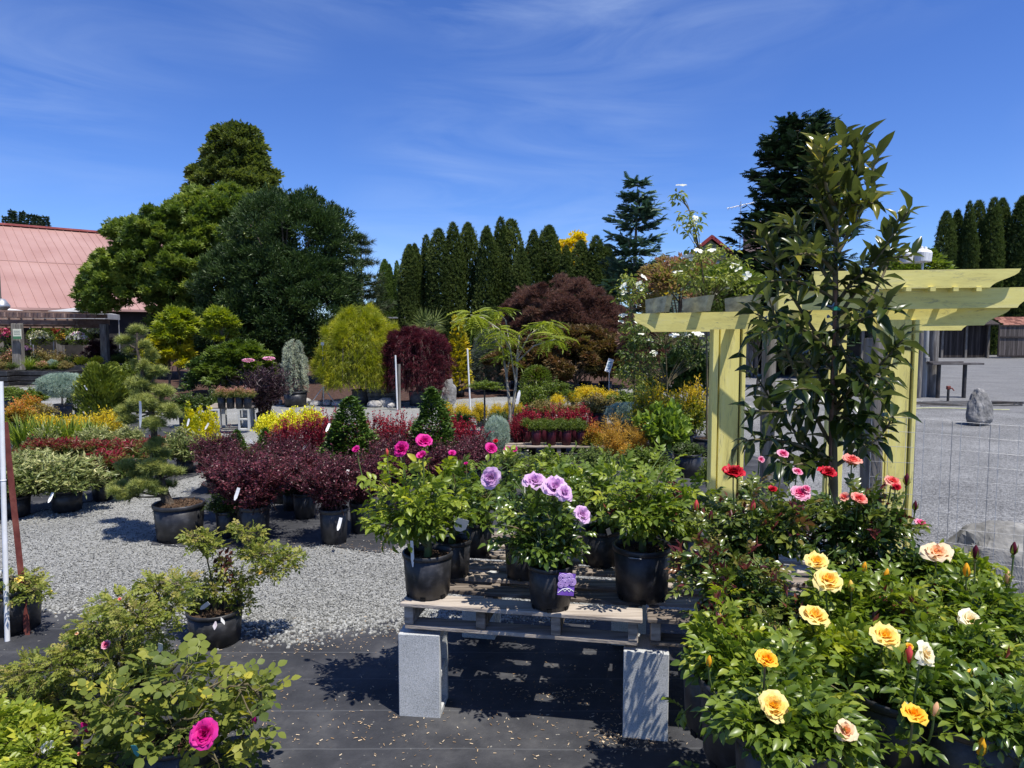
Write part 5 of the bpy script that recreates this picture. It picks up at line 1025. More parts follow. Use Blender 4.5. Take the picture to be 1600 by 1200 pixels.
# magnolia: big glossy leaves, brown undersides
Dm = 3.75; q = P(1302, 900, Dm); q[2] = 0; t = thing('magnolia', 'tall potted magnolia with large glossy leaves tied to a brown cane', 'tree', q)
def LM(px, py, c=0): return P(px, py, Dm + c) - q
r = R_(33); wd = MB(); lf = MB()
main = np.array([[0,0,.2], LM(1302,760), LM(1301,640), LM(1306,520), LM(1305,400), LM(1309,300), LM(1318,215)]); tube(wd, main, [.028,.024,.02,.017,.013,.009,.004], 9)
brs = [((1303,640),(1330,600),(1360,570),(1390,600),-.35),((1304,560),(1275,520),(1235,490),(1190,520),-.35),((1305,480),(1335,430),(1360,400),(1425,400),-.1),((1305,430),(1290,400),(1262,390),(1240,400),-.3),((1307,330),(1290,300),(1283,270),(1290,235),-.2),((1307,330),(1335,290),(1345,260),(1345,222),0),((1304,520),(1320,560),(1345,600),(1380,625),-.4),((1303,600),(1285,620),(1260,600),(1235,610),-.4),((1302,740),(1262,700),(1205,640),(1168,560),.1),((1301,700),(1250,610),(1215,520),(1195,440),-.1),((1302,690),(1360,640),(1392,590),(1400,520),.15),((1301,650),(1345,600),(1385,560),(1412,530),-.2),((1303,620),(1255,560),(1215,500),(1180,490),.2),((1304,560),(1240,480),(1205,400),(1190,362),.0),((1304,540),(1370,470),(1395,410),(1402,345),.1),((1305,500),(1350,440),(1385,380),(1420,330),-.15),((1305,450),(1260,390),(1240,340),(1222,352),.15),((1306,400),(1345,340),(1362,280),(1370,240),.1),((1306,380),(1280,330),(1268,260),(1275,225),-.1),((1302,720),(1250,690),(1200,680),(1160,690),-.15),((1302,730),(1345,700),(1380,690),(1395,650),-.1),((1304,600),(1270,640),(1225,650),(1170,640),-.25),((1305,520),(1330,500),(1360,500),(1385,480),-.3),((1305,470),(1280,450),(1240,430),(1200,440),-.3),((1303,660),(1320,640),(1340,660),(1352,700),-.3),((1306,350),(1320,320),(1340,310),(1365,318),-.2),((1304,580),(1290,560),(1255,545),(1215,560),.35),((1302,745),(1280,700),(1250,740),(1215,720),-.3)]
PP, DD = [], []
def along(c, m, t0=.2):
    u = np.linspace(t0, 1, m); f = u * (len(c) - 1); k0 = np.minimum(f.astype(int), len(c) - 2); w = (f - k0)[:, None]; return c[k0]*(1-w)+c[k0+1]*w, unit(c[k0+1]-c[k0])
for b in brs:
    c = np.array([LM(*x, dd_) for x, dd_ in zip(b[:4], (0, b[4]*.4, b[4]*.8, b[4]*1.2))]); k = np.linspace(0, 1, 9)[:, None]; c = (1-k)**3*c[0]+3*k*(1-k)**2*c[1]+3*k*k*(1-k)*c[2]+k**3*c[3]
    tube(wd, c, np.linspace(.012, .004, 9), 6); p, tg = along(c, 23, .15); PP.append(p); az = np.arange(23)*2.4 + r.uniform(0,6); s1 = unit(np.cross(tg, [0,0,1.0])); s2 = np.cross(s1, tg); DD.append(tg*.75 + s1*np.cos(az)[:,None] + s2*np.sin(az)[:,None])
p, tg = along(main[1:], 56, .1); az = np.arange(56)*2.4; PP.append(p); DD.append(tg*.6 + np.stack([np.cos(az), np.sin(az), 0*az], -1))
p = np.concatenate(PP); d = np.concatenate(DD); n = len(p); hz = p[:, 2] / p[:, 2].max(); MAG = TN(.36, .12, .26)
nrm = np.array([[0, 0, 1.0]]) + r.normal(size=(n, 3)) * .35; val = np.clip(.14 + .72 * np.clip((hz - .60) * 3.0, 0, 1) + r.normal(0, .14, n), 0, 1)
d = unit(d) + np.where((hz > .75)[:, None], [0, 0, .55], [0, 0, -.15])
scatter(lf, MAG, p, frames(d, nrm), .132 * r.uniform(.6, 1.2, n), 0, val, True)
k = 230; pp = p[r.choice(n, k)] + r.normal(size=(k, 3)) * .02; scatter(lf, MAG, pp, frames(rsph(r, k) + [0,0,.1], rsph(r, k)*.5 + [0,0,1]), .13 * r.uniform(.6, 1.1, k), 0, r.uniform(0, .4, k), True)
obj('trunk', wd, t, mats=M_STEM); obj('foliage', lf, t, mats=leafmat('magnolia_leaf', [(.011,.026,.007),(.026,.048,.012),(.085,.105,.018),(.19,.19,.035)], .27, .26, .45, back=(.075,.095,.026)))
mb = MB(); tube(mb, [LM(1296,740,-.03), LM(1303,560,-.03), LM(1306,440,-.03)], .009, 6); obj('cane', mb, t, mats=noisemat('brown_cane', [(.14,.07,.045),(.22,.12,.08),(.3,.18,.12)], 12, 4, .7, 0))
mb = MB(); box(mb, LM(1306,482,-.04), (.035,.03,.02)); obj('green_tie', mb, t, mats=noisemat('green_tie', [(.02,.25,.16)]*3, 3, 1, .5, 0)); add_pot(t, .42, .38)
# ------------------------------------------------------------------ bed plants: kinds with shared meshes
def blades(rng, n=90, a=.9, w=.018):
    lf = MB()
    for i in range(n):
        L = a * rng.uniform(.65, 1.15); T = blade(rng, L, w, rng.uniform(.15, .75)); ph = rng.uniform(0, 6.283); v = T[0] @ rotz(ph).T + [rng.normal()*.05, rng.normal()*.05, 0]; lf.add(v, T[1], 0, rng.uniform(0, 1))
    return lf, None
def multicone(rng, a=1.6, k=5, n=700, T=FLATS, ls=.11):
    lf = MB()
    for i in range(k):
        x, y = rng.normal(size=2) * .13; h = a * rng.uniform(.7, 1); s = shell(rng, h / .42, n, T, ls / .42, 'cone', .25, 5, .3, .4, 1.1)
        for q in range(len(s.V)): s.V[q] = s.V[q] * .42 + [x, y, 0]
        lf.V += s.V; lf.F += [(f + lf.n, m, v, sm) for f, m, v, sm in s.F]; lf.n += s.n
    return lf, None
KM = {
 'barberry': (.85, lambda r: shoots(r, .85, 130, 84, LEAF2W, .032, 'vase', wr=.005, out=.5, spread=.014, tw=3, t0=.15), [(.018,.006,.010),(.048,.012,.017),(.10,.022,.030),(.18,.05,.055)], .4, .12),
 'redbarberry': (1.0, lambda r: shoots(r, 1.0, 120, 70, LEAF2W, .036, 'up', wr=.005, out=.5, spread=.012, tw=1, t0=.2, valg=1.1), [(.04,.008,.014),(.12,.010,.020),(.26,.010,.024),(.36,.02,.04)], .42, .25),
 'gold': (.62, lambda r: shoots(r, .62, 120, 45, LEAF2, .05, 'dome', wr=.005, spread=.018, tw=2, valg=.6), [(.12,.15,.015),(.42,.34,.018),(.66,.50,.025),(.75,.58,.05)], .5, .3),
 'lime': (.6, lambda r: shoots(r, .6, 110, 42, T2(.7,.1,.1), .06, 'dome', wr=.005, spread=.02, tw=2, valg=.5), [(.10,.16,.02),(.32,.38,.03),(.52,.54,.05),(.62,.60,.10)], .5, .3),
 'pierisvar': (.68, lambda r: shoots(r, .68, 75, 60, LEAF2N, .105, 'dome', wr=.008, spread=.02, tw=2, valg=.5, out=.3), [(.035,.065,.02),(.10,.145,.055),(.20,.25,.13),(.34,.37,.22)], .45, .2),
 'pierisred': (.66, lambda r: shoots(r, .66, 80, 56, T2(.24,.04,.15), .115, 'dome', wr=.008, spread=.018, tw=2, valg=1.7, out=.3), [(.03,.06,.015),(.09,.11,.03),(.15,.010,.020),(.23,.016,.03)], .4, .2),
 'boxcone': (1.65, lambda r: (shell(r, 1.65, 9500, LEAF2W, .062, 'cone', .34, 5, .3, .8, .5), None), [(.012,.032,.008),(.028,.065,.014),(.06,.12,.025),(.10,.17,.04)], .42, .12),
 'boxball': (.9, lambda r: (shell(r, .9, 6500, LEAF2W, .06, 'ball', .4, 5, .4, .8, .5), None), [(.015,.035,.008),(.032,.07,.015),(.07,.13,.028)], .42, .12),
 'thujaball': (1.15, lambda r: (shell(r, 1.15, 5200, FLATS, .10, 'egg', .42, 7, .5, .5, 1.2), None), [(.04,.07,.015),(.10,.15,.025),(.20,.25,.04)], .5, .12),
 'goldcone': (1.7, lambda r: multicone(r), [(.10,.15,.015),(.24,.30,.02),(.42,.45,.03),(.58,.55,.05)], .5, .2),
 'daylily': (.85, lambda r: blades(r, 150, .85, .03), [(.04,.08,.015),(.10,.16,.03),(.20,.28,.06)], .4, .3),
 'bluespruce': (.7, lambda r: (shell(r, .7, 4200, NEEDLE, .085, 'ball', .34, 9, .4, .6, .5), None), [(.10,.17,.18),(.19,.29,.30),(.32,.44,.46)], .55, .05),
 'orange': (.85, lambda r: shoots(r, .85, 110, 42, LEAF2, .06, 'dome', wr=.005, spread=.02, tw=2, valg=.9), [(.08,.12,.02),(.22,.20,.03),(.40,.20,.03),(.50,.15,.04)], .5, .3),
 'yelloworange': (.8, lambda r: shoots(r, .8, 110, 46, LEAF2, .055, 'dome', wr=.005, spread=.02, tw=2, valg=1.1), [(.05,.09,.015),(.16,.20,.02),(.50,.36,.02),(.62,.42,.03)], .5, .3),
 'green': (.85, lambda r: shoots(r, .85, 95, 50, LEAF2, .075, 'dome', wr=.006, spread=.025, tw=2), [(.03,.06,.012),(.07,.12,.022),(.14,.20,.035)], .42, .25),
 'darkgreen': (.85, lambda r: shoots(r, .85, 95, 50, LEAF2, .07, 'dome', wr=.006, spread=.025, tw=2), [(.014,.03,.008),(.03,.06,.014),(.07,.12,.03)], .4, .15),
 'bigleaf': (.75, lambda r: shoots(r, .75, 55, 30, LEAFN, .15, 'dome', wr=.007, spread=.02, tw=1, upb=.5), [(.05,.10,.02),(.11,.19,.035),(.20,.29,.06)], .38, .3),
 'pinkish': (.75, lambda r: shoots(r, .75, 95, 42, LEAF2, .07, 'dome', wr=.006, spread=.025, tw=2, valg=1.1), [(.05,.09,.02),(.14,.16,.05),(.38,.18,.12),(.55,.28,.24)], .45, .25),
 'finegold': (1.0, lambda r: shoots(r, 1.0, 130, 60, T2(.2,.03,.1), .06, 'cloud', low=.1, wr=.004, spread=.025, tw=2), [(.18,.13,.02),(.42,.25,.03),(.58,.34,.05)], .5, .2),
 'elder': (.95, lambda r: shoots(r, .95, 85, 42, T2(.22,.04,.1), .10, 'vase', wr=.006, spread=.03, tw=2), [(.010,.006,.008),(.028,.014,.018),(.06,.03,.035)], .5, .1),
 'spiky': (1.2, lambda r: shoots(r, 1.2, 70, 60, LEAF2, .05, 'up', wr=.005, spread=.012, tw=1), [(.03,.06,.02),(.07,.12,.03),(.14,.2,.06)], .5, .2),
 'mixed': (.8, lambda r: shoots(r, .8, 95, 42, LEAF2, .06, 'dome', wr=.006, spread=.025, tw=2, valg=.3), [(.06,.07,.02),(.14,.13,.04),(.20,.17,.06),(.24,.12,.07)], .5, .2),
}
def kind_mesh(kind, var):
    def mk():
        a, fn, cols, ro, tr = KM[kind]; lf, wd = fn(R_(hash_(kind) + var * 17)); mt = leafmat('leaf_' + kind, cols, ro, tr)
        return lf.mesh('foliage', mt), (wd.mesh('stems', M_DSTEM if 'barberry' in kind or kind == 'elder' else M_STEM) if wd is not None and wd.n else None)
    return cached((kind, var), mk)
def hash_(s): return sum(ord(c) * (i + 3) for i, c in enumerate(s))
NAMES = dict(barberry='purple_barberry', redbarberry='red_barberry', gold='golden_shrub', lime='lime_shrub', pierisvar='variegated_shrub', pierisred='red_tipped_shrub', boxcone='boxwood_cone', boxball='boxwood_ball', thujaball='thuja_shrub', goldcone='golden_cypress', daylily='daylily', bluespruce='blue_spruce', orange='orange_shrub', yelloworange='golden_shrub', green='green_shrub', darkgreen='dark_shrub', bigleaf='leafy_shrub', pinkish='pink_tipped_shrub', finegold='golden_conifer', elder='black_elder', spiky='upright_shrub', mixed='mixed_shrub')
cnt = [0]
def bed(kind, label, px, by, w, top, pot=True, potk='black', group=None, trunk=0, potw=None, poth=None, tagp=None, zb=0, cat='shrub', cone=None):
    """px, by: picture position where the pot meets the ground; w: foliage width and top row in the photo"""
    cnt[0] += 1; i = cnt[0]; q = G(px, by, zb); D = q[1] + .12; q = np.array([P(px, 517, D)[0], D, zb]); r = R_(i)
    s = FPX / D; W = w / s * (1.28 if kind == 'redbarberry' else 1.12); H = CAMH + (517 - top - (10 if kind == 'barberry' else -5 if kind == 'redbarberry' else 0)) / s - zb
    t = thing(NAMES[kind], label, cat, q, r.uniform(0, 6.28), group); a = KM[kind][0]
    pd = (potw / s) if potw else min(.36, W * .45); ph = (poth / s) if poth else pd * .85
    if not pot: ph = .02
    zf = trunk if trunk else ph * .85; Hf = max(.12, H - zf)
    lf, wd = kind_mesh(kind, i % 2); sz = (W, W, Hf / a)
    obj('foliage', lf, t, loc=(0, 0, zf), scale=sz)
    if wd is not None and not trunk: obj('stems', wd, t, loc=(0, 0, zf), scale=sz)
    if trunk: mb = MB(); tube(mb, [[0,0,0],[.02,0,zf*.5],[0,0,zf + Hf*.35]], [.022,.018,.012], 7); obj('trunk', mb, t, mats=M_BARK)
    if pot: add_pot(t, pd, ph, {'black': M_POT, 'grey': M_POTG, 'red': M_POTR}[potk])
    if tagp is not None:
        for (tx, tz, ti) in tagp:
            inv = -t.rotation_euler[2]; v = rotz(inv) @ np.array([tx * W, -W * .47, 0]); add_tag(t, (v[0], v[1], zf + tz * Hf), .026, .10, (-.5 + .25 * math.sin(i), ti, inv))
    return t
GB = 'purple barberries in black pots on the fabric'
bed('barberry', 'wide purple barberry overhanging two pots, nearest the bonsai pine', 390, 852, 150, 690, potw=48, poth=58, group=GB, tagp=[(.0,.35,.3)])
bed('barberry', 'dark purple barberry behind and left of the nearest ones, over shaded pots', 355, 818, 110, 676, potw=40, poth=45, group=GB)
bed('barberry', 'purple barberry with white stake tag in its pot, middle of the bed', 516, 855, 120, 690, potw=46, poth=57, group=GB, tagp=[(.16,-.1,.2)])
bed('barberry', 'purple barberry behind the white tagged one, partly shading its neighbour', 470, 815, 110, 680, potw=36, poth=42, group=GB)
bed('barberry', 'purple barberry directly left of the magenta rose foliage', 560, 838, 100, 690, potw=38, poth=50, group=GB, tagp=[(-.1,.55,.1)])
bed('barberry', 'purple barberry whose pot is half lit beside the gap in the bed', 435, 790, 95, 662, potw=34, poth=40, group=GB)
bed('barberry', 'purple barberry in the back row behind the magenta rose foliage', 605, 808, 90, 672, potw=34, poth=36, group=GB)
bed('barberry', 'purple barberry furthest right, seen above the front rose pots', 700, 800, 110, 672, potw=34, poth=36, group=GB)
bed('barberry', 'small purple barberry in front of the boxwood tags at the left of the bed', 330, 775, 80, 655, potw=30, poth=34, group=GB)
bed('barberry', 'purple barberry between two boxwood cones in the second row', 618, 768, 100, 656, potw=30, poth=34, group=GB)
bed('barberry', 'purple barberry in shade right of the red barberry clump', 738, 772, 90, 664, potw=30, poth=34, group=GB)
bed('darkgreen', 'dark green low shrub tucked under the purple barberry left side', 345, 846, 60, 765, potw=34, poth=44)
bed('darkgreen', 'dark green low shrub between purple barberry pots', 450, 802, 60, 735, potw=30, poth=30)
GR = 'red barberries behind the purple ones'
bed('redbarberry', 'crimson upright barberry at the left end behind the grey price board', 455, 752, 62, 650, group=GR)
bed('redbarberry', 'crimson upright barberry with orange lower leaves left of the price board', 485, 758, 60, 638, group=GR, tagp=[(-.1,.3,.5)])
bed('redbarberry', 'crimson upright barberry just left of the first boxwood cone', 512, 746, 50, 636, group=GR)
bed('redbarberry', 'crimson upright barberry right of the first boxwood cone', 585, 748, 62, 640, group=GR)
bed('redbarberry', 'crimson upright barberry in front of the short post', 620, 752, 62, 642, group=GR)
bed('redbarberry', 'crimson upright barberry right of the second boxwood cone', 702, 750, 60, 640, group=GR)
bed('redbarberry', 'crimson upright barberry behind the magenta blooms', 728, 742, 56, 655, group=GR)
bed('redbarberry', 'crimson upright barberry peeking between the purple ones near the price board', 535, 762, 60, 650, group=GR)
bed('redbarberry', 'crimson upright barberry left of the leaning stone, behind the magenta rose', 648, 756, 60, 648, group=GR)
bed('redbarberry', 'crimson upright barberry furthest left behind the chartreuse row end', 436, 748, 46, 656, group=GR)
bed('boxcone', 'large conical boxwood with a white tag near its tip', 545, 768, 92, 615, group='conical boxwoods', tagp=[(-.25,.55,.3)])
bed('boxcone', 'conical boxwood in front of the leaning stone', 674, 762, 84, 603, group='conical boxwoods')
bed('boxcone', 'small conical boxwood with white triangle tags near the block shelf', 365, 752, 42, 670, tagp=[(-.2,.65,.9)], group='conical boxwoods')
bed('boxcone', 'small conical boxwood right of the triangle tags', 410, 750, 38, 668, group='conical boxwoods', tagp=[(-.2,.6,-.8)])
for i, (px, by, w, top, lb) in enumerate([(420,705,52,640,'lime leaved shrub at the left end of the chartreuse row'),(452,704,52,634,'lime leaved shrub in the middle of the chartreuse row'),(482,702,50,630,'lime leaved shrub at the right end of the chartreuse row')]): bed('lime', lb, px, by, w, top, group='chartreuse shrubs in a row')
bed('elder', 'black lacy elder with two pink flower heads, left of the weeping cedar', 410, 668, 88, 566, potw=26)
q = G(410, 668); D = q[1]; e = [o for o in COL.objects if o.get('label', '').startswith('black lacy elder')][0]
for dx, zt in ((-22, 563), (10, 560)):
    p = P(410 + dx, zt, D) - np.array([*e.location]); r = R_(int(zt)); mb = MB(); n = 160; o = rsph(r, n) * [.10, .10, .03]; scatter(mb, (np.array([[-.5,-.5,0],[.5,-.5,.1],[.5,.5,0],[-.5,.5,.1]]), [np.array([[0,1,2,3]])]), o, frames(rsph(r, n) * [1,1,.2], [0,0,1.0] + rsph(r, n)*.4), .025, 0, r.uniform(0,1,n)); c = rotz(-e.rotation_euler[2]) @ p; obj('flower_head', mb, e, loc=c, mats=leafmat('pink_umbel', [(.5,.22,.32),(.65,.36,.46),(.7,.5,.58)], .6, .2))
# shelf plants on the block bench
qb = G(362, 672)
for i, (px, lb) in enumerate(((343, 'left'), (357, 'second from left'), (371, 'third from left'), (384, 'right'))):
    bed('pinkish', 'pink tipped potted plant, %s on the grey block shelf' % lb, px, 640 - 0, 26, 602 + (i % 2) * 3, zb=.425, potw=13, poth=19, group='pink tipped plants on the block shelf')
# left beds
GV = 'cream variegated shrubs in the left bed'
bed('pierisvar', 'large cream and green variegated shrub in the sunlit black pot', 92, 803, 126, 702, potw=47, poth=36, group=GV, tagp=[(.1,-.02,.1)])
bed('pierisvar', 'cream variegated shrub at the left picture edge behind the white pipe', 10, 812, 120, 712, potw=44, poth=34, group=GV)
bed('pierisvar', 'cream variegated shrub in the second row behind the large one', 35, 775, 84, 698, group=GV)
bed('pierisvar', 'cream variegated shrub just behind the bonsai pine on its right', 282, 742, 78, 668, potw=26, group=GV)
bed('pierisvar', 'small cream variegated shrub topping the middle of the red tipped row', 138, 728, 60, 664, group=GV)
bed('pierisvar', 'small cream variegated shrub at the right of the red tipped row', 190, 722, 56, 664, group=GV)
bed('pierisvar', 'small cream variegated shrub at the left of the red tipped row', 62, 728, 50, 663, group=GV)
GP = 'red tipped shrubs in the left bed'
bed('pierisred', 'red tipped shrub in a crinkled black bag, front of the row', 150, 786, 96, 700, potw=34, poth=32, group=GP)
bed('pierisred', 'red tipped shrub right of the crinkled bag, beside the bonsai pine', 208, 764, 90, 683, group=GP)
bed('pierisred', 'red tipped shrub behind the bonsai pine trunk', 235, 738, 70, 680, group=GP)
bed('pierisred', 'dark red tipped shrub in the second row above the large variegated one', 52, 745, 64, 680, group=GP)
bed('pierisred', 'dark red tipped shrub, second from left in the back row', 95, 742, 60, 682, group=GP)
bed('pierisred', 'dark red tipped shrub in the back row behind the bag', 140, 742, 70, 685, group=GP)
bed('pierisred', 'red tipped shrub in the back row right of the bag', 185, 740, 66, 684, group=GP)
GD = 'yellow carpet conifers in the left bed'
for i, (px, w, top, lb) in enumerate([(66,50,640,'leftmost in the golden strip'),(98,50,642,'second in the golden strip behind the daylilies'),(126,46,642,'third in the golden strip'),(158,52,632,'largest and brightest, at the right end of the golden strip')]): bed('gold', 'golden yellow mounded conifer, ' + lb, px, 702 - i, w, top, group=GD, potw=18)
for i, (px, by, w, top, lb) in enumerate([(26,722,84,640,'leftmost'),(66,724,84,638,'in front of the first golden mound'),(100,722,76,643,'between two golden mounds'),(132,718,74,646,'rightmost')]): bed('daylily', 'grassy daylily clump with arching leaves, ' + lb, px, by, w, top, group='daylily clumps before the golden strip', potw=18)
bed('orange', 'orange and green spirea shrub at the left edge', 22, 690, 60, 622, group='orange shrubs at left')
bed('orange', 'smaller orange leaved shrub behind the left edge one', 38, 668, 50, 612, group='orange shrubs at left')
bed('green', 'low green shrub below the notice board post', 44, 648, 56, 602)
bed('green', 'low green shrub at the picture edge behind the orange shrubs', 8, 642, 50, 600)
bed('mixed', 'low bronze flecked shrub left of the blue spruce standard', 60, 668, 44, 628)
bed('bluespruce', 'powder blue globe spruce grafted on a short bare trunk', 93, 655, 54, 585, trunk=.42, cat='conifer')
bed('boxball', 'small dark green upright shrub right of the blue globe spruce', 117, 650, 24, 604)
bed('thujaball', 'bushy green gold thuja with bent white tag', 156, 668, 56, 572, tagp=[(-.1,.55,-.6)], group='green gold thujas', potw=24)
bed('thujaball', 'bushy green gold thuja right behind, smaller, with small white tag', 186, 664, 48, 582, tagp=[(0,.4,.3)], group='green gold thujas', potw=24)
bed('thujaball', 'bright tipped thuja rising behind the bushy pair', 165, 640, 40, 570, group='green gold thujas')
bed('darkgreen', 'dark green shrub behind the golden cypress pair', 290, 668, 64, 610)
bed('darkgreen', 'glossy dark shrub between golden cypress and block shelf', 330, 664, 44, 606)
bed('goldcone', 'bright golden cypress with feathery upright tips, left of a pair', 298, 722, 44, 622, group='golden cypress pair', tagp=[(.0,.5,.2)])
bed('goldcone', 'bright golden cypress with a white triangle tag, right of a pair', 322, 718, 40, 628, group='golden cypress pair', tagp=[(.05,.45,.5)])
bed('lime', 'small bright yellow shrub under the golden cypress pair', 312, 735, 38, 674)
bed('green', 'low green plant beside the block shelf right end', 392, 745, 40, 690)
# middle/right beds
GY = 'golden flowering mounds in a row'
for i, (px, w, lb) in enumerate([(697,24,'leftmost'),(722,30,'second'),(750,26,'third, behind the green standard'),(775,24,'fourth'),(796,26,'fifth, right by the forked trunk'),(811,22,'rightmost')]): bed('gold', 'low bright yellow plant in the straight row, ' + lb, px, 668, w, 622 + (i % 2) * 2, group=GY, potw=12)
bed('green', 'round green shrub on a thin trunk between the white pipe and forked trunk', 757, 680, 50, 592, trunk=.75, group=None, pot=True, potw=16)
bed('green', 'round dark green shrub right of the forked trunk', 832, 664, 46, 590, pot=True)
bed('darkgreen', 'low dark green shrub left of the forked trunk', 780, 690, 50, 640)
bed('darkgreen', 'low dark green shrub right of the forked trunk base', 822, 688, 50, 634)
bed('green', 'mid green shrub behind the second boxwood cone', 716, 690, 48, 640)
bed('bluespruce', 'small pale blue conifer with white tag, left of the forked trunk', 775, 718, 36, 655, tagp=[(-.15,.3,.3)], cat='conifer', poth=10)
for i, (px, by, w, top, lb) in enumerate([(898,640,30,608,'left'),(872,645,26,612,'low, in front of the flat topped plants'),(915,636,36,598,'middle'),(936,640,34,600,'right'),(957,642,30,606,'far right, beside the arbor shrubs')]): bed('gold', 'golden yellow shrub in the far mixed bed, ' + lb, px, by, w, top, group='golden shrubs in the far mixed bed', potw=12)
for i, (px, by, w, top, k, lb) in enumerate([(850,670,56,622,'mixed','bronze green shrub below the flat topped plants'),(890,676,60,626,'mixed','bronze shrub left of the lone red tulip like bloom'),(935,672,70,612,'mixed','large dull bronze green shrub behind the blooms'),(975,668,60,606,'green','plain green shrub beside the golden far shrubs'),(1005,664,60,600,'darkgreen','dark shrub under the dogwood flowers'),(868,640,50,590,'green','green shrub under the flat topped plants'),(985,690,60,632,'bluespruce','grey blue ground conifer below the dogwood'),(1018,640,60,575,'darkgreen','dark mass of leaves under the small dogwood')]): bed(k, lb, px, by, w, top)
bed('redbarberry', 'crimson barberry above the burgundy pots, left', 826, 712, 50, 634, group='crimson barberries above the burgundy pots')
bed('redbarberry', 'crimson barberry above the burgundy pots, middle', 872, 708, 54, 632, group='crimson barberries above the burgundy pots')
bed('redbarberry', 'crimson barberry above the burgundy pots, right', 908, 708, 46, 630, group='crimson barberries above the burgundy pots')
bed('redbarberry', 'small crimson barberry left of the burgundy pots', 810, 716, 30, 645, group='crimson barberries above the burgundy pots')
# low slatted rack with burgundy pots
q = G(872, 716); t = thing('display_rack', 'low weathered slatted rack carrying burgundy pots', 'rack', q, -.02)
mb = MB()
for y in (-.22, -.02, .18, .38): box(mb, (0, y, .20), (1.45, .13, .022), bev=.003)
obj('deck', mb, t, mats=M_PALLET)
for x in (-.65, 0, .65): mb = MB(); box(mb, (x, .08, .14), (.05,.7,.095)); obj('bearer', mb, t, mats=M_PALLET)
for x in (-.5, .5): mb = MB(); box(mb, (x, .08, .045), (.19,.39,.09)); obj('support_block', mb, t, mats=M_CONC)
for i, (px, row) in enumerate([(822,1),(838,0),(849,1),(862,0),(876,1),(886,0),(900,1),(909,0)]):
    qz = P(px, 517, q[1] - .16 + .26 * row); bq = G(px, 704 if row == 0 else 700)
    t2 = bed('green', 'green plant in a %s pot, %s on the slatted rack' % ('burgundy', ['first of the back row','first of the front row','second of the back row','second of the front row','third of the back row','third of the front row','last of the back row','last of the front row'][i]), px, 700, 24, 655, zb=.215, potw=17, poth=24, potk='red', group='plants in burgundy pots on the rack')
    t2.location = (qz[0], qz[1], .213)
GO = 'yellow tipped shrubs by the arbor'
bed('yelloworange', 'bright yellow and orange tipped shrub left of the arbor post', 1032, 706, 92, 584, group=GO, potw=26)
bed('yelloworange', 'yellow orange shrub touching the arbor post', 1080, 700, 74, 588, group=GO, potw=26)
bed('bigleaf', 'broad leaved fresh green shrub in front of the yellow tipped ones', 1040, 728, 78, 622, potw=30)
bed('finegold', 'fine golden orange conifer beside the lone red bloom', 962, 735, 62, 645, potw=26, cat='conifer')
bed('finegold', 'second fine golden orange shrub further right, lower', 1000, 728, 44, 662, cat='conifer', potw=22)
bed('orange', 'copper leaved shrub between the golden conifer and red barberries', 930, 722, 44, 655)
bed('green', 'plain green shrub behind the front roses near the large dark pot', 1010, 765, 80, 690, potw=30)
bed('darkgreen', 'dark leafy shrub in shade left of the arbor foot', 1078, 748, 56, 690, potw=44, poth=38)
bed('green', 'thin green shrub at the arbor foot behind the rose tops', 1125, 790, 50, 700, potw=26)
bed('spiky', 'upright reddish green shrub behind the lavender rose', 800, 765, 70, 690)
bed('spiky', 'upright green shrub behind the right rose pots', 930, 770, 80, 688)
bed('green', 'leafy shrub in shade behind the centre rose pots', 860, 790, 90, 700)
# black trays of perennials by the shade structure
def tray(label, px, by, w, h, kinds, zb, seed, top):
    q = G(px, by); D = q[1]; s = FPX / D; t = thing('plant_bench', label, 'bench', q, 0, 'black crate benches by the shade structure'); W = w / s; H = h / s
    for k in range(3): mb = MB(); box(mb, (0, 0, H * (.17 + .33 * k)), (W - .02 * k, .9, H * .27), bev=.01); obj('crate', mb, t, mats=M_POT)
    mb = MB(); box(mb, (0, -.1, .02), (W + .6, 1.1, .04)); obj('plank', mb, t, mats=M_WGREY)
    return D, H
rows = [
 ('stack of black crates under irises and pink flowers, left of two', 80, 602, 86, 24, [('daylily',44,30,'sword leaved iris clump with upright blades'),('daylily',58,28,'short iris clump beside the sword leaved one'),('pinkish',66,26,'pink flowering plant in the left black crates'),('green',84,26,'leafy green potted plant in the left black crates'),('mixed',100,24,'pale flowered plant at the right of the left crates'),('bluespruce',76,12,'tiny blue plant in the left crates')]),
 ('stack of black crates with lime seedlings, right of two', 136, 592, 38, 22, [('lime',126,22,'low lime plant, left in the right black crates'),('lime',146,22,'low lime plant, right in the right black crates')]),
 ('stack of dark crates under the shade end post, before the maple', 195, 588, 48, 20, [('green',183,24,'green plant, left in the crates beyond the end post'),('darkgreen',205,26,'dark plant, right in the crates beyond the end post')]),
 ('crate bench at the left picture edge under the sign post', 4, 604, 50, 26, [('mixed',-4,26,'bronze plant in the crates at the left picture edge'),('spiky',14,22,'upright grassy plant in the crates at the left picture edge')])]
for (lb, px, by, w, h, pl) in rows:
    D, H = tray(lb, px, by, w, h, None, 0, px, 0)
    for j, (k, x, ww, l2) in enumerate(pl):
        q = P(x, 517, D); s = FPX / D; t2 = bed(k, l2, x, 590, ww, 560, pot=False, zb=0, group=None, cat='potted plant')
        t2.location = (q[0], D + .1 * (j % 2), H + .01); ch = [c for c in COL.objects if c.parent == t2]; W = ww / s * 1.1
        hz = (24 if k in ('daylily',) and ww == 30 else 15) / s
        for c in ch: c.location = (0,0,0); c.scale = (W, W, hz / KM[k][0])
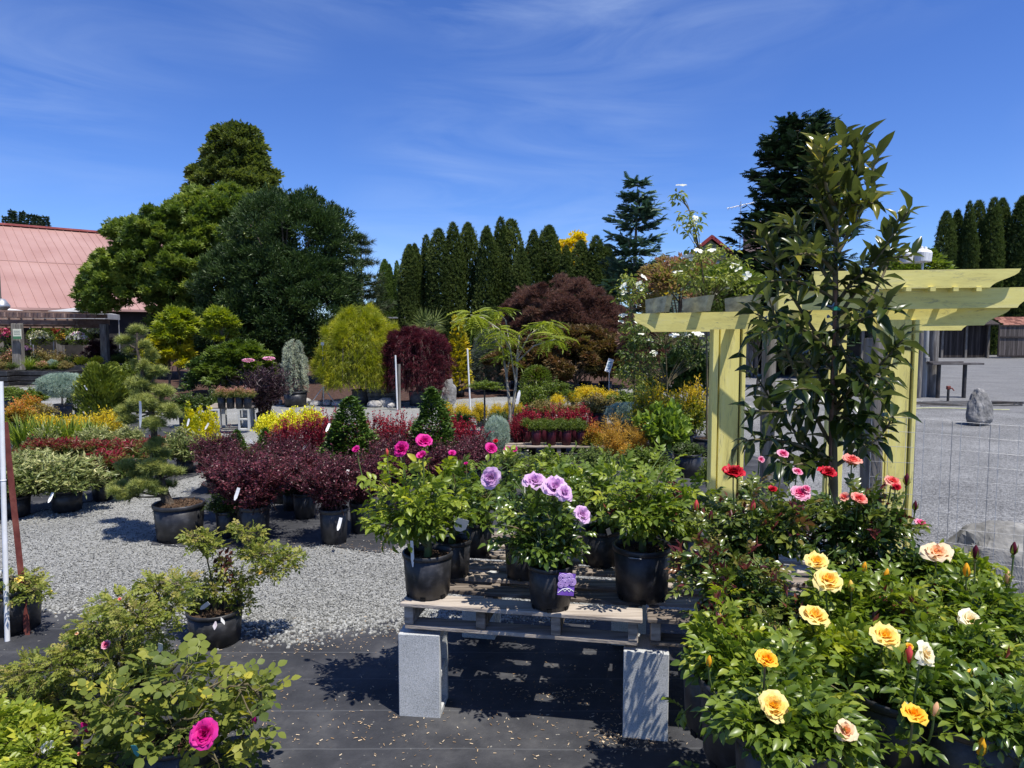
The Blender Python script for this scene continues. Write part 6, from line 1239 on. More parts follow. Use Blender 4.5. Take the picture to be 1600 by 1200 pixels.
# background plants inside the shade structure
for i, (k, px, D, w, z0, z1, lb) in enumerate([('darkgreen',45,28,50,0,.95,'dark leafy plant behind the iris clumps inside the structure'),('mixed',95,28.5,60,0,1.0,'bronze mixed plant under the red and yellow basket'),('darkgreen',112,27.5,40,0,.9,'dark plant under the pink and white basket'),('pinkish',14,27,40,0,1.15,'pink flowered plant under the leftmost pink basket'),('mixed',70,30,60,0,1.1,'far bronze plant under the white basket'),('darkgreen',180,29,60,0,1.2,'dark plant in the shade right of the structure'),('green',200,25,40,0,.75,'green plant at the foot of the big maple'),('darkgreen',230,28,80,0,1.5,'dark shade plant under the big maple crown'),('darkgreen',20,30,60,0,1.3,'dark plant behind the sign post inside the structure')]):
    q = P(px, 517, D); s = FPX / D; t = thing(NAMES[k], lb, 'shrub', (q[0], D, 0), i); lf, wd = kind_mesh(k, i % 2); W = w / s; obj('foliage', lf, t, scale=(W, W, z1 / KM[k][0]))
    if wd: obj('stems', wd, t, scale=(W, W, z1 / KM[k][0]))
# hanging baskets
def basket(i, px, py, w, D, cols, lb, leaf):
    q = P(px, py, D); r = R_(200 + i); t = thing('hanging_basket', lb, 'hanging basket', (q[0], D, q[2]), 0, 'flower baskets hanging under the rafters'); W = w * D / FPX
    mb = MB(); lathe(mb, [(0,-.26),(.12,-.26),(.19,-.05),(.20,0),(.18,0),(.16,-.05)], 16); obj('bowl', mb, t, mats=M_POT)
    mb = MB()
    for a in (0, 2.1, 4.2): tube(mb, [[.18*math.cos(a),.18*math.sin(a),0],[0,0,.5]], .006, 4)
    tube(mb, [[0,0,.5],[0,0,.62]], .008, 4); obj('hanger', mb, t, mats=M_DARKMET)
    lf = shell(r, .9, 900, LEAF2, .12, 'ball', .2, 5, .3, .8, 0); obj('foliage', lf, t, loc=(0,0,-W*.42), scale=W, mats=leaf)
    fl = MB(); n = 260; d = rsph(r, n); d[:, 2] = np.abs(d[:, 2]) * .9 - .25; p = d * [.5, .5, .42]; scatter(fl, DOG, p, frames(rsph(r, n), d + rsph(r, n)*.3), .11 * r.uniform(.6, 1.2, n), 0, r.uniform(0, 1, n)); obj('flowers', fl, t, scale=W, mats=leafmat('basket_flower_' + 'abcdefg'[i], cols, .6, .25, noise=6))
for i, (px, py, w, D, cols, lb) in enumerate([
 (6,522,34,25,[(.45,.03,.12),(.62,.08,.22),(.7,.25,.35)],'hot pink flower basket, leftmost under the rafters'),
 (63,526,32,26,[(.5,.55,.45),(.72,.74,.68),(.8,.8,.78)],'white flower basket between two structure posts'),
 (88,520,26,27,[(.3,.02,.03),(.42,.03,.05),(.5,.06,.05)],'dark red flower basket right of the white one'),
 (100,528,24,26,[(.35,.30,.03),(.4,.12,.02),(.5,.42,.04)],'red and yellow trailing flower basket'),
 (121,527,30,25.6,[(.40,.06,.25),(.72,.66,.70),(.78,.76,.78)],'pink and white flower basket, fourth from the left'),
 (149,518,26,28,[(.3,.4,.2),(.6,.65,.5),(.75,.78,.7)],'white and green basket by the end post'),
 (40,545,18,27,[(.25,.08,.25),(.35,.15,.35),(.45,.25,.4)],'small lilac flower cluster hanging low behind the sign post')]): basket(i, px, py, w, D, cols, lb, L_GRN)
# tall niwaki pine in the big pot
q = G(270, 852); q[1] += .17; D = q[1]; q[0] = P(270, 517, D)[0]; t = thing('cloud_pruned_pine', 'tall cloud pruned pine with crooked trunk in a wide black pot', 'tree', q)
def LN(px, py, c=0): return P(px, py, D + c) - q
r = R_(77); wd = MB(); lf = MB(); tr_ = np.array([LN(268,795), LN(258,775,.02), LN(250,748), LN(240,715,.03), LN(241,680), LN(237,645,-.03), LN(228,610), LN(221,575), LN(214,545), LN(214,520)])
tube(wd, tr_, np.array([.045,.040,.033,.028,.026,.023,.020,.015,.010,.006]), 9)
pads = [(215,516,15,9),(196,532,15,8),(205,548,12,6),(226,540,9,8),(237,556,8,14),(215,570,10,10),(246,580,17,9),(224,572,8,10),(214,600,16,12),(232,606,18,10),(255,612,18,12),(195,640,14,9),(222,628,24,14),(246,635,20,12),(262,640,16,9),(272,650,14,7),(200,655,16,8),(240,662,20,12),(222,612,16,9),
 (186,762,20,11),(200,728,22,11),(220,742,20,12),(238,728,22,13),(226,756,24,11),(212,765,16,9),(200,775,20,8),(258,735,16,10),(262,758,16,6),(246,768,14,6),(275,738,14,6),(236,700,16,9),(250,708,16,8),(178,768,10,7),(230,590,13,9),(245,690,12,8)]
PP, DD, SS = [], [], []
for i, (x, y, w, h) in enumerate(pads):
    dz = r.uniform(-.16, .16); c = LN(x, y, dz); s = tr_[int(np.argmin(np.linalg.norm(tr_ - c - [0, 0, -.06], axis=1)))]; k = np.linspace(0, 1, 6)[:, None]; m = (s + c) / 2 + [0, 0, -.02]; tube(wd, (1-k)**2*s + 2*k*(1-k)*m + k*k*c, np.linspace(.010, .004, 6), 5, cap=False)
    n = int(w * h * .75) + 20; o = rsph(r, n) * (r.uniform(0, 1, (n, 1)) ** .4); o[:, 2] = o[:, 2] * .9; p = c + o * np.array([w, w, h]) * D / FPX * .86
    PP.append(p); DD.append(o * .7 + [0, 0, .75]); SS.append(np.clip(.45 + .3 * o[:, 2] + r.normal(0, .15, n), 0, 1))
p = np.concatenate(PP); n = len(p); scatter(lf, tuft(14, .075, 8, .8), p, orient(r, np.concatenate(DD), 1, .5), .054 * r.uniform(.7, 1.15, n), 0, np.concatenate(SS))
obj('trunk', wd, t, mats=noisemat('pine_bark', [(.03,.024,.018),(.08,.062,.045),(.15,.12,.09)], 30, 7, .95, 1.0, 60, dist=.008)); obj('foliage', lf, t, mats=leafmat('pine_needles', [(.035,.065,.022),(.085,.13,.04),(.17,.22,.07),(.28,.33,.12)], .5, .08))
add_pot(t, 78 * D / FPX, 60 * D / FPX, lvl=.93); add_tag(t, LN(219, 668, -.3), .02, .22, (.1, .15, 0), name='hanging_tag')
# price boards and stakes
for (px, py, by, w, h, tilt, lb, mt) in [(512,662,705,16,15,.3,'small grey price board on a stake among the crimson barberries', M_POTG), (952,571,612,9,22,.35,'white and blue slanted plant card on a stake by the flat topped plants', M_TAG)]:
    D = G(px, by + 20)[1]; q = P(px, py, D); s = D / FPX; t = thing('price_board', lb, 'sign', (q[0], D, 0)); mb = MB(); box(mb, (0, 0, q[2]), (w*s, .012, h*s), R=roty(tilt) @ rotx(-.3), bev=.002); obj('board', mb, t, mats=mt); mb = MB(); tube(mb, [[0,.01,0],[0,.01,q[2]]], .008, 5); obj('stake', mb, t, mats=M_TAG)
    if mt is M_TAG:
        mb = MB(); box(mb, (0, -.004, q[2]), (w*s*.7, .016, h*s*.55), R=roty(tilt) @ rotx(-.3)); obj('picture', mb, t, mats=noisemat('card_picture', [(.05,.12,.2),(.2,.35,.45),(.5,.55,.6)], 9, 4, .5, 0))
# ------------------------------------------------------------------ foreground: pallets, blocks, roses
ZP = .54; yaw = math.atan2(2.93 - 3.12, .557 + .50); pc = np.array([-.50, 3.10, 0]); px_ = np.array([math.cos(yaw), math.sin(yaw), 0]); py_ = np.array([-math.sin(yaw), math.cos(yaw), 0])
def pallet(label, o, ux, uy, w, dpt, z, seed, group='rose display pallets', gaps=8):
    r = R_(seed); t = thing('pallet', label, 'pallet', (o[0], o[1], 0), 0, group); RR = np.stack([ux, uy, [0, 0, 1.0]], 1); bw = .098; th = .019
    def b3(mb, x, y, zz, sx, sy, sz, **k): 
        box(mb, ux * x + uy * y + np.array([0, 0, zz]), (sx, sy, sz), R=RR @ rotz(r.normal() * .004), bev=.003, **k)
    ys = np.linspace(bw / 2, dpt - bw / 2, gaps)
    for i, y in enumerate(ys): mb = MB(); b3(mb, w / 2 + r.normal() * .004, y, z - th / 2 + r.normal()*.0006, w + r.normal() * .006, bw * (1.25 if i in (0, gaps - 1) else r.uniform(.9, 1.08)), th, val=r.uniform()); obj('deck_board', mb, t, mats=M_PALLET)
    for x in np.linspace(.035, w - .035, 4): mb = MB(); b3(mb, x, dpt / 2, z - th - .0445, .042, dpt - .02, .087, val=r.uniform()); obj('stringer', mb, t, mats=M_PALLET)
    for y in (bw / 2 + .01, dpt * .5, dpt - bw / 2 - .01): mb = MB(); b3(mb, w / 2, y, z - th - .089 - th / 2, w - .03, bw, th, val=r.uniform()); obj('bottom_board', mb, t, mats=M_PALLET)
    return t
pallet('weathered grey pallet carrying the magenta and lavender roses', pc, px_, py_, 1.065, 1.16, ZP, 1, gaps=7)
p2 = pc + px_ * 1.085 + py_ * .02
pallet('weathered pallet butted to the right of the lavender rose pallet', p2, px_, py_, 1.07, 1.16, ZP, 2, gaps=7)
p3 = np.array([.66, 1.35, 0]); pallet('pallet under the yellow roses, almost hidden by leaves', p3, np.array([1.0, 0, 0]), np.array([0, 1.0, 0]), 1.2, 1.0, .50, 3, gaps=7)
up = roty(rad(90))
def blk(label, x, y, z=.196, yawd=0.0, o=pc):
    mb = MB(); cinder(mb, (0, 0, 0), rotz(math.atan2(px_[1], px_[0]) + rad(yawd)) @ rotz(rad(90)) @ up); c = o + px_ * x + py_ * y; c[2] = z
    tag(obj('concrete_block', mb, loc=c, mats=M_CONC), label, 'block', 'concrete blocks holding up the pallets')
blk('sunlit pale concrete block standing on end under the front left pallet corner', .075, .10, yawd=4)
blk('concrete block half in leaf shade under the front right pallet corner', 1.085, .10)
blk('shaded concrete block behind, under the back left pallet corner', .16, .95)
blk('shaded concrete block under the back right of the rose pallet', 1.0, 1.0)
blk('concrete block under the far right pallet corner behind the yellow roses', 2.05, .12)
for i, (x, y) in enumerate(((.80, 1.50), (1.75, 1.5), (.82, 2.2), (1.75, 2.2))):
    mb = MB(); cinder(mb, (0, 0, 0), rotz(rad(90)) @ up, .93); tag(obj('concrete_block', mb, loc=(x, y, .182), mats=M_CONC), 'concrete block hidden beneath the yellow rose pallet, ' + ['front left', 'front right', 'back left', 'back right'][i], 'block', 'concrete blocks holding up the pallets')
L_SEP = leafmat('sepal_green', [(.06,.11,.02),(.12,.18,.04),(.22,.12,.06)], .5, .2)
PET = dict(magenta=petmat('magenta_petal', (.46,.004,.15), (.58,.01,.22), (.70,.04,.32)), lavender=petmat('lavender_petal', (.52,.27,.50), (.62,.37,.60), (.72,.52,.70)),
 yellow=petmat('yellow_petal', (.85,.54,.06), (.87,.64,.16), (.86,.72,.30)), orange=petmat('orange_petal', (.84,.38,.01), (.87,.50,.03), (.88,.60,.08)), pale=petmat('pale_petal', (.75,.55,.25), (.84,.76,.5), (.84,.80,.62)),
 peach=petmat('peach_petal', (.80,.38,.14), (.84,.58,.34), (.84,.70,.48)), red=petmat('red_petal', (.16,.002,.006), (.36,.004,.012), (.55,.012,.03), .5, .15), coral=petmat('coral_petal', (.60,.03,.04), (.74,.16,.14), (.82,.46,.34)),
 pink=petmat('pink_petal', (.50,.01,.08), (.70,.10,.25), (.80,.45,.55)), white=petmat('white_petal', (.7,.68,.6), (.78,.78,.74), (.8,.8,.78)), wine=petmat('wine_bud', (.07,.004,.015), (.13,.01,.03), (.18,.03,.05)), smallyellow=petmat('small_yellow', (.7,.4,.02), (.8,.6,.08), (.85,.7,.2)))
def bloom_mesh(c, v, style):
    def mk():
        r = R_(v * 7 + len(c)); n, ok = {'full': (38, 1.0), 'open': (26, 1.18), 'cup': (30, .72), 'fade': (14, 1.45)}[style]
        return bloom(r, n, ok).mesh('bloom', [PET[c], L_SEP])
    return cached(('bloom', c, v % 3, style), mk)
def bud_mesh(c): return cached(('bud', c), lambda: bud(R_(3)).mesh('bud', [PET[c], L_SEP]))
def mk_leafmats():
    return dict(
     rose=leafmat('rose_leaf', [(.024,.052,.010),(.058,.108,.018),(.115,.180,.030),(.23,.28,.05)], .36, .25, .5),
     rosedark=leafmat('rose_leaf_dark', [(.016,.038,.009),(.038,.078,.016),(.08,.135,.026),(.15,.20,.04)], .28, .14, .6),
     rosered=leafmat('rose_leaf_red_tipped', [(.016,.038,.009),(.040,.078,.016),(.09,.125,.028),(.16,.07,.03)], .28, .14, .6),
     light=leafmat('rose_leaf_light', [(.04,.08,.015),(.09,.15,.025),(.16,.23,.035),(.28,.33,.05)], .4, .3, .4),
     roundl=leafmat('round_rose_leaf', [(.035,.062,.018),(.07,.11,.028),(.12,.165,.04),(.26,.28,.05)], .5, .3, .3),
     small=leafmat('small_rose_leaf', [(.04,.07,.018),(.09,.135,.03),(.16,.205,.05),(.30,.25,.08)], .5, .3, .3))
LM_ = mk_leafmats()
M_NEW = leafmat('burgundy_new_growth', [(.05,.010,.012),(.10,.020,.020),(.17,.05,.03)], .35, .2, .5)
def rose(label, potpx, D, zp, potw, poth, crown, dr, n, mat, T=ROSE5, ls=.11, flowers=(), ncane=16, seed=1, newg=0, cat='rose', group=None, potted=True, tags=(), jit=.45, hollow=.0, potlabel=None, z_low=None, wr=.0055, shape=1.0, nwood=True):
    """crown: (x0,x1,y0,y1) picture box of the foliage; dr: crown radius in depth"""
    q = P(potpx, 517, D); q[2] = zp; t = thing('potted_rose' if potted else 'rose_bush', label, cat, q, 0, group); r = R_(seed); s = FPX / D
    L = lambda a, b, c=0: P(a, b, D + c) - q
    x0, x1, y0, y1 = crown; ctr = L((x0 + x1) / 2, (y0 + y1) / 2); RX = (x1 - x0) / 2 / s; RZ = (y1 - y0) / 2 / s
    lf, wd, nw = MB(), MB(), MB(); base = np.array([0, 0, poth * .88 if potted else 0]); PP, DD, VV = [], [], []; lump = lumpf(r, 7, 4.5); tips = []
    main = base + np.array([0, 0, .05])
    if potted: tube(wd, [base - [0, 0, .02], main + [.005, 0, .03]], [.020, .014], 8)
    for i in range(ncane * 3):
        e = rsph(r, 1)[0]; e *= (hollow + (1 - hollow) * r.uniform() ** .42) * (1 + .24 * float(lump(e))) * (1.22 if r.uniform() < .10 else 1); e[2] = e[2] if e[2] > -.5 else e[2] * .7
        p2 = ctr + e * np.array([RX, dr, RZ]); j = i % ncane
        if i < ncane or not tips: s0 = main + rsph(r, 1)[0] * .012; 
        else: tp, _ = tips[int(r.integers(0, min(len(tips), ncane)))]; s0 = main * .5 + tp * .5 + rsph(r, 1)[0] * .01
        d = p2 - s0; Ld = np.linalg.norm(d); m = s0 + d * .5 + np.array([0, 0, .14]) * Ld * shape + r.normal(size=3) * .03; k = np.linspace(0, 1, 8)[:, None]; c = (1-k)**2*s0 + 2*k*(1-k)*m + k*k*p2
        if nwood: tube(wd, c, np.linspace(wr if i < ncane else wr * .6, wr * .35, 8), 5, cap=False)
        tips.append((p2, unit(c[-1:] - c[-2:-1])[0])); mm = max(3, n // (ncane * 3)); u = r.uniform(.22 if i < ncane else .05, 1, mm) ** .8; f = u * 7; k0 = np.minimum(f.astype(int), 6); w = (f - k0)[:, None]
        p = c[k0]*(1-w) + c[k0+1]*w; tg = unit(c[k0+1] - c[k0]); sd_ = rsph(r, mm) * [1, 1, .5]; outv = unit(p - ctr) * .5
        PP.append(p); DD.append(tg * .35 + sd_ + outv + [0, 0, .12]); VV.append(np.clip(r.normal(.42, .17, mm) + .28 * (u - .6) + .16 * (p[:, 2] - ctr[2]) / RZ, 0, 1))
        if newg and r.uniform() < newg:
            kk = 7; scatter(lf, T2(.34, .08, .2), np.repeat(c[-1:], kk, 0) + r.normal(size=(kk, 3)) * .012, orient(r, rsph(r, kk) * .8 + [0, 0, .7], .6, .6), .042 * r.uniform(.6, 1.2, kk), 1, r.uniform(0, 1, kk))
    p = np.concatenate(PP); N = len(p); zl = np.where(np.hypot(p[:, 0], p[:, 1]) < potw * .62, base[2] + .03, base[2] * .25); p[:, 2] = np.maximum(p[:, 2], zl + r.uniform(0, .05, N))
    D0, V0 = np.concatenate(DD), np.concatenate(VV); keep = np.ones(N, bool)
    for fl in flowers:   # blooms stand clear of the leaves
        if fl[4] == 'bud': continue
        dy = fl[5] if len(fl) > 5 else -dr * .8; c_ = L(fl[0], fl[1], dy); S = fl[2] * (D + dy) / FPX
        for h in (0, .6, 1.2): keep &= np.linalg.norm(p - (c_ + np.array([0, -.55, .8]) * S * h), axis=1) > S * .55 + ls * .45
    p, D0, V0 = p[keep], D0[keep], V0[keep]; N = len(p)
    scatter(lf, T, p, orient(r, D0, 1.0, jit), ls * r.uniform(.6, 1.12, N), 0, V0, True)
    for fi, fl in enumerate(flowers):
        fx, fy, fs, c, st = fl[:5]; dy = fl[5] if len(fl) > 5 else -dr * .8; tl = fl[6] if len(fl) > 6 else (r.uniform(-.5, .5), r.uniform(.3, .9)); fp = L(fx, fy, dy); S = fs * (D + dy) / FPX
        az, el = tl; nr = unit(np.array([math.sin(az), -math.sin(el) , math.cos(el)])); 
        if st == 'bud':
            o = obj('bud', bud_mesh(c), t, loc=fp - nr * S * .2, scale=S * 1.6 if False else S * 1.9); nr = unit(np.array([az * .3, -.1, 1.0]))
        else: o = obj('bloom', bloom_mesh(c, fi, st), t, loc=fp - nr * S * .22, scale=S * 1.12)
        o.rotation_mode = 'QUATERNION'; o.rotation_quaternion = Vector(nr).to_track_quat('Z', 'Y')
        a = fp - nr * S * .3; b = ctr * .55 + main * .45; b = np.array([a[0] * .55 + b[0] * .45, a[1] * .5 + b[1] * .5, min(b[2], a[2] - .05)]); k = np.linspace(0, 1, 7)[:, None]; mdl = np.array([a[0], a[1], (a[2] + b[2]) / 2]); c2 = (1-k)**2*a + 2*k*(1-k)*(mdl - nr * .02) + k*k*b; tube(wd, c2, np.linspace(.0028, .004, 7), 5, cap=False)
        kk = 4; scatter(lf, T, c2[2:6], orient(r, rsph(r, kk) + [0, 0, .1], 1.0, .4), ls * .8, 0, r.uniform(.4, .8, kk), True)
    obj('stems', wd, t, mats=M_GSTEM); obj('foliage', lf, t, mats=[mat, M_NEW])
    if potted: add_pot(t, potw, poth, lvl=.84)
    for (a, b, c, w, h, tl, mt, nm_) in tags: add_tag(t, L(a, b, c), w, h, tl, mt, nm_)
    return t
GRP = 'potted roses on the pallets'
DP = lambda yb, w: 1342 / (yb - 517) + w / 2
rose('magenta rose with four open blooms, in the front left pot of the pallet', 665, 3.19, ZP, .232, .205, (548, 738, 703, 862), .26, 330, LM_['light'], flowers=[(663,688,30,'magenta','full',-.05,(.1,.6)),(626,701,28,'magenta','full',.0,(-.4,1.0)),(658,711,20,'magenta','cup',-.1),(556,702,16,'magenta','cup',.1),(605,712,7,'coral','bud',0)], seed=1, group=GRP, tags=[(645,886,-.10,.014,.13,(.1,0,0),M_TAG,'plant_tag')])
rose('rose with small magenta blooms behind the front left one, pot with white tags', 704, 3.45, ZP, .195, .185, (655, 790, 712, 835), .20, 190, LM_['rose'], flowers=[(706,708,15,'magenta','cup',0),(728,724,9,'magenta','cup',-.1)], seed=2, group=GRP, tags=[(716,830,-.22,.060,.075,(.35,.3,.2),M_TAG,'plant_tag'),(692,838,-.18,.06,.05,(.8,.2,0),M_TAG,'plant_tag')])
rose('third rose back on the left of the pallet, small magenta blooms at right', 742, 3.78, ZP, .190, .185, (700, 830, 705, 808), .2, 150, LM_['rose'], flowers=[(768,700,22,'magenta','full',0),(792,701,14,'magenta','cup',0),(804,702,12,'magenta','cup',.05),(774,689,10,'red','cup',.1)], seed=3, group=GRP)
rose('green rose without blooms in the shaded pot left of centre', 815, 3.42, ZP, .17, .18, (780, 900, 722, 840), .18, 150, LM_['rosedark'], seed=4, group=GRP)
PURP = noisemat('purple_card', [(.10,.04,.26),(.16,.07,.38),(.22,.12,.48)], 14, 3, .35, 0)
t5 = rose('lavender rose with five blooms in the centre front pot with purple card', 862, 3.05, ZP, .205, .195, (768, 925, 752, 900), .20, 300, LM_['rosedark'], ls=.105, flowers=[(766,746,38,'lavender','full',-.02,(-.5,1.2)),(835,748,38,'lavender','open',.0,(.0,.5)),(868,757,44,'lavender','open',-.08,(.1,.6)),(884,768,34,'lavender','fade',-.12,(.5,.9)),(911,803,34,'lavender','full',-.1,(.6,.9))], seed=5, group=GRP)
q5 = np.array([*t5.location]); card = MB(); c0 = P(885, 913, 2.90) - q5; k = 3.0 / FPX
Rc = rotz(.12) @ rotx(-.12) @ roty(.12); box(card, c0, (26*k, .0015, 34*k), R=Rc); cd = obj('variety_card', card, t5, mats=PURP)
mb = MB()
for (a, b, s_) in ((-7, 9, 6.5), (3, 11, 6), (9, 4, 5.5), (-2, 2, 5.5), (-9, -1, 4.5)):
    for rr_ in (1, .68, .36): tube(mb, [c0 + Rc @ np.array([(a + s_*rr_*math.cos(x))*k, -.002 - .0006*(1-rr_), (b + s_*rr_*math.sin(x))*k]) for x in np.linspace(0, 6.283, 13)], .9*k, 4, cap=False)
obj('rose_picture', mb, cd, mats=noisemat('card_lilac', [(.35,.22,.5),(.45,.3,.6),(.55,.4,.7)], 30, 3, .4, 0))
mb = MB(); tube(mb, [c0 + Rc @ np.array([x*k, -.002, (-9 + 1.5*math.sin(x*.9))*k]) for x in np.linspace(-8, 8, 24)], .5*k, 4)
tube(mb, [c0 + Rc @ np.array([x*k, -.002, (2 - .04*(x-2)**2 - 8 + 0)*k]) for x in np.linspace(-12, 12, 12)], .6*k, 4); obj('card_lettering', mb, cd, mats=M_TAG)
rose('leafy rose behind right of the lavender one, white tag in its pot', 943, 3.62, ZP, .215, .19, (880, 1010, 712, 832), .22, 220, LM_['rose'], seed=6, group=GRP, tags=[(955,842,-.08,.022,.10,(.5,-.5,.2),M_TAG,'plant_tag')])
rose('large leafy rose without blooms in the widest pot at the pallet front right', 1008, 3.16, ZP, .268, .245, (925, 1108, 700, 845), .27, 420, LM_['light'], seed=7, group=GRP, ncane=20, ls=.10, newg=.15, tags=[(990,872,-.1,.055,.045,(1.2,.1,0),M_TAG,'plant_tag'),(1000,878,-.09,.035,.04,(.6,.3,0),noisemat('pink_card', [(.5,.15,.3),(.6,.4,.5),(.75,.7,.75)], 60, 3, .4, 0),'variety_card')])
rose('leafy rose behind the widest pot at the right end of the pallet', 1062, 3.55, ZP, .20, .18, (1020, 1125, 730, 850), .2, 160, LM_['rose'], seed=8, group=GRP, flowers=[(1087,797,9,'peach','bud',-.2)])
rose('green rose at the back of the pallet between the lavender blooms', 868, 3.95, ZP, .20, .19, (820, 950, 700, 800), .2, 140, LM_['light'], seed=9, group=GRP)
# right-hand mass
GRR = 'roses crowding the right foreground'
rose('dark red and pink rose at the left arbor post, back of the right group', 1175, 2.95, ZP, .26, .24, (1085, 1290, 748, 890), .28, 556, LM_['rosered'], ls=.094, seed=11, newg=.35, group=GRR, flowers=[(1147,735,39,'red','full',-.05,(0,0.30)),(1207,764,17,'red','cup',-.1),(1224,708,20,'pink','full',.05),(1247,735,18,'pink','open',.0),(1250,769,33,'pink','full',-.12,(.0,0.50)),(1189,718,15,'pink','cup',.1),(1260,764,18,'pink','cup',-.12),(1088,797,10,'coral','bud',-.1),(1110,812,9,'wine','bud',-.1),(1176,797,10,'coral','bud',-.15)])
rose('red and coral striped rose at the right arbor post, back of the right group', 1330, 2.95, ZP, .26, .24, (1235, 1450, 742, 900), .28, 556, LM_['rosered'], ls=.094, seed=12, newg=.25, group=GRR, flowers=[(1294,736,31,'red','full',0,(.1,0.40)),(1332,717,33,'coral','full',.05,(0,0.25)),(1319,776,20,'coral','cup',-.05),(1343,778,29,'coral','full',-.12,(.1,0.50)),(1396,750,29,'coral','open',-.05,(.2,0.40)),(1401,761,17,'red','cup',-.1),(1440,818,24,'pink','full',0,(.3,0.50)),(1417,758,11,'wine','bud',-.05),(1430,797,9,'wine','bud',0)])
rose('glossy dark rose with burgundy new shoots at the left edge of the right group', 1160, 2.48, .50, .26, .25, (1045, 1255, 840, 1015), .36, 614, LM_['rosered'], ls=.084, seed=13, newg=.8, group=GRR, flowers=[(1125,977,12,'orange','bud',-.3),(1350,892,9,'orange','bud',-.1)])
rose('yellow rose with three pale golden blooms stacked in the middle of the right group', 1330, 2.40, .50, .27, .25, (1215, 1470, 885, 1050), .30, 673, LM_['rose'], ls=.098, seed=14, newg=.2, group=GRR, flowers=[(1277,874,39,'yellow','open',-.05,(-.1,0.50)),(1295,903,50,'yellow','open',-.18,(.0,0.50)),(1274,958,50,'yellow','open',-.3,(.1,0.30)),(1385,990,50,'yellow','open',-.50,(.0,0.50)),(1384,906,11,'orange','bud',0),(1330,924,11,'yellow','bud',-.1)])
rose('tall rose with a peach and a cream bloom at the right edge, pot visible', 1530, 2.38, .50, .30, .26, (1440, 1640, 890, 1100), .26, 439, LM_['rose'], ls=.098, seed=15, newg=.2, group=GRR, hollow=.35, flowers=[(1465,860,48,'peach','open',.1,(-.1,0.40)),(1519,968,46,'pale','open',-.2,(.2,0.65)),(1524,872,13,'wine','bud',.0),(1584,866,12,'wine','bud',.0),(1510,900,13,'orange','bud',.0),(1574,911,12,'peach','bud',.0),(1531,1059,42,'orange','full',-.5,(.1,0.40))])
rose('golden yellow rose with a large open bloom at the lower left of the right group', 1180, 1.98, .50, .27, .25, (1078, 1360, 1000, 1265), .26, 629, LM_['rose'], ls=.094, seed=16, group=GRR, flowers=[(1199,1028,42,'orange','full',-.25,(.1,0.40)),(1210,1102,55,'yellow','full',-.34,(.1,0.75)),(1108,1041,11,'orange','bud',-.1),(1215,1150,12,'yellow','bud',-.2)])
rose('yellow rose with fading blooms and spent petals near the bottom right', 1430, 1.92, .50, .27, .25, (1300, 1580, 1035, 1300), .26, 614, LM_['rose'], ls=.098, seed=17, group=GRR, flowers=[(1430,1112,46,'orange','open',-.34,(.1,0.25)),(1452,1022,44,'pale','fade',-.22,(.6,1.10)),(1421,1010,15,'orange','cup',.0),(1420,1034,16,'coral','bud',-.05),(1323,1140,39,'peach','fade',-.32,(.0,0.75)),(1460,1118,14,'peach','bud',-.25)])
rose('leafy rose with one yellow bud filling the bottom right corner', 1545, 1.80, .50, .27, .25, (1430, 1680, 1095, 1300), .22, 468, LM_['rosedark'], ls=.094, seed=18, group=GRR, flowers=[(1533,1180,18,'orange','bud',-.15),(1597,1190,14,'yellow','bud',-.1)])
rose('leafy rose at the bottom edge under the large pale yellow bloom', 1250, 1.72, .50, .27, .25, (1085, 1400, 1160, 1340), .2, 556, LM_['rose'], ls=.094, seed=19, group=GRR)
rose('green rose filling the gap behind the yellow blooms right of centre', 1440, 2.75, .54, .26, .24, (1370, 1560, 880, 1000), .24, 322, LM_['rosedark'], ls=.094, seed=20, group=GRR, newg=.4)
rose('leafy rose without blooms filling in under the stacked yellow blooms', 1320, 2.12, .50, .25, .24, (1215, 1425, 985, 1140), .24, 420, LM_['light'], ls=.098, seed=31, newg=.15, group=GRR)
rose('leafy rose without blooms between the cream bloom and the orange one at right', 1500, 2.12, .50, .25, .24, (1400, 1620, 975, 1130), .24, 420, LM_['rose'], ls=.098, seed=32, newg=.15, group=GRR)
rose('light green rose without blooms at the left edge under the burgundy shoots', 1140, 2.14, .50, .25, .24, (1070, 1230, 930, 1130), .22, 380, LM_['light'], ls=.094, seed=33, newg=.3, group=GRR)
rose('fresh green rose behind the peach bloom at the right edge', 1490, 2.75, .54, .26, .24, (1420, 1590, 890, 1010), .22, 240, LM_['light'], ls=.098, seed=34, newg=.3, group=GRR)
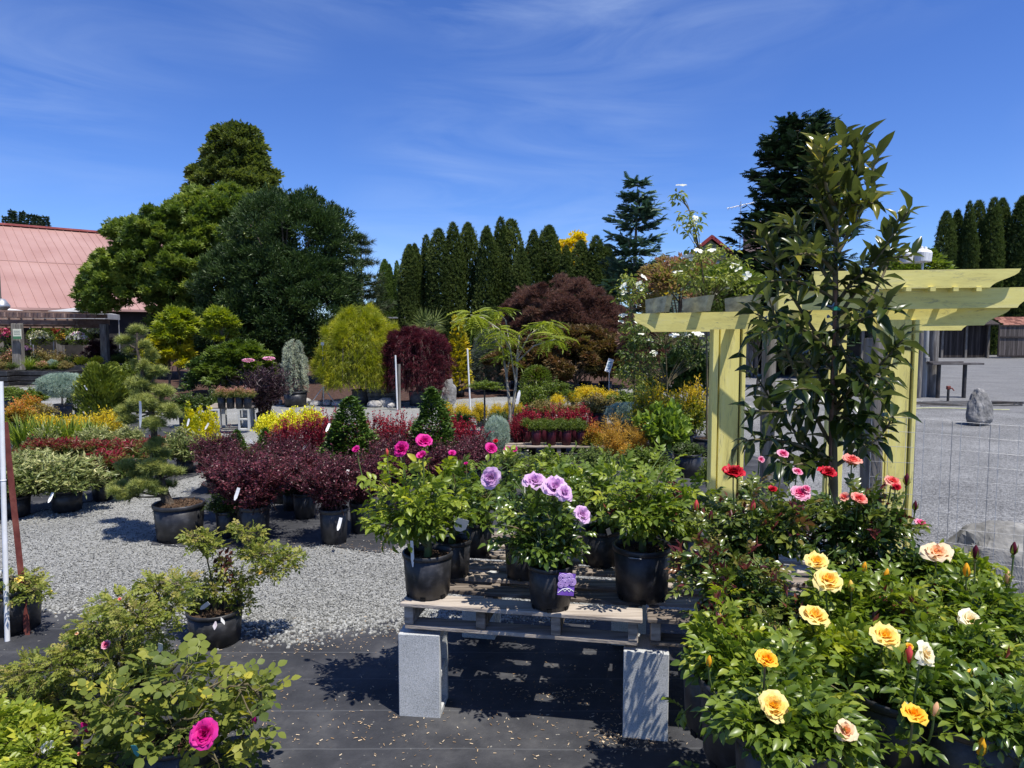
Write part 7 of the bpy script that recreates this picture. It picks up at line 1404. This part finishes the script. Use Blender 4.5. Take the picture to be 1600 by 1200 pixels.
# left foreground, on the ground fabric
def padrose(label, px, D, potw, poth, pads, mat, T, ls, seed, flowers=(), dens=.5, cat='rose', tags=(), name='potted_rose', potted=True, dy=.12, extra=None):
    q = P(px, 517, D); q[2] = 0; t = thing(name, label, cat, q, 0, None); r = R_(seed); L = lambda a, b, c=0: P(a, b, D + c) - q; lf, wd = MB(), MB(); base = np.array([0, 0, poth * .88])
    PP, DD, VV, tips = [], [], [], [base + [0, 0, .06]]
    tube(wd, [base, base + [0, 0, .06]], [.018, .013], 7)
    for (x, y, w, h) in pads:
        c = L(x, y, r.uniform(-dy, dy)); s0 = tips[int(np.argmin([np.linalg.norm(tp - c) + .35 * np.linalg.norm(tp - tips[0]) for tp in tips]))]; k = np.linspace(0, 1, 7)[:, None]; m = (s0 + c) / 2 + r.normal(size=3) * .03 + [0, 0, .02]; cc = (1-k)**2*s0 + 2*k*(1-k)*m + k*k*c; cc[1:-1] += r.normal(size=(5, 3)) * .006
        tube(wd, cc, np.linspace(.007, .003, 7), 6, cap=False); tips.append(c * .8 + s0 * .2); n = int(w * h * dens / 12) + 5; W, Hh = w * D / FPX * .6, h * D / FPX * .5
        for _ in range(max(3, n // 9)):
            e = c + rsph(r, 1)[0] * [W, W * .8, Hh]; tube(wd, [c * .7 + s0 * .3, (c + e) / 2 + [0, 0, .01], e], [.003, .002, .0012], 4, cap=False)
        o = rsph(r, n) * (r.uniform(0, 1, (n, 1)) ** .4); PP.append(c + o * [W, W * .9, Hh]); DD.append(o * [1, 1, .5] + [0, 0, .1]); VV.append(np.clip(r.normal(.5, .2, n) + .2 * o[:, 2], 0, 1))
    p = np.concatenate(PP); N = len(p); p[:, 2] = np.maximum(p[:, 2], .03); scatter(lf, T, p, orient(r, np.concatenate(DD), 1.0, .45), ls * r.uniform(.6, 1.15, N), 0, np.concatenate(VV), True)
    for fi, (fx, fy, fs, c, st, dyy, tl) in enumerate(flowers):
        fp = L(fx, fy, dyy); S = fs * (D + dyy) / FPX; az, el = tl; nr = unit(np.array([math.sin(az), -math.sin(el), math.cos(el)])); o = obj('bloom' if st != 'bud' else 'bud', bloom_mesh(c, fi, st) if st != 'bud' else bud_mesh(c), t, loc=fp - nr * S * .22, scale=S * (1.12 if st != 'bud' else 1.6)); o.rotation_mode = 'QUATERNION'; o.rotation_quaternion = Vector(nr).to_track_quat('Z', 'Y')
        s0 = tips[int(np.argmin([np.linalg.norm(tp - fp) for tp in tips]))]; tube(wd, [fp - nr * S * .3, (fp + s0) / 2 - [0, 0, .01], s0], [.0025, .003, .003], 5, cap=False)
    obj('stems', wd, t, mats=M_STEM); obj('foliage', lf, t, mats=mat); 
    if extra: extra(t, L, r)
    if potted: add_pot(t, potw, poth, lvl=.9)
    for (a, b, c, w, h, tl, mt, nm_) in tags: add_tag(t, L(a, b, c), w, h, tl, mt, nm_)
    return t
def dryl(t, L, r):
    n = 70; p = np.array([L(r.uniform(337, 360), r.uniform(866, 912), r.uniform(-.05, .05)) for _ in range(n)]); mb = MB(); scatter(mb, T2(.5, .2, .3), p, orient(r, rsph(r, n) - [0, 0, .3], .5, .8), .04 * r.uniform(.6, 1.2, n), 0, r.uniform(0, 1, n)); obj('dry_leaves', mb, t, mats=leafmat('dry_brown_leaf', [(.05,.015,.012),(.11,.035,.025),(.2,.08,.05)], .7, .1)); mb = MB(); tube(mb, [L(350,975), L(352,940), L(346,905), L(345,870)], [.006,.006,.004,.002], 5); obj('dry_stem', mb, t, mats=M_STEM)
ROSE7S = compound(3, leaf=T2(.6, .06, .12), ls=.32); padS = compound(2, leaf=T2(.62), ls=.42)
padrose('small craggy rose with bonsai like branches and curled white tags in its pot', 322, 3.88, .305, .20, [(318,845,42,24),(305,838,22,14),(332,858,20,14),(388,836,30,22),(372,826,18,10),(395,858,30,16),(412,868,50,26),(440,878,46,22),(455,872,26,14),(425,892,34,14),(320,914,32,28),(338,925,20,20),(372,920,28,26),(378,944,26,20),(362,905,18,16),(310,940,20,20),(350,885,20,14),(385,905,18,14),(296,930,16,14)], LM_['small'], padS, .062, 61, dens=1.05, extra=dryl,
        tags=[(313,952,-.2,.022,.10,(.4,.9,0),M_TAG,'plant_tag'),(347,966,-.22,.030,.09,(1.3,.9,.3),M_TAG,'plant_tag'),(338,972,-.25,.025,.09,(1.3,1.2,.1),noisemat('pink_tag', [(.6,.4,.55),(.75,.7,.75),(.78,.76,.78)], 30, 2, .4, 0),'plant_tag')], flowers=[(407,895,9,'smallyellow','cup',-.1,(0,.6))])
padrose('sprawling fine leaved rose with one pink bloom spreading over the black fabric', 168, 3.12, .28, .17, [(262,925,56,46),(240,915,30,24),(285,915,30,24),(197,948,62,42),(150,976,58,40),(118,1012,46,30),(60,1050,80,50),(30,1080,50,44),(82,1085,60,36),(50,1100,44,28),(195,1000,80,50),(225,1030,60,44),(178,1030,46,34),(186,1070,56,36),(115,1115,68,44),(95,1040,50,34),(240,985,44,34),(132,1050,40,30),(160,945,30,20),(215,965,46,32),(20,1060,30,30),(270,950,30,24),(140,1005,50,36),(128,1125,50,30)], LM_['small'], ROSE7S, .062, 62, dens=.75, flowers=[(166,1007,18,'pink','cup',-.15,(0,.7)),(120,990,8,'peach','cup',-.1,(0,.5)),(209,944,9,'peach','cup',-.1,(0,.5)),(187,936,8,'coral','cup',-.1,(0,.5))], dy=.22, tags=[(250,1018,-.2,.02,.05,(.3,.3,0),M_TAG,'plant_tag')])
ROUND5 = compound(2, leaf=TN(.84, .06, .08), ls=.36, droop=.3)
padrose('round leaved rose with a large magenta bloom at the bottom left', 250, 2.62, .28, .20, [(250,1050,70,44),(300,1050,60,36),(345,1065,60,40),(385,1075,50,44),(408,1082,30,28),(230,1080,70,50),(290,1090,80,50),(350,1100,70,50),(390,1120,50,50),(180,1090,50,50),(150,1140,60,60),(210,1130,80,60),(270,1140,80,60),(330,1150,70,50),(380,1160,40,40),(130,1180,70,50),(200,1185,90,50),(270,1190,90,50),(340,1190,60,40),(100,1195,50,40),(275,1040,30,20),(200,1110,50,50),(160,1110,40,40),(310,1120,60,40)], LM_['roundl'], ROUND5, .112, 63, dens=.064, dy=.2, flowers=[(317,1146,50,'magenta','open',-.25,(.0,1.0)),(136,1141,18,'magenta','bud',-.1,(0,.6)),(398,1127,12,'magenta','bud',-.1,(0,.6)),(233,1168,22,'magenta','fade',-.05,(0,.8)),(123,1178,8,'coral','cup',-.1,(0,.6)),(212,1116,12,'pink','fade',-.1,(0,.6))], tags=[(215,1182,-.25,.02,.06,(.3,0,0),noisemat('teal_tag', [(.02,.2,.22),(.04,.28,.3),(.1,.35,.38)], 20, 2, .4, 0),'plant_tag')])
padrose('bright green rose with one white bloom in the bottom left corner', 35, 2.60, .26, .20, [(20,1135,60,36),(50,1150,60,40),(10,1165,50,50),(60,1180,60,40),(25,1190,70,40),(85,1190,40,30),(-10,1130,40,40),(-15,1180,40,50)], LM_['light'], padS, .085, 64, dens=.62, dy=.14, flowers=[(74,1168,24,'white','cup',-.15,(.6,1.2))])
padrose('sparse yellow flowered rose in the black pot at the left edge', -8, 4.05, .345, .27, [(10,930,40,26),(35,915,36,22),(55,925,30,18),(68,930,16,14),(20,905,24,16),(45,900,20,12),(-10,920,30,30),(60,912,20,10)], LM_['small'], padS, .06, 65, dens=.75, flowers=[(29,905,14,'smallyellow','full',-.1,(0,.5)),(78,925,9,'smallyellow','cup',-.05,(0,.5)),(2,893,7,'white','cup',-.1,(0,.5))])
# stakes at the left edge
def stake(label, name, a, b, D0, D1, r0, mat, cat):
    p0, p1 = P(*a, D0), P(*b, D1); o = np.array([p1[0], p1[1], 0]); d = p0 - p1; p1b = p1 - d * (p1[2] - .0) / d[2]; mb = MB(); tube(mb, [p0 - o, p1b - o], r0, 10); k = .55; c = (p0 * k + p1 * (1 - k)) - o; lathe(mb, [(r0, -.004), (r0 + .002, -.003), (r0 + .002, .003), (r0, .004)], 10, c)
    return tag(obj(name, mb, loc=o, mats=mat), label, cat)
stake('white plastic pipe standing beside the rusty stake at the left edge', 'white_pipe', (1, 596), (10, 940), 4.0, 3.9, .0135, M_WHITE, 'pipe')
p0, p1 = P(7, 660, 4.1), P(32, 895, 4.0); o = np.array([p1[0], p1[1], 0]); d = p0 - p1; e = p1 - d * p1[2] / d[2]; mb = MB(); beam(mb, p0 - o, e - o, .030, .004); beam(mb, p0 - o + [0, .014, 0], e - o + [0, .014, 0], .004, .026)
tag(obj('metal_stake', mb, loc=o, mats=M_RUST), 'leaning rusty red brown steel fence stake at the left edge', 'stake')
